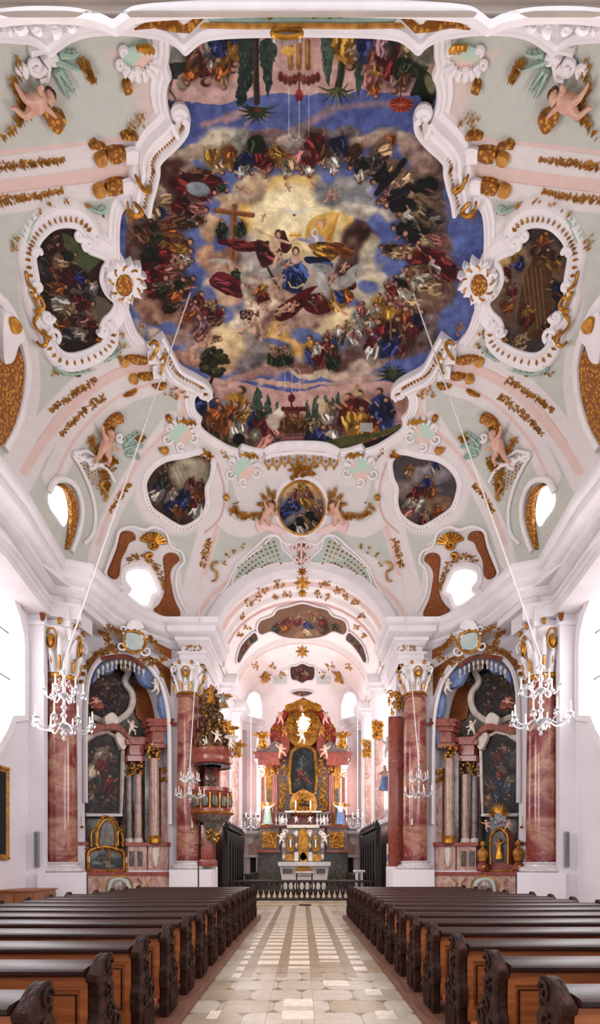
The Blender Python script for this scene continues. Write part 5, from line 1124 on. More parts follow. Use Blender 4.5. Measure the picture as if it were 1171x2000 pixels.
# ---------------------------------------------------------------- columns
def capital(root, cx, cy, z0, z1, r, gold='gold', w='stucco'):
    h = z1 - z0; mb = MB()
    mb.lathe([(r * 1.0, 0), (r * 1.08, h * .04), (r * 1.0, h * .08), (r * 1.02, h * .5), (r * 1.25, h * .8), (r * 1.4, h * .86), (r * 1.4, h * .88)], cx, cy, 24, z0)
    mb.lathe([(r * 1.35, h * .88), (r * 1.62, h * .9), (r * 1.62, h * .96), (r * 1.72, h * .98), (r * 1.72, h)], cx, cy, 4, z0, a0=PI / 4); cp = mb.build('capital', w, root)
    mb = MB()
    for row, (zz, hh, n) in enumerate(((.06, .4, 8), (.3, .42, 8))):
        for k in range(n):
            a = 2 * PI * (k + row * .5) / n; c_, s_ = math.cos(a), math.sin(a); pts = []
            for t, rr in ((0, 1.04), (.4, 1.16), (.75, 1.3), (.95, 1.5), (.86, 1.58)): pts.append((cx + c_ * r * rr, cy + s_ * r * rr, z0 + h * (zz + hh * t)))
            mb.tube(pts, [r * .16, r * .2, r * .16, r * .1, r * .05], 5)
    for k in range(4):
        a = PI / 4 + k * PI / 2; c_, s_ = math.cos(a), math.sin(a)
        mb.tube([(cx + c_ * (r * 1.55 + x * r * .3), cy + s_ * (r * 1.55 + x * r * .3), z0 + h * (.76 + y * .13)) for x, y in spiral(0, 0, 1, 1.3, -1.2, 1, 12)], [r * .12 - r * .006 * i for i in range(13)], 5)
    mb.build('acanthus_leaves', w, cp)
    mb = MB()
    for a in (-PI / 2, -PI / 2 - PI / 2, -PI / 2 + PI / 2, PI / 2):
        c_, s_ = math.cos(a), math.sin(a); q = Vector((cx + c_ * r * 1.35, cy + s_ * r * 1.35, z0 + h * .62)); tx = Vector((-s_, c_, 0))
        mb.tube([q + tx * (x * r * .42) + Vector((0, 0, y * h * .2)) for x, y in ((-.9, .5), (-.3, 1.1), (.3, 1.1), (.9, .5), (.7, -.4), (0, -1.1), (-.7, -.4))], r * .07, 5, True)
        mb.ball(q, (r * .22, r * .22, h * .13), 7, 5); mb.tube([q + Vector((0, 0, -h * .2)), q + Vector((0, 0, -h * .42))], [r * .1, r * .03], 5)
    mb.build('gilt_shield', gold, cp)
    mb = MB()
    for k in range(8):
        a = 2 * PI * (k + .5) / 8; c_, s_ = math.cos(a), math.sin(a); mb.tube([(cx + c_ * r * q, cy + s_ * r * q, z0 + h * z) for q, z in ((1.12, .1), (1.22, .22), (1.34, .36), (1.42, .34))], [r * .08, r * .11, r * .07, r * .03], 5)
        mb.ball((cx + c_ * r * 1.5, cy + s_ * r * 1.5, z0 + h * .97), (r * .16, r * .16, h * .07), 6, 4)
    mb.build('gilt_leaves', gold, cp)
    mb = MB(); mb.lathe([(r * 1.05, h * -.03), (r * 1.12, 0), (r * 1.12, h * .04), (r * 1.05, h * .07)], cx, cy, 24, z0); mb.build('gilt_ring', gold, cp)
def column(name, cx, cy, z0, zs, zc, r, label, m='red_marble', plinth=None, seg=32, base='white_marble'):
    root = thing(name, (cx, cy, 0 if plinth else z0), label, 'column')
    mb = MB(); prof = []
    for i in range(9): t = i / 8; prof.append((r * (1 - .12 * t * t), (z0 + .16) * (1 - t) + zs * t))
    mb.lathe(prof, cx, cy, seg); mb.build('shaft', m, root)
    mb = MB(); mb.lathe([(r * 1.3, z0 - .1), (r * 1.42, z0 - .06), (r * 1.42, z0 + .02), (r * 1.3, z0 + .06), (r * 1.12, z0 + .08), (r * 1.1, z0 + .13), (r * 1.2, z0 + .16), (r * 1.1, z0 + .2)], cx, cy, seg); mb.build('base', base, root)
    if plinth: mb = MB(); mb.add(*plinth); mb.build('plinth', 'wall', root, sm=False)
    capital(root, cx, cy, zs, zc, r * .9)
    return root
def rotbox(cx, cy, hx, hy, z0, z1, a):
    c_, s_ = math.cos(a), math.sin(a); vs = [(cx + x * c_ - y * s_, cy + x * s_ + y * c_, z) for z in (z0, z1) for x, y in ((-hx, -hy), (hx, -hy), (hx, hy), (-hx, hy))]
    return vs, [(0, 3, 2, 1), (4, 5, 6, 7), (0, 1, 5, 4), (1, 2, 6, 5), (2, 3, 7, 6), (3, 0, 4, 7)]
for s in (-1, 1):
    sd = 'left' if s < 0 else 'right'
    column('column', s * 7.12, 15.12, 1.45, 7.0, 8.55, .47, 'tall red scagliola column with cream clouds, between %s nave window and side altar' % sd, plinth=rotbox(s * 7.0, 15.05, .62, .62, 0, 1.35, s * -.38))
    column('column', s * 4.02, 18.22, 1.5, 7.55, 8.6, .43, 'tall red scagliola column at the %s pier of the chancel arch' % sd, plinth=rotbox(s * 3.85, 18.2, .72, .55, 0, 1.4, 0))
    # flat red marble pilaster on the inner side of the pier
    t = thing('pilaster', (s * 3.42, 18.9, 1.4), 'flat red marble pilaster with gilded capital on the %s pier, facing the chancel arch' % sd, 'pilaster')
    a, b = sorted((s * 3.15, s * 3.65)); mb = MB(); mb.bbox(a, b, 18.56, 18.74, 1.5, 6.95, .02); mb.build('shaft', 'red_marble2', t)
    mb = MB(); a, b = sorted((s * 3.08, s * 3.7)); mb.bbox(a, b, 18.45, 18.78, 0.0, 1.5, .02); mb.build('plinth', 'white', t)
    mb = MB(); q = (s * 3.4, 18.52)
    for k in range(30): mb.ball((q[0] + random.uniform(-.26, .26), q[1] + random.uniform(-.06, .06), 7.0 + random.random() * .85), (random.uniform(.04, .09), .05, random.uniform(.05, .12)), 6, 4)
    for k in (-1, 1): mb.tube([(q[0] + k * (.2 + x * .12), q[1] - .06, 7.75 + y * .12) for x, y in spiral(0, 0, 1, 1.3, 0, 1, 10)], .03, 5)
    mb.build('gilded_capital', 'gold', t)
# dosseret blocks over the big columns
mb = MB(); mb.add(*rotbox(-7.1, 15.2, .62, .55, 8.55, 9.2, -.2)); both(mb, 'trim_dosseret_SIDE', 'white', sm=False)
# ---------------------------------------------------------------- the two side altars in the diagonal niches
def dhit(off, s):
    q = DA + DN * off; return plane((-s * q.x, q.y, 0), (-s * DN.x, DN.y, 0)) if s > 0 else plane((q.x, q.y, 0), (DN.x, DN.y, 0))
def dhitv(off, s):
    q = DA + DN * off; return planev((-s * q.x, q.y, 0), (-s * DN.x, DN.y, 0)) if s > 0 else planev((q.x, q.y, 0), (DN.x, DN.y, 0))
def rect(a, b, c, d): return [(a, b), (c, b), (c, d), (a, d)]
def pcol(mb, u, vt, vb, wpx, hit, s, taper=.88, n=18):
    """round shaft standing on the plane hit at column u"""
    p0, nn = hit(mu(u, s), vb); p1, _ = hit(mu(u, s), vt); r = wpx / 2 * (p0.y / F); prof = [(r * (1 - (1 - taper) * (i / 6) ** 2), p0.z + (p1.z - p0.z) * i / 6) for i in range(7)]
    mb.lathe(prof, p0.x, p0.y, n); return p0, p1, r
def capcluster(mb, u, vt, vb, wpx, hit, s, rn):
    p0, nn = hit(mu(u, s), vb); p1, _ = hit(mu(u, s), vt); r = wpx / 2 * (p0.y / F); h = p1.z - p0.z
    for k in range(26): a = rn.uniform(0, 2 * PI); t = rn.random(); mb.ball((p0.x + math.cos(a) * r * (.75 + .5 * t), p0.y + math.sin(a) * r * (.75 + .5 * t), p0.z + h * t), (r * rn.uniform(.18, .34), r * .25, r * rn.uniform(.2, .4)), 6, 4)
def dark_oil(x0, y0, x1, y1, seed, s, figs, bgc=(46, 38, 34), hi=(104, 84, 66)):
    a, b = (x0, x1) if s < 0 else (2 * CX - x1, 2 * CX - x0); c = Canvas(a, y0, b, y1, .7, bgc, seed); w, h = b - a, y1 - y0
    for k in range(7): c.cloud(a + c.rnd.random() * w, y0 + c.rnd.random() * h, w * .3, h * .1, c.rnd.uniform(-.6, .6), bgc, hi, .2, .6)
    for (fx, fy, fh, an, c1, c2) in figs:
        x = x0 + (x1 - x0) * fx; x = mu(x, s); c.fig(x, y0 + h * fy, fh * h, math.radians(an if s < 0 else 180 - an), c1, c2, skin=(168, 128, 104), hair=(50, 36, 28))
    c.c *= .86 + .3 * c.n3[..., None]; c.grain(.04); return c
for s in (-1, 1):
    sd = 'left' if s < 0 else 'right'; rn = random.Random(5 + s); K = lambda p: mir(p, s)
    q = DA + DN * -.4 + DD * 1.6; root = thing('side_altar', (-s * q.x if s > 0 else q.x, q.y, 0), 'rose and grey marble side altar with dark painting in the %s diagonal niche' % sd, 'altar')
    Hb, Hm, Hf, Ha = dhit(-1.15, s), dhit(-.7, s), dhit(-.25, s), dhit(.15, s)
    def R(name, m, polys, hit, h0, h1, bev=.6, parent=None, sub=3, sm_=True, **kw):
        for p in polys: mb = MB(); relief(mb, K(smooth(p, sub) if sub else p), hit, h0, h1, bev); o_ = mb.build(name, m, parent or root, **kw)
        return o_
    R('niche_shade_backing', 'green_marble', [[(168, 1700), (168, 1400), (176, 1330), (205, 1290), (245, 1284), (285, 1302), (312, 1345), (322, 1400), (324, 1700)]], Hb, 0, .05, 0, sub=0)  # dark slab puts the niche's shadowed interior into its colour
    # pale moulded frame of the niche arch
    mb = MB(); uvsweep(mb, K(NICHE[2:-2]), dhit(0, s), [(-.06, 0), (-.06, .07), (.0, .12), (.07, .08), (.09, 0)]); mb.build('niche_frame', 'stucco', root)
    # orange-gilt spandrels beside the arch
    R('gilt_spandrel', 'mosaic_brown', [[(172, 1330), (174, 1305), (190, 1283), (208, 1272), (196, 1268), (168, 1292)]], dhit(0, s), 0, .03, 0, sub=0); R('gilt_spandrel', 'mosaic_brown', [[(284, 1278), (300, 1292), (320, 1326), (332, 1360), (332, 1308), (306, 1290)]], dhit(0, s), 0, .03, 0, sub=0)
    # inner walls: ochre panel, curling white frame of the upper picture
    R('ochre_panel', 'mosaic_brown', [[(262, 1350), (270, 1330), (288, 1340), (297, 1370), (298, 1408), (264, 1404)]], Hb, .05, .12)
    R('recess_shade', 'dark_void', [[(222, 1310), (236, 1300), (262, 1302), (258, 1322), (240, 1330), (222, 1324)]], Hb, .05, .09)  # raised near-black patch paints the shade of a recess
    cv_ = dark_oil(168, 1306, 256, 1406, 31 + s, s, [(.5, .55, .5, -90, (96, 60, 52), (70, 60, 66)), (.3, .3, .34, -60, (110, 80, 66), (80, 50, 44)), (.7, .3, .3, -120, (90, 84, 80), (60, 50, 50)), (.65, .75, .3, -100, (116, 66, 56), (80, 60, 50))])
    ov = smooth([(172, 1352), (180, 1322), (206, 1310), (236, 1318), (250, 1344), (252, 1372), (238, 1394), (208, 1402), (182, 1392)], 3)
    up = painted('upper_picture', cv_, dhitv(-.95, s), .0, 'oil', outline=mir(ov, s), parent=root, label='dark oval painting in the altar top')
    mb = MB(); uvsweep(mb, K(smooth([(236, 1302), (250, 1312), (243, 1332), (256, 1352), (258, 1372), (250, 1392), (232, 1406), (212, 1418), (196, 1408), (178, 1400)], 4, False)), dhit(-.9, s), [(-.11, 0), (-.09, .1), (0, .16), (.09, .1), (.11, 0)]); mb.build('curling_frame', 'ivory', root)
    # the main painting with its frame
    fg = [(.5, .28, .34, -90 + 30, (196, 178, 150), (150, 136, 116)), (.45, .42, .34, -50, (150, 40, 36), (190, 170, 140)), (.7, .3, .2, -120, (170, 150, 120), (90, 60, 50)), (.35, .6, .22, -80, (60, 66, 92), (120, 90, 60)), (.68, .62, .26, -95, (150, 36, 34), (110, 30, 30)), (.25, .78, .2, -70, (170, 150, 124), (60, 60, 80)), (.75, .82, .2, -110, (90, 80, 60), (60, 50, 40)), (.5, .84, .2, -90, (52, 62, 96), (110, 70, 50)), (.2, .3, .2, -60, (80, 70, 66), (60, 50, 50))]
    if s > 0: fg = [(.45, .22, .2, -80, (170, 130, 110), (110, 60, 50)), (.62, .3, .2, -100, (150, 60, 50), (90, 70, 60)), (.3, .3, .22, -70, (90, 90, 84), (120, 100, 80)), (.5, .45, .2, -90, (170, 130, 110), (130, 60, 50)), (.55, .64, .24, -90, (60, 74, 110), (84, 92, 120)), (.35, .62, .22, -85, (170, 160, 140), (70, 70, 90)), (.75, .66, .2, -100, (120, 80, 50), (70, 50, 40)), (.8, .8, .16, -110, (180, 140, 110), (120, 80, 60)), (.3, .82, .2, -80, (60, 50, 46), (50, 44, 40))]
    cv_ = dark_oil(156, 1428, 242, 1594, 41 + s, s, fg, (38, 32, 32), (88, 78, 66))
    PO = [(158, 1590), (160, 1500), (162, 1452), (170, 1446), (186, 1435), (208, 1430), (226, 1440), (234, 1464), (239, 1466), (237, 1540), (235, 1592)]
    mp_ = painted('altar_painting', cv_, dhitv(-.66, s), 0, 'oil', outline=mir(PO, s), parent=root, label='dark altar painting with pale and red clad figures')
    mb = MB(); uvsweep(mb, K(PO), dhit(-.66, s), [(-.05, 0), (-.05, .08), (.02, .12), (.06, .05), (.06, 0)], closed=True); mb.build('picture_frame', 'ivory', mp_)
    R('frame_scroll', 'ivory', [[(222, 1440), (228, 1430), (240, 1436), (246, 1452), (240, 1466), (232, 1462)], [(166, 1450), (158, 1446), (162, 1434), (176, 1430), (178, 1440)]], dhit(-.6, s), 0, .15, 1.2, mp_)
    # broken pediment and entablature in red marble
    R('broken_pediment', 'red_marble2', [[(160, 1428), (176, 1416), (196, 1420), (212, 1416), (230, 1422), (244, 1440), (262, 1442), (280, 1444), (278, 1454), (250, 1458), (240, 1446), (224, 1432), (196, 1430), (170, 1438)]], Hm, 0, .4, 1.0)
    for (a, b, c_, d) in ((286, 1404, 336, 1420), (290, 1420, 322, 1430), (294, 1430, 318, 1452), (288, 1452, 322, 1462), (244, 1444, 282, 1456), (250, 1456, 278, 1476), (246, 1476, 280, 1488)):
        hh = dhit(-.1 if a >= 286 else -.45, s); R('entablature_block', 'red_marble2', [rect(a, b, c_, d)], hh, -.35, .12, .8, sub=0)
    R('scroll_volute', 'red_marble2', [spiral(333, 1412, 9, .9, 0, 1, 10), spiral(290, 1410, 7, .9, 3, 1, 10)], dhit(.0, s), -.1, .12, .6, sub=0)
    R('cartouche', 'ivory', [smooth([(198, 1404), (212, 1394), (222, 1400), (226, 1412), (216, 1424), (202, 1420)], 2, True)], Hm, .1, .28, 1.2)
    # columns
    for k, (u, vt, vb, w, off, ct) in enumerate(((252, 1516, 1645, 12, -.55, 1490), (270, 1513, 1645, 14, -.4, 1488), (301, 1482, 1640, 19, -.05, 1456))):
        mb = MB(); hh = dhit(off, s); p0, p1, r = pcol(mb, u, vt, vb, w, hh, s); cl = mb.build('altar_column', 'tan_marble' if k else 'grey_marble', root)
        mb = MB(); capcluster(mb, u, ct, vt, w + 3, hh, s, rn); mb.build('gilded_capital', 'gold', cl)
        mb = MB(); mb.lathe([(r * 1.3, 0), (r * 1.4, .06), (r * 1.25, .14), (r * 1.35, .2), (r * 1.1, .28)], p0.x, p0.y, 18, p0.z - .14); mb.build('gilded_base', 'gold' if k == 2 else 'ivory', cl)
    R('pilaster_strip', 'pink_marble', [rect(146, 1470, 158, 1700), rect(312, 1500, 326, 1645)], dhit(-.3, s), -.1, .1, .5, sub=0)
    R('pilaster_strip', 'grey_marble', [rect(238, 1490, 246, 1645), rect(280, 1460, 290, 1645)], dhit(-.8, s), -.1, .1, .5, sub=0)
    mb = MB()
    for (u, v) in ((162, 1452), (318, 1512), (150, 1640)): p, _ = dhit(-.2, s)(mu(u, s), v); [mb.ball((p.x + rn.uniform(-.14, .14), p.y + rn.uniform(-.06, .06), p.z + rn.uniform(-.24, .24)), rn.uniform(.04, .08), 6, 4) for _ in range(16)]
    mb.build('gilt_foliage', 'gold', root)
    # pedestal zone
    R('pedestal', 'pink_marble', [rect(146, 1652, 166, 1704), rect(246, 1652, 284, 1704), rect(286, 1650, 326, 1704)], dhit(-.2, s), -.4, .12, .6, sub=0)
    R('pedestal_cap', 'red_marble2', [rect(142, 1644, 170, 1652), rect(242, 1645, 330, 1653)], dhit(-.1, s), -.4, .12, .6, sub=0)
    R('inlay_panel', 'green_marble', [rect(252, 1662, 262, 1692), rect(268, 1662, 278, 1692)], dhit(-.08, s), 0, .03, .5, sub=0)
    R('volute', 'ivory', [smooth([(296, 1658), (306, 1656), (308, 1668), (304, 1690), (298, 1690)], 2)], dhit(-.08, s), 0, .12, 1)
    # blue drapery under the arch with tasselled fringe
    for pg in ([(176, 1338), (180, 1312), (200, 1296), (226, 1292), (224, 1306), (212, 1318), (196, 1318), (186, 1330)], [(256, 1296), (276, 1304), (296, 1324), (302, 1344), (290, 1346), (274, 1338), (264, 1318)], [(308, 1350), (318, 1372), (322, 1402), (314, 1404), (306, 1380)], [(316, 1425), (324, 1428), (322, 1455), (314, 1458)]):
        R('blue_drapery', 'blue_cloth', [pg], dhit(-.25, s), 0, .2, 1.6)
    mb = MB()
    for k in range(11):
        t = (k - 5) / 5; u = 236 + t * 44; v = 1293 + 18 * t * t; p, _ = dhit(.1, s)(mu(u, s), v); mb.ball(p, (.05, .04, .09), 7, 5); mb.tube([p, p - Vector((0, 0, .13)), p - Vector((0, 0, .22))], [.012, .02, .028], 6)
    mb.build('tassel_fringe', 'ivory', root)
    mb = MB(); uvtube(mb, K(smooth([(196, 1288), (215, 1284), (240, 1283), (262, 1290), (280, 1304)], 3, False)), dhit(.05, s), .06, .05); mb.build('valance', 'red_marble2', root)
    R('red_wing', 'red_marble2', [[(178, 1382), (172, 1370), (180, 1362), (194, 1370), (200, 1384), (190, 1388)]], dhit(-.5, s), 0, .2, 1.2)
    # altar table
    R('altar_table', 'pink_marble', [rect(172, 1709, 332, 1752)], dhit(.35, s), -.8, 0, 0, sub=0); R('table_top', 'red_marble2', [rect(168, 1703, 336, 1710)], dhit(.42, s), -.9, 0, .4, sub=0)
    R('blue_cartouche', 'sage', [[(212, 1722), (224, 1713), (240, 1713), (252, 1722), (252, 1748), (212, 1748)]], dhit(.37, s), 0, .05, 1, sub=3)
    R('front_panel', 'grey_marble', [[(212 + 6, 1726), (230, 1718), (246, 1726), (246, 1748), (218, 1748)]], dhit(.41, s), 0, .03, 1, sub=2)
    mb = MB()
    for pth in ([(208, 1750), (206, 1730), (214, 1716), (232, 1711), (250, 1716), (258, 1730), (256, 1750)], [(268, 1716), (276, 1726), (270, 1740), (276, 1750)], [(296, 1716), (286, 1726), (292, 1740), (286, 1750)], [(188, 1716), (194, 1728), (188, 1740)]): uvtube(mb, K(smooth(pth, 4, False)), dhit(.4, s), .022, .03)
    mb.build('gilt_ornament', 'gold', root)
    R('cornice_top', 'white', [rect(166, 1590, 236, 1595)], dhit(-.6, s), 0, .15, 0, sub=0)

    # what stands on the altar table
    p, _ = dhit(.1, s)(mu(204, s), 1702)
    if s < 0:
        sh = thing('reliquary_shrine', p, 'gilded curved shrine with glazed panels standing on the left side altar table', 'shrine')
        R('case', 'red_marble2', [[(163, 1703), (166, 1664), (176, 1656), (204, 1650), (234, 1656), (243, 1664), (246, 1703)]], dhit(-.05, s), -.3, .0, .8, sh, sub=2)
        cs = dark_oil(165, 1655, 246, 1702, 77, s, [(.5, .5, .4, -90, (150, 140, 124), (120, 110, 100))], (66, 74, 76), (190, 186, 176))
        painted('mountain_panel', cs, dhitv(-.02, s), 0, 'oil', outline=mir(smooth([(175, 1694), (176, 1668), (190, 1661), (206, 1660), (224, 1664), (236, 1670), (237, 1694)], 2), s), parent=sh)
        R('upper_niche', 'green_marble', [[(194, 1652), (194, 1624), (200, 1610), (208, 1604), (216, 1610), (222, 1624), (222, 1652)]], dhit(-.05, s), 0, .05, .5, sh, sub=2)
        mb = MB()
        for pth, r in (([(172, 1696), (171, 1668), (180, 1659), (204, 1654), (230, 1660), (241, 1668), (241, 1696)], .045), ([(190, 1656), (190, 1624), (197, 1608), (208, 1600), (219, 1608), (226, 1624), (226, 1656)], .04), ([(178, 1654), (178, 1628), (186, 1622), (187, 1652)], .03), ([(230, 1652), (230, 1624), (238, 1630), (239, 1654)], .03), ([(168, 1702), (246, 1702)], .04), ([(186, 1618), (196, 1600), (208, 1594), (222, 1602), (232, 1620)], .03)): uvtube(mb, K(smooth(pth, 4, False)), dhit(0, s), r, .03)
        for k in range(60):
            a = rn.uniform(0, PI); p, _ = dhit(.05, s)(208 + math.cos(a) * 34 * rn.uniform(.8, 1.1), 1652 - math.sin(a) * 55 * rn.uniform(.8, 1.1)) if k < 34 else dhit(.05, s)(rn.uniform(168, 244), rn.choice([1658, 1700]) + rn.uniform(-3, 3)); mb.ball(p, rn.uniform(.02, .045), 6, 4)
        mb.build('gilt_frame', 'gold', sh)
        for (u0, lb) in ((174, 'small gilt candlestick with white candle, left end of the left altar table'), (247, 'small gilt candlestick with white candle, right end of the left altar table')):
            p, _ = dhit(.25, s)(u0, 1702); ck = thing('candlestick', p, lb, 'candlestick'); mb = MB(); mb.lathe([(.07, 0), (.06, .03), (.02, .06), (.03, .14), (.015, .2), (.04, .26), (.045, .28)], p.x, p.y, 10, p.z + .0); mb.build('stem', 'gold', ck); mb = MB(); mb.lathe([(.018, .28), (.018, .46), (.004, .48)], p.x, p.y, 8, p.z); mb.build('candle', 'candle', ck)
        p, _ = dhit(.28, s)(214, 1702); cf = thing('crucifix', p, 'small gilded standing crucifix in front of the shrine on the left altar', 'crucifix'); mb = MB(); mb.lathe([(.1, 0), (.08, .04), (.02, .08), (.02, .2)], p.x, p.y, 10, p.z); mb.bbox(p.x - .018, p.x + .018, p.y - .015, p.y + .015, p.z + .2, p.z + .66, .005); mb.bbox(p.x - .12, p.x + .12, p.y - .015, p.y + .015, p.z + .48, p.z + .52, .005); mb.build('cross', 'gold', cf)
    else:
        p, _ = dhit(.1, s)(mu(206, s), 1702); sh = thing('reliquary_shrine', p, 'arched gilded shrine holding a dark seated figure on the right side altar', 'shrine')
        R('case', 'red_marble2', [[(176, 1703), (176, 1690), (180, 1688), (180, 1636), (188, 1620), (200, 1614), (214, 1620), (222, 1636), (222, 1688), (226, 1690), (226, 1703)]], dhit(-.05, s), -.35, .0, .8, sh, sub=0)
        R('arched_recess', 'dark_marble', [[(188, 1684), (188, 1640), (194, 1626), (202, 1622), (212, 1628), (218, 1642), (218, 1684)]], dhit(-.03, s), 0, .04, .5, sh, sub=0)
        mb = MB(); uvtube(mb, K(smooth([(186, 1688), (186, 1638), (193, 1624), (202, 1618), (212, 1625), (220, 1640), (220, 1688)], 3, False)), dhit(0, s), .04, .04); uvtube(mb, K([(176, 1702), (228, 1702)]), dhit(0, s), .05, .03)
        for k in range(26): a = PI * k / 25; uvtube(mb, K([(203 + math.cos(a) * 9, 1594 - math.sin(a) * 6), (203 + math.cos(a) * (20 + 6 * (k % 2)), 1596 - math.sin(a) * (22 + 4 * (k % 2)))]), dhit(0, s), [.02, .008], .1, 4)
        mb.build('gilt_frame_and_rays', 'gold', sh)
        mb = MB()
        for k in range(24): a = rn.uniform(0, 2 * PI); q_, _ = dhit(.1, s)(mu(203 + math.cos(a) * 16 * rn.random(), s), 1600 + math.sin(a) * 12 * rn.random()); mb.ball(q_, rn.uniform(.05, .1), 7, 5)
        mb.build('cloud_cluster', 'speaker', sh)
        figure('statue', mu(202, s), 1658, 44, dhit(.0, s), 'small dark and gold seated figure inside the right altar shrine', 'statue', 'stand', m='ochre', robe='gold', off=.1)
        for (u0, lb) in ((236, 'gilded bust on a round base left of the right altar shrine'), (166, 'gilded bust on a round base right of the right altar shrine')):
            q_, _ = dhit(.15, s)(mu(u0, s), 1702); bs = thing('gilded_bust', q_, lb, 'bust'); mb = MB(); mb.lathe([(.16, 0), (.2, .08), (.17, .2), (.09, .3), (.12, .34)], q_.x, q_.y, 14, q_.z); mb.build('base', 'red_marble2', bs)
            mb = MB(); mb.ball((q_.x, q_.y - .17, q_.z + .14), (.08, .05, .08)); mb.build('gilt_boss', 'gold', bs)
            mb = MB(); mb.lathe([(.12, .34), (.17, .5), (.19, .62), (.12, .72), (.05, .76), (.05, .8)], q_.x, q_.y, 14, q_.z, sy=.7); mb.ball((q_.x, q_.y, q_.z + .9), (.085, .09, .11)); mb.ball((q_.x, q_.y - .09, q_.z + .89), (.02, .025, .03), 6, 4); mb.build('bust', 'ochre', bs)
        for sx in (-1, 1): figure('putto_statue', mu(203 + sx * 20, s), 1614, 28, dhit(.05, s), 'small flesh coloured cherub at the %s of the shrine rays, right altar' % ('left' if sx > 0 else 'right'), 'cherub statue', 'reach', ang=-.3 * sx * -1, m='flesh', off=.15)
    figure('putto_statue', mu(251, s), 1426, 34, dhit(-.4, s), 'pale cherub statue standing above the %s altar painting' % sd, 'cherub statue', 'reach', ang=.15 * s, m='ivory', off=.25, flipx=(s > 0))
    figure('putto_statue', mu(300, s), 1345, 34, dhit(-.1, s), 'pale cherub clinging to the blue drapery of the %s altar' % sd, 'cherub statue', 'fly', ang=-.2 * s, m='ivory', off=.2, flipx=(s > 0))
    figure('angel_statue', mu(180, s), 1376, 30, dhit(-.3, s), 'small crouching angel figure beside the oval picture of the %s altar' % sd, 'angel statue', 'fly', ang=.5 * s, m='flesh', robe='red_marble2', off=.2, flipx=(s > 0))
    for u0 in (162, 330):
        pass
    p, _ = dhit(.3, s)(mu(160, s), 1612); wl = thing('wall_candle', p, 'white candle in a gilt holder at the column side of the %s altar' % sd, 'candle'); mb = MB(); mb.lathe([(.03, 0), (.06, .05), (.05, .08)], p.x, p.y, 8, p.z - .1); mb.build('holder', 'gold', wl); mb = MB(); mb.lathe([(.035, 0), (.035, .3), (.008, .33)], p.x, p.y, 8, p.z - .02); mb.build('candle', 'candle', wl)

    # cartouche over the niche with gilt garlands
    hC = lambda u, v: (dhit(.55, s)(u, v))
    cr_ = thing('niche_cartouche', hC(mu(256, s), 1254)[0], 'large white and gold shell cartouche with sage shield above the %s side altar arch' % sd, 'cartouche')
    R('shield', 'sage', [[(243, 1240), (256, 1236), (272, 1242), (280, 1254), (274, 1268), (258, 1272), (246, 1264)]], hC, 0, .1, 1.6, cr_)
    mb = MB(); uvtube(mb, K(smooth([(241, 1238), (256, 1233), (274, 1239), (283, 1254), (276, 1270), (258, 1276), (243, 1266), (240, 1252)], 3)[:]), hC, .05, .06); mb.build('shield_rim', 'gold', cr_)
    mb = MB()
    for k in range(7): a = -PI * (.15 + .7 * k / 6); c0 = (260, 1234); uvtube(mb, K([(c0[0] + math.cos(a) * 4, c0[1] + math.sin(a) * 4), (c0[0] + math.cos(a) * 17, c0[1] + math.sin(a) * 20)]), hC, [.03, .09], .08, 6)
    mb.build('shell_crest', 'stucco', cr_)
    for pth in (spiral(236, 1262, 12, 1.2, -1, 1), spiral(284, 1272, 12, 1.2, 3.6, -1), spiral(238, 1230, 9, 1.1, 2, -1), spiral(280, 1238, 9, 1.1, 1, 1)): mb = MB(); uvtube(mb, K(pth), hC, [.045 - .002 * i for i in range(17)], .05, 6); mb.build('scroll', 'stucco', cr_)
    hG = lambda u, v: dhit(.62, s)(u, v)
    for pth in ([(178, 1278), (196, 1276), (216, 1270), (232, 1276)], [(272, 1282), (290, 1296), (306, 1290), (322, 1286)], [(206, 1236), (210, 1256), (222, 1268)], [(290, 1240), (304, 1260), (320, 1270)], [(200, 1228), (212, 1222), (224, 1232), (236, 1236)]): mb = MB(); garland(mb, smooth(K(pth), 4, False), 10, 40, 6, hG, .1, rn, .9); mb.build('gilt_garland', 'ochre', cr_)
    mb = MB()
    for k in range(15):
        t = k / 14; i_ = int(8 + t * (len(NICHE) - 22)); u, v = NICHE[i_]; cx_, cyv = 246, 1400; d = Vector((u - cx_, v - cyv)).normalized()
        petal(mb, mu(u + d.x * 7, s), v + d.y * 7, math.atan2(d.y, d.x * (1 if s < 0 else -1)), 12, 11, dhit(.08, s), .14)
    mb.build('gilt_scallops', 'gold', cr_)
    R('orange_field', 'mosaic_brown', [[(188, 1216), (200, 1222), (212, 1234), (208, 1244), (192, 1238)], [(300, 1254), (318, 1262), (334, 1270), (334, 1288), (316, 1278)]], dhit(.35, s), 0, .03, 0, cr_, sub=0)

# ---------------------------------------------------------------- pulpit on the left pier
pl = thing('pulpit', (-3.25, 17.9, 0), 'rose marble pulpit with dark ornate canopy hanging on the left pier', 'pulpit')
px_, py_ = -3.1, 17.9
def arc_lathe(mb, prof, n=28, cx=px_, cyy=py_): mb.lathe(prof, cx, cyy, n)
zz = lambda v, d=17.9: CH + (CY - v) * d / F
mb = MB(); arc_lathe(mb, [(.62, zz(1594)), (.7, zz(1590)), (.7, zz(1582)), (.58, zz(1578)), (.56, zz(1556)), (.6, zz(1552)), (.66, zz(1548)), (.66, zz(1541))]); mb.build('basket', 'red_marble2', pl)
mb = MB()
for k in range(6):
    a = -PI * (.08 + .84 * k / 5); q = Vector((px_ + math.cos(a) * .6, py_ + math.sin(a) * .6, zz(1568))); mb.lathe([(.01, -.2), (.11, -.16), (.13, 0), (.11, .16), (.01, .2)], q.x, q.y, 10, q.z, sy=.8)
mb.build('relief_panels', 'green_marble', pl)
mb = MB()
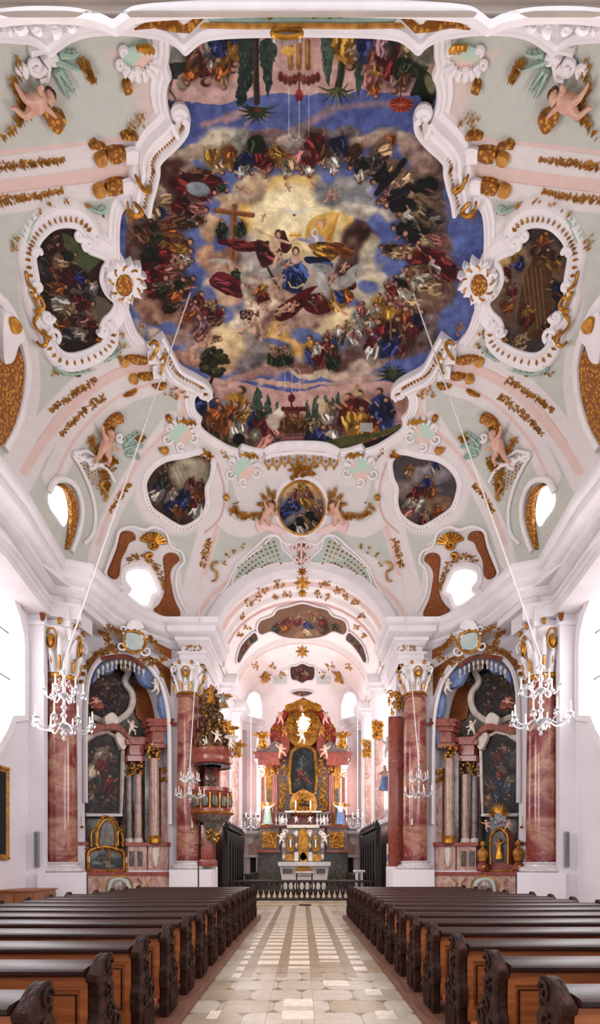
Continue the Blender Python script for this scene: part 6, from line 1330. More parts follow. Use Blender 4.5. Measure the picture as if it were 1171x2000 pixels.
for k in range(7):
    a = -PI * k / 6; q = (px_ + math.cos(a) * .64, py_ + math.sin(a) * .64); mb.tube([(q[0], q[1], zz(1592)), (q[0] * 1.0, q[1], zz(1575)), (q[0], q[1], zz(1552))], [.05, .03, .05], 6)
mb.lathe([(.71, zz(1591)), (.73, zz(1589)), (.71, zz(1587))], px_, py_, 28); mb.build('gilt_mounts', 'gold', pl)
mb = MB(); arc_lathe(mb, [(.03, zz(1650)), (.12, zz(1640)), (.16, zz(1628)), (.3, zz(1618)), (.36, zz(1608)), (.55, zz(1602)), (.62, zz(1594))]); bt = mb.build('bowl', 'green_marble', pl)
mb = MB(); rn = random.Random(3)
for k in range(22): t = rn.random(); a = rn.uniform(PI, 2 * PI); mb.ball((px_ + math.cos(a) * (.14 + .1 * t), py_ + math.sin(a) * (.14 + .1 * t), zz(1645) + t * .5), rn.uniform(.04, .08), 6, 4)
mb.build('gilt_pendant', 'gold', bt)
mb = MB(); arc_lathe(mb, [(.3, zz(1497)), (.62, zz(1494)), (.68, zz(1488)), (.66, zz(1480)), (.72, zz(1475)), (.74, zz(1468)), (.6, zz(1462)), (.3, zz(1458))]); cn = mb.build('canopy', 'red_marble2', pl)
mb = MB(); arc_lathe(mb, [(.02, zz(1489)), (.6, zz(1496)), (.64, zz(1499)), (.6, zz(1497))]); mb.build('canopy_underside', 'dark_marble', cn)
mb = MB()
for k in range(150): t = rn.random() ** 1.7; a = rn.uniform(0, 2 * PI); r = (.66 - .56 * t) * rn.uniform(.5, 1); mb.ball((px_ + math.cos(a) * r, py_ + math.sin(a) * r, zz(1466) + t * (zz(1340) - zz(1466))), (rn.uniform(.05, .12), rn.uniform(.05, .1), rn.uniform(.05, .13)), 6, 4)
for k in range(5): a = -PI * (.1 + .2 * k); c0 = Vector((px_ + math.cos(a) * .55, py_ + math.sin(a) * .55, zz(1462))); mb.tube([c0 + Vector((math.cos(a) * (-.5 * t + .12 * math.sin(t * 7)), math.sin(a) * (-.5 * t + .12 * math.sin(t * 7)), 1.3 * t)) for t in (0, .15, .3, .45, .6, .75, .9, 1)], [.09, .08, .07, .07, .06, .05, .05, .03], 7)
mb.build('carved_crown', 'bronze', cn)
mb = MB()
for k in range(44): t = rn.random(); a = rn.uniform(PI, 2 * PI); r = .7 - .62 * t; mb.ball((px_ + math.cos(a) * r, py_ + math.sin(a) * r, zz(1470) + t * 1.9), rn.uniform(.03, .06), 6, 4)
mb.build('gilt_highlights', 'gold', cn)
mb = MB(); mb.bbox(px_ - .35, px_ + .2, py_ + .25, py_ + .5, zz(1600), zz(1485), .04); mb.build('back_panel', 'red_marble2', pl)
mb = MB()
for k in range(40): t = rn.random(); mb.ball((px_ - .12 + rn.uniform(-.2, .2), py_ + .1, zz(1540) + t * .9), rn.uniform(.04, .07), 6, 4)
mb.build('carved_back', 'green_marble', pl)
mb = MB(); mb.bbox(px_ - .45, px_ - .05, 17.95, 18.3, 1.5, zz(1610), .03); mb.bbox(px_ - .5, px_ + .1, 17.85, 18.3, 1.5, 1.75, .04); mb.build('support', 'red_marble2', pl)
fp = front(17.4)
figure('angel_statue', 436, 1372, 40, fp, 'grey and gold angel blowing a trumpet on top of the pulpit canopy', 'angel statue', 'reach', m='speaker', robe='gold', wings='gold', off=0)
figure('angel_statue', 412, 1356, 40, fp, 'gilded figure standing highest on the pulpit canopy beside the trumpet angel', 'angel statue', 'stand', m='gold', robe='gold', off=0)
figure('putto_statue', 408, 1452, 32, fp, 'pale cherub reclining on the front rim of the pulpit canopy', 'cherub statue', 'fly', ang=1.0, m='ivory', off=0)
figure('putto_statue', 424, 1442, 34, fp, 'pale cherub sitting in the middle of the pulpit canopy rim', 'cherub statue', 'reach', m='ivory', off=0)
figure('putto_statue', 451, 1450, 32, fp, 'pale cherub at the right rim of the pulpit canopy', 'cherub statue', 'reach', m='ivory', off=0, wings='ivory')
figure('angel_statue', 467, 1466, 34, front(17.9), 'bronze winged figure at the far right edge of the pulpit canopy', 'angel statue', 'fly', m='ochre', wings='ochre', off=0)
figure('angel_statue', 455, 1430, 26, front(17.9), 'small gilded winged angel hovering right of the pulpit canopy crown', 'angel statue', 'fly', m='gold', wings='gold', off=0)
# ---------------------------------------------------------------- high altar
def FR(root, name, m, polys, y, h0, h1, bev=.5, sub=0, **kw):
    h = front(y)
    for p in polys: mb = MB(); relief(mb, smooth(p, sub) if sub else p, h, h0, h1, bev); o_ = mb.build(name, m, root, **kw)
    return o_
def sym(p): return [p, [(2 * 591.5 - a, b) for a, b in p]]
AY = 28.6; hz = lambda v, y=AY: CH + (CY - v) * y / F; hx = lambda u, y=AY: (u - CX) * y / F
ha = thing('high_altar', (0.05, 28.6, 0.16), 'towering rose marble and gold high altar closing the chancel', 'altar'); rn = random.Random(9)
FR(ha, 'back_wall', 'red_marble2', [[(520, 1665), (520, 1500), (530, 1478), (530, 1440), (540, 1400), (560, 1380), (592, 1362), (624, 1380), (643, 1400), (653, 1440), (653, 1478), (663, 1500), (663, 1665)]], 29.0, -.3, 0, 0)
FR(ha, 'grey_surround', 'grey_marble', sym([(543, 1600), (543, 1470), (556, 1452), (568, 1465), (568, 1600)]), 28.9, 0, .15)
FR(ha, 'plinth', 'green_marble', [rect(505, 1663, 678, 1745)], 28.9, -.4, .3, 0); FR(ha, 'pedestal_block', 'grey_marble', sym(rect(507, 1618, 546, 1664)), 28.7, -.4, .5)
FR(ha, 'pedestal_cornice', 'red_marble2', sym(rect(503, 1613, 549, 1619)) + sym(rect(503, 1660, 549, 1666)), 28.7, -.4, .6)
for k, pg in enumerate(sym(rect(512, 1624, 541, 1657))):
    pn = FR(ha, 'gilt_relief_panel', 'ochre', [pg], 28.15, 0, .05); mb = MB(); cxp = sum(p[0] for p in pg) / 4
    for q in range(60): p, _ = front(28.1)(cxp + rn.uniform(-12, 12), rn.uniform(1627, 1655)); mb.ball(p, rn.uniform(.03, .07), 6, 4)
    uvtube(mb, [(cxp - 5, 1655), (cxp - 6, 1638), (cxp, 1630), (cxp + 6, 1638), (cxp + 5, 1655)], front(28.1), .05, .02); mb.build('relief', 'gold', pn)
for s in (-1, 1):
    for k, (u, vt, vb, w, y) in enumerate(((512.5, 1518, 1612, 9, 28.2), (537, 1514, 1612, 11, 28.3))):
        uu = u if s < 0 else 1183 - u; mb = MB(); p0, p1, r = pcol(mb, uu, vt, vb, w, front(y), -1); cl = mb.build('altar_column', 'red_marble2', ha)
        mb = MB(); capcluster(mb, uu, vt - 20, vt, w + 3, front(y), -1, rn); mb.build('gilded_capital', 'gold', cl); mb = MB(); mb.lathe([(r * 1.2, 0), (r * 1.4, .05), (r * 1.2, .12), (r * 1.3, .18)], p0.x, p0.y, 16, p0.z - .05); mb.build('gilded_base', 'gold', cl)
FR(ha, 'pilaster', 'ochre', sym(rect(518, 1500, 531, 1612)), 28.8, 0, .12); FR(ha, 'pilaster_marble', 'green_marble', sym(rect(521, 1540, 528, 1606)), 28.68, 0, .03)
FR(ha, 'entablature', 'red_marble2', sym(rect(504, 1484, 546, 1497)) + sym(rect(498, 1478, 550, 1485)) + sym([(494, 1470), (552, 1472), (550, 1479), (498, 1479)]), 28.3, -.5, .35)
FR(ha, 'scroll_pediment', 'grey_marble', sym([(500, 1470), (506, 1458), (522, 1462), (536, 1448), (548, 1456), (552, 1472)]), 28.4, -.2, .3, .8, 2)
FR(ha, 'attic_block', 'red_marble2', sym([(532, 1478), (534, 1420), (548, 1405), (560, 1418), (566, 1450), (560, 1478)]), 28.7, 0, .3, .8, 2)
FR(ha, 'crimson_drapery', 'red_cloth', sym([(529, 1455), (528, 1425), (540, 1410), (548, 1395), (564, 1388), (560, 1402), (548, 1420), (546, 1450)]) + sym([(556, 1392), (560, 1380), (574, 1378), (566, 1396)]), 28.5, 0, .25, 1, 2)
FR(ha, 'gilded_canopy', 'gold', [[(560, 1392), (556, 1380), (570, 1374), (592, 1366), (614, 1374), (628, 1380), (622, 1392), (608, 1386), (592, 1390), (576, 1386)]], 28.2, -.2, .2, .8, 2)
FR(ha, 'glory_ground', 'ochre', [[(560, 1440), (558, 1410), (574, 1392), (592, 1386), (610, 1392), (626, 1410), (624, 1440), (606, 1458), (592, 1462), (576, 1458)]], 28.6, 0, .15, 1, 2)
mb = MB()
for k in range(28): a = 2 * PI * k / 28; l = 24 if k % 2 else 31; uvtube(mb, [(591.5 + math.cos(a) * 10, 1412 + math.sin(a) * 14), (591.5 + math.cos(a) * l, 1412 + math.sin(a) * l * 1.15)], front(28.35), [.05, .02], .0, 5)
mb.build('gilded_rays', 'gold', ha)
lw = FR(ha, 'lit_halo_window', 'pane_warm', [[(585, 1402), (592, 1399), (599, 1402), (600, 1412), (599, 1423), (592, 1427), (585, 1423), (584, 1412)]], 28.3, 0, .05, .3, 3, label='brightly lit yellow oval window in gilt rays')
mb = MB(); [mb.ball(front(28.2)(591.5 + math.cos(a) * r, 1411 + math.sin(a) * r * 1.3)[0], .06, 6, 4) for a, r in [(rn.uniform(0, 6.3), rn.uniform(9, 15)) for _ in range(18)]]; mb.build('glowing_bosses', 'pane_warm', lw)  # bosses share the glowing halo material, so their glints are emitted
# altar picture
cz = dark_oil(566, 1456, 618, 1552, 61, -1, [(.5, .3, .22, -90, (60, 80, 84), (80, 90, 90)), (.4, .55, .22, -80, (150, 60, 50), (120, 50, 40)), (.6, .62, .2, -100, (60, 80, 70), (120, 60, 50)), (.3, .75, .2, -70, (120, 90, 70), (60, 60, 60)), (.72, .8, .2, -100, (90, 60, 50), (60, 60, 70))], (28, 28, 32), (70, 84, 88))
PB_ = smooth([(568, 1549), (568, 1478), (572, 1466), (580, 1460), (592, 1458), (604, 1460), (612, 1466), (615, 1478), (615, 1549)], 2); ap = painted('altar_painting', cz, planev((0, 28.5, 0), (0, -1, 0)), 0, 'oil', outline=PB_, parent=ha, label='tall dark arched painting in a gilt frame')
mb = MB(); uvsweep(mb, PB_, front(28.5), [(-.08, 0), (-.08, .1), (0, .15), (.08, .06), (.08, 0)], closed=True); mb.build('gilt_frame', 'gold', ap)
# gilded clusters
mb = MB()
for (cx_, cyv, rx, ry, n) in ((553, 1525, 5, 30, 40), (553, 1550, 8, 18, 34), (550, 1572, 9, 12, 26), (556, 1500, 5, 16, 20), (545, 1470, 8, 14, 26), (540, 1430, 6, 16, 26), (575, 1440, 10, 12, 24), (566, 1405, 8, 12, 24)):
    for s in (0, 1):
        for _ in range(n): u = cx_ + rn.gauss(0, .5) * rx; v = cyv + rn.uniform(-1, 1) * ry; u = u if not s else 1183 - u; mb.ball(front(28.25)(u, v)[0], (rn.uniform(.03, .08), .06, rn.uniform(.03, .09)), 6, 4)
for _ in range(60): mb.ball(front(28.0)(591.5 + rn.uniform(-30, 30), 1380 + rn.uniform(-6, 5))[0], rn.uniform(.03, .06), 6, 4)
mb.build('gilded_foliage', 'gold', ha)
# exposition niche and tabernacle
FR(ha, 'throne_niche', 'ochre', [[(568, 1588), (568, 1556), (578, 1548), (592, 1541), (606, 1548), (616, 1556), (616, 1588)]], 28.1, -.2, .1, .8, 2); FR(ha, 'opening_shade', 'dark_void', [[(584, 1578), (584, 1566), (592, 1560), (600, 1566), (600, 1578)]], 27.95, 0, .03, .2, 2)  # flat near-black patch paints the shade inside the throne opening
mb = MB()
for _ in range(90): a = rn.uniform(0, PI); mb.ball(front(27.9)(591.5 + math.cos(a) * rn.uniform(9, 24), 1588 - math.sin(a) * rn.uniform(16, 46))[0], rn.uniform(.03, .07), 6, 4)
for _ in range(30): mb.ball(front(27.8)(591.5 + rn.uniform(-8, 8), 1582 + rn.uniform(-8, 10))[0], rn.uniform(.04, .08), 6, 4)
mb.build('gilded_throne', 'gold', ha)
FR(ha, 'tabernacle_body', 'grey_marble', [rect(550, 1618, 633, 1682)], 28.0, -.2, .2); FR(ha, 'tabernacle_top', 'ivory', [rect(560, 1611, 623, 1618), rect(556, 1584, 627, 1588)], 27.9, -.2, .25)
FR(ha, 'tabernacle_door', 'gold', [[(583, 1676), (583, 1630), (592, 1618), (601, 1630), (601, 1676)], [(585, 1700 - 4), (585, 1672), (592, 1664), (599, 1672), (599, 1690)]], 27.6, 0, .12, .6, 2)
for s in (-1, 1):
    uu = lambda u: u if s < 0 else 1183 - u
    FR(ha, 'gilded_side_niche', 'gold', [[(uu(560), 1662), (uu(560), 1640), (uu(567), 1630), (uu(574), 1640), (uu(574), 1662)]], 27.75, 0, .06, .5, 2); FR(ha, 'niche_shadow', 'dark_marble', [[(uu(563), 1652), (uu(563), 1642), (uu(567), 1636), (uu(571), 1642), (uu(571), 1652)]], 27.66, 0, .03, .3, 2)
    mb = MB()
    for v0 in (1630, 1652, 1674):
        for u0 in (554, 579): mb.ball(front(27.6)(uu(u0), v0)[0], (.1, .08, .16), 7, 5)
    for pth in (spiral(uu(556), 1626, 6, 1, 0, s, 8), spiral(uu(578), 1626, 5, 1, 3, s, 8)): uvtube(mb, pth, front(27.6), .05, .02, 5)
    mb.build('silvered_scrolls', 'ivory', ha)
    for (u0, v0, h_, nm, lb) in ((549, 1640, 26, 'putto_statue', 'small white kneeling cherub at the lower %s corner of the high altar tabernacle'), (551, 1604, 22, 'putto_statue', 'small white cherub on top of the %s side of the high altar tabernacle'), (578, 1602, 16, 'putto_statue', 'tiny white cherub beside the %s shoulder of the tabernacle dome')):
        figure(nm, uu(u0), v0, h_, front(27.3), lb % ('left' if s < 0 else 'right'), 'cherub statue', 'reach', m='ivory', off=0, flipx=(s > 0))
FR(ha, 'step_white', 'white_marble', [rect(574, 1664, 583, 1682), rect(601, 1664, 610, 1682)], 27.6, -.2, .1); FR(ha, 'gilt_steps', 'ochre', [rect(556, 1668, 574, 1682), rect(609, 1668, 627, 1682)], 27.6, -.2, .08)
al = thing('altar_mensa', (0.05, 26.9, .16), 'white marble altar table with painted panels in front of the high altar', 'altar table')
FR(al, 'top_slab', 'white_marble', [rect(543, 1683, 645, 1692)], 26.8, -.9, .15); FR(al, 'body', 'white_marble', [[(546, 1692), (642, 1692), (638, 1722), (636, 1738), (548, 1738), (550, 1722)]], 26.9, -.7, .1)
FR(al, 'painted_panel', 'dark_marble', [rect(552, 1697, 571, 1706), rect(617, 1697, 634, 1706)], 26.78, 0, .03); FR(al, 'gilded_panel', 'ochre', [[(576, 1706), (578, 1696), (592, 1692), (606, 1696), (612, 1706)]], 26.78, 0, .05, .4, 2)
ct = thing('celebration_altar', (0.3, 23.5, .16), 'slim free standing altar table of white slab on thin dark legs behind the altar rail', 'table')
mb = MB(); mb.bbox(hx(576, 23.5), hx(612, 23.5), 23.2, 23.9, zz(1704, 23.5) - .04, zz(1704, 23.5) + .04, .015); mb.build('table_top', 'white_marble', ct)
for u0 in (579, 609):
    mb = MB(); mb.bbox(hx(u0, 23.5) - .03, hx(u0, 23.5) + .03, 23.5, 23.56, .16, zz(1704, 23.5) - .04, .005); mb.build('leg', 'iron', ct)
mb = MB(); mb.box(hx(579, 23.5), hx(609, 23.5), 23.5, 23.55, zz(1712, 23.5), zz(1712, 23.5) + .03); mb.build('stretcher', 'iron', ct, sm=False)
# statues of the high altar
for (u, v, h_, lb, ps, m_, rb, wg, fx) in (
    (522, 1588, 48, 'white and gold angel statue with green cloak, left pedestal of the high altar', 'stand', 'ivory', 'mint', 'gold', 0), (664, 1588, 48, 'angel statue in blue robe with gold wings, right pedestal of the high altar', 'stand', 'ivory', 'blue_cloth', 'gold', 1),
    (511, 1448, 44, 'gilded angel with raised wings on the left entablature of the high altar', 'reach', 'gold', 'gold', 'gold', 0), (669, 1448, 44, 'gilded angel with raised wings on the right entablature of the high altar', 'reach', 'gold', 'gold', 'gold', 1),
    (549, 1468, 34, 'flesh coloured cherub climbing the left scroll above the altar painting', 'reach', 'flesh', None, None, 0), (634, 1470, 34, 'flesh coloured cherub climbing the right scroll above the altar painting', 'reach', 'flesh', None, None, 1),
    (548, 1404, 28, 'flesh coloured cherub by the left crimson curtain at the altar top', 'fly', 'flesh', None, None, 0), (635, 1404, 28, 'flesh coloured cherub by the right crimson curtain at the altar top', 'fly', 'flesh', None, None, 1),
    (590, 1440, 32, 'pale figure stretched out beneath the lit oval window of the high altar', 'fly', 'ivory', None, None, 0), (589, 1384, 16, 'tiny cherub at the very top of the high altar', 'fly', 'flesh', None, None, 0),
    (556, 1430, 26, 'gilded cherub left of the glory of rays on the high altar', 'fly', 'gold', None, None, 0), (627, 1430, 26, 'gilded cherub right of the glory of rays on the high altar', 'fly', 'gold', None, None, 1)):
    figure('angel_statue' if wg else 'putto_statue', u, v, h_, front(27.5), lb, 'angel statue' if wg else 'cherub statue', ps, m=m_, robe=rb, wings=wg, off=0, flipx=bool(fx), ang=(-.3 if fx else .3) if ps == 'fly' else 0)
for u0, lb in ((577, 'white candle on a gilt stick left of the exposition throne'), (606, 'white candle on a gilt stick right of the exposition throne'), (567, 'white altar candle in the left row above the tabernacle steps'), (616, 'white altar candle in the right row above the tabernacle steps')):
    v0 = 1587 if u0 in (577, 606) else 1662; p, _ = front(27.35)(u0 if v0 == 1587 else u0, v0); ck = thing('candlestick', p, lb, 'candlestick'); mb = MB(); mb.lathe([(.08, 0), (.03, .05), (.04, .15), (.03, .2)], p.x, p.y, 8, p.z); mb.build('stem', 'gold', ck); mb = MB(); mb.lathe([(.04, .2), (.04, .62), (.01, .64)], p.x, p.y, 8, p.z); mb.build('candle', 'candle', ck)

# ---------------------------------------------------------------- chancel fittings
BAL = [(.03, 0), (.05, .0), (.05, .04), (.025, .07), (.06, .16), (.075, .24), (.055, .34), (.025, .42), (.022, .5), (.045, .56), (.05, .6)]
def balustrade(name, x0, x1, y, z0, h, n, m, m2, label, cat, n0=None, k=1.0, th=.14):
    r = thing(name, ((x0 + x1) / 2, y, z0), label, cat); L_ = x1 - x0
    mb = MB(); mb.bbox(x0, x1, y - th, y + th, z0 + h - .1, z0 + h, .02); mb.build('hand_rail', m, r); mb = MB(); mb.bbox(x0, x1, y - th * .8, y + th * .8, z0, z0 + .09, .015); mb.build('foot_rail', m, r)
    me = None
    for i in range(n):
        x = x0 + L_ * (i + .5) / n
        if me is None: mb = MB(); mb.lathe([(a * k, .09 + b * (h - .19) / .6) for a, b in BAL], x, y, 12, z0); first = mb.build('baluster', m2, r); me = first; fx = x
        else: c = first.copy(); C.objects.link(c); c.parent = r; c.location.x += x - fx
    return r
M['rail_wood'] = mat('rail_dark_wood', (44, 28, 24), (26, 16, 14), 6, .4)
balustrade('altar_rail', -2.8, 2.8, 20.2, .16, .8, 26, 'rail_wood', 'rail_wood', 'dark turned balustrade crossing the chancel at the end of the aisle', 'railing', k=1.15)
for s in (-1, 1):
    sd = 'left' if s < 0 else 'right'; a, b = sorted((s * 3.6, s * 2.38))
    balustrade('gallery_balustrade', a, b, 28.75, 3.48, .86, 8, 'grey_marble', 'white_marble', 'white and grey marble balustrade on the ledge %s of the high altar' % sd, 'balustrade', k=1.2)
    a, b = sorted((s * 1.5, s * .75)); balustrade('altar_balustrade', a, b, 28.05, hz(1614, 28.05), .78, 4, 'grey_marble', 'white_marble', 'short marble balustrade %s of the exposition throne on the high altar' % sd, 'balustrade', k=1.1)
    # sacristy door and medallion
    x = s * 2.95; mb = MB(); mb.box(min(s * 3.3, s * 2.57), max(s * 3.3, s * 2.57), 29.14, 29.2, .17, 1.95); d = struct(mb, 'door_%d' % (1 if s < 0 else 2), 'dark_void', sm=False)
    mb = MB(); mb.box(s * 2.94 - .45, s * 2.94 - .36, 28.86, 29.0, .16, 2.05); mb.box(s * 2.94 + .36, s * 2.94 + .45, 28.86, 29.0, .16, 2.05); mb.box(s * 2.94 - .5, s * 2.94 + .5, 28.82, 29.0, 1.96, 2.1); struct(mb, 'trim_door_%s' % sd, 'white_marble', sm=False)
    ml = thing('medallion', (s * 2.98, 28.95, 2.6), 'white oval marble medallion above the dark door %s of the high altar' % sd, 'medallion'); mb = MB(); hh = front(28.98); c_ = CX + s * 2.98 * F / 28.98
    el = [(c_ + 9 * math.cos(2 * PI * k / 28), 1637 + 12 * math.sin(2 * PI * k / 28)) for k in range(28)]; relief(mb, el, hh, 0, .05, 1); mb.build('field', 'white', ml); mb = MB(); uvtube(mb, el + el[:1], hh, .035, .05); mb.build('rim', 'stucco', ml)
    # dark marble strips of the dado
    mb = MB()
    for x0, x1, y in ((3.38, 3.45, 27.2), (3.38, 3.45, 24.0)): a, b = sorted((s * x0, s * x1)); mb.box(a, b, y, y + .5, .16, 3.1)
    a, b = sorted((s * 3.72, s * 3.5)); mb.box(a, b, 28.93, 28.99, .16, 3.1); struct(mb, 'trim_dado_%s' % sd, 'dark_marble', sm=False)
    # choir stalls
    st = thing('choir_stall', (s * 3.1, 22.5, .16), 'tall black-brown carved choir stalls along the %s chancel wall' % sd, 'choir stall')
    mb = MB(); a, b = sorted((s * 3.14, s * 3.02)); mb.box(a, b, 20.4, 25.6, .16, 3.0); mb.build('back', 'stall_wood', st, sm=False)
    mb = MB(); a, b = sorted((s * 3.14, s * 2.85)); mb.bbox(a, b, 20.3, 25.7, 2.98, 3.1, .03)
    for k in range(7): mb.lathe([(.1, 0), (.12, .1), (.06, .2), (.02, .28)], s * 3.0, 20.5 + k * .85, 8, 3.08)
    mb.build('crown_cornice', 'stall_wood', st)
    for k in range(7): mb = MB(); y = 20.4 + k * .85; mb.lathe([(.07, .2), (.09, .5), (.05, .8), (.05, 2.2), (.08, 2.5), (.1, 2.9)], s * 2.94, y, 8); mb.build('colonnette', 'stall_wood', st)
    mb = MB(); a, b = sorted((s * 3.04, s * 2.62)); mb.bbox(a, b, 20.4, 25.6, .55, .62, .02); mb.build('seat', 'stall_wood', st)
    sf = thing('choir_desk', (s * 2.45, 23, .16), 'low black-brown prayer desk in front of the %s choir stalls' % sd, 'desk'); mb = MB(); a, b = sorted((s * 2.5, s * 2.4)); mb.box(a, b, 22.4, 27.2, .16, 1.1); mb.build('panel', 'stall_wood', sf, sm=False); mb = MB(); a, b = sorted((s * 2.56, s * 2.3)); mb.bbox(a, b, 22.3, 27.3, 1.1, 1.15, .015); mb.build('desk_top', 'stall_wood', sf)
    for k in range(9): mb = MB(); mb.lathe([(.04, .2), (.06, .5), (.03, .8), (.05, 1.08)], s * 2.37, 22.6 + k * .55, 8); mb.build('baluster', 'stall_wood', sf)
    # gilt pilaster capitals and pink marble pilasters of the chancel side walls
    for (y, lb) in ((23.1, 'nearer'), (26.7, 'farther')):
        x = s * 3.17; pi_ = thing('chancel_pilaster', (x, y - .55, 3.5), 'pink marble pilaster with gilded capital, %s of two on the %s chancel wall' % (lb, sd), 'pilaster'); mb = MB(); a, b = sorted((s * 3.24, s * 3.62)); mb.bbox(a, b, y - .56, y - .5, 3.5, 7.1, .01); mb.build('shaft', 'pink_marble', pi_)
        mb = MB()
        for _ in range(46): mb.ball((s * (3.3 + rn.uniform(-.2, .25)), y - .56 + rn.uniform(-.06, .03), 7.1 + rn.random() * .8), rn.uniform(.05, .1), 6, 4)
        mb.build('gilded_capital', 'gold', pi_)
# statues on the right chancel wall, left of the pier
figure('saint_statue', 751, 1520, 52, front(20.5), 'dark blue robed saint statue on a bracket, chancel wall left of the right pier', 'statue', 'stand', m='flesh', robe='blue_cloth', off=0)
figure('saint_statue', 775, 1498, 46, front(19.2), 'green and red robed statue close to the right red marble pilaster', 'statue', 'stand', m='flesh', robe='green_marble', off=0)
figure('crucified_statue', 757, 1462, 46, front(20.2), 'pale slender statue above the blue robed saint, left of the right pier', 'statue', 'reach', m='ivory', off=0)
pb = thing('banner_panel', (0, 0, 0), 'tall slim blue and white banner beside the right pier pilaster', 'banner'); h_ = front(19.3); mb = MB(); relief(mb, [(762, 1418), (767, 1408), (772, 1414), (772, 1560), (763, 1560)], h_, -.03, .03, .4); mb.build('cloth', 'blue_cloth', pb)
# paschal candle, ambo, processional pole
x = hx(757, 19.75); pc = thing('paschal_candle', (x, 19.7, 0), 'tall white paschal candle with blue band on a slim white stand before the right pier', 'candle')
mb = MB(); mb.lathe([(.16, .09), (.16, .12), (.05, .16), (.045, 1.2), (.06, 1.24), (.1, 1.28)], x, 19.7, 12); mb.build('stand', 'white_marble', pc); mb = MB(); mb.lathe([(.055, 1.26), (.055, 2.35), (.02, 2.38)], x, 19.7, 12); cn_ = mb.build('candle', 'candle', pc)
mb = MB(); mb.lathe([(.058, 1.7), (.06, 1.7), (.06, 1.95), (.058, 1.95)], x, 19.7, 12); mb.build('blue_band', 'blue_cloth', cn_)
mb = MB(); mb.lathe([(.058, 1.4), (.11, 1.42), (.1, 1.5), (.058, 1.52)], x, 19.7, 12); mb.build('green_wreath', 'green_marble', pc)
x = hx(701, 20.75); am = thing('lectern', (x, 20.75, .16), 'small pale stone lectern with dark striped front, behind the altar rail at right', 'lectern'); mb = MB(); mb.bbox(x - .24, x + .24, 20.65, 20.9, 1.25, 1.35, .02); mb.build('top', 'white_marble', am); mb = MB(); mb.bbox(x - .15, x + .15, 20.68, 20.85, .16, 1.25, .02); b_ = mb.build('column', 'white_marble', am); mb = MB(); mb.box(x - .05, x + .05, 20.665, 20.68, .16, 1.24); mb.build('dark_stripe', 'dark_marble', b_, sm=False)
x = hx(386, 16.2); po = thing('processional_pole', (x, 16.3, 0), 'thin dark pole with a short crossbar standing at the left pier', 'pole'); mb = MB(); mb.tube([(x, 16.3, 0), (x, 16.3, 2.2)], .022, 8); mb.build('shaft', 'iron', po); mb = MB(); mb.tube([(x - .15, 16.3, 2.2), (x + .15, 16.3, 2.2)], .018, 6); mb.build('crossbar', 'iron', po); mb = MB(); mb.lathe([(.14, 0), (.14, .03), (.03, .06)], x, 16.3, 12); mb.build('foot', 'iron', po)
for (u, v, d, lb) in ((375, 1618, 17.75, 'white candle on a small bracket on the left pier column'), (804, 1612, 17.7, 'white candle on a small bracket on the right pier column')):
    p = P(u, v, d); ca = thing('sconce_candle', p, lb, 'candle'); mb = MB(); mb.lathe([(.03, 0), (.03, .22), (.006, .24)], p.x, p.y, 8, p.z); mb.build('candle', 'candle', ca); mb = MB(); mb.lathe([(.05, -.03), (.06, 0), (.04, .01)], p.x, p.y, 8, p.z); mb.tube([(p.x, p.y, p.z - .02), (p.x, p.y, p.z - .12), (p.x, p.y + .1, p.z - .16)], .015, 5); mb.build('bracket', 'gold', ca)

# ---------------------------------------------------------------- nave fittings
pw = thing('framed_picture', (-7.67, 12.4, 2.8), 'dark painting in a bronze-gilt frame on the left nave wall under the window', 'picture')
hl = plane((-7.66, 0, 0), (1, 0, 0)); mb = MB(); mb.box(-7.69, -7.62, 11.2, 13.2, 1.85, 3.95); mb.build('canvas', 'dark_void', pw, sm=False)
mb = MB(); pr = [(0, 0), (0, .07), (.06, .1), (.1, .04), (.14, .03), (.14, 0)]; rr = [(13.35, 1.7), (13.35, 4.1), (11.05, 4.1), (11.05, 1.7)]
for i in range(4):
    a = Vector((-7.68, *rr[i])); b = Vector((-7.68, *rr[(i + 1) % 4])); t = (b - a).normalized(); sd_ = t.cross(Vector((1, 0, 0))); mb.sweep([a, b], [-sd_] * 2, [Vector((1, 0, 0))] * 2, pr)
mb.build('frame', 'ochre', pw)
cb = thing('low_cabinet', (-7.1, 13.5, 0), 'low honey-brown wooden cabinet against the left wall behind the pews', 'cabinet'); M['honey'] = mat('honey_wood', (150, 92, 44), (126, 72, 32), 3, .45, stretch=(6, 6, 1))
mb = MB(); mb.bbox(-7.62, -6.72, 12.75, 14.0, .06, .9, .015); mb.build('carcass', 'honey', cb); mb = MB(); mb.bbox(-7.66, -6.68, 12.7, 14.04, .9, .94, .01); mb.build('top', 'warm_wood', cb)
for y in (12.8, 13.42): mb = MB(); mb.bbox(-6.73, -6.7, y, y + .56, .12, .84, .008); mb.build('door', 'honey', cb)
for x_ in (-7.55, -7.13): mb = MB(); mb.bbox(x_, x_ + .38, 12.73, 12.76, .12, .84, .008); mb.build('door', 'honey', cb)
for s in (-1, 1):
    sd = 'left' if s < 0 else 'right'; sp = thing('wall_speaker', (s * 7.42, 14.36, 1.45), 'slim grey column loudspeaker on the wall strip beside the %s big column' % sd, 'speaker'); a, b = sorted((s * 7.48, s * 7.36)); mb = MB(); mb.bbox(a, b, 14.3, 14.4, 1.5, 2.5, .02); mb.build('housing', 'speaker', sp)
    mb = MB(); mb.box(a + .015, b - .015, 14.292, 14.3, 1.54, 2.46); mb.build('grille', 'lead', sp, sm=False)
gv = MB(); gv.box(-.1, .35, 19.42, 19.452, .02, .06); gv.build('floor_vent', 'dark_void', None, label='small dark vent slot in the pale step at the end of the aisle', cat='vent', sm=False)

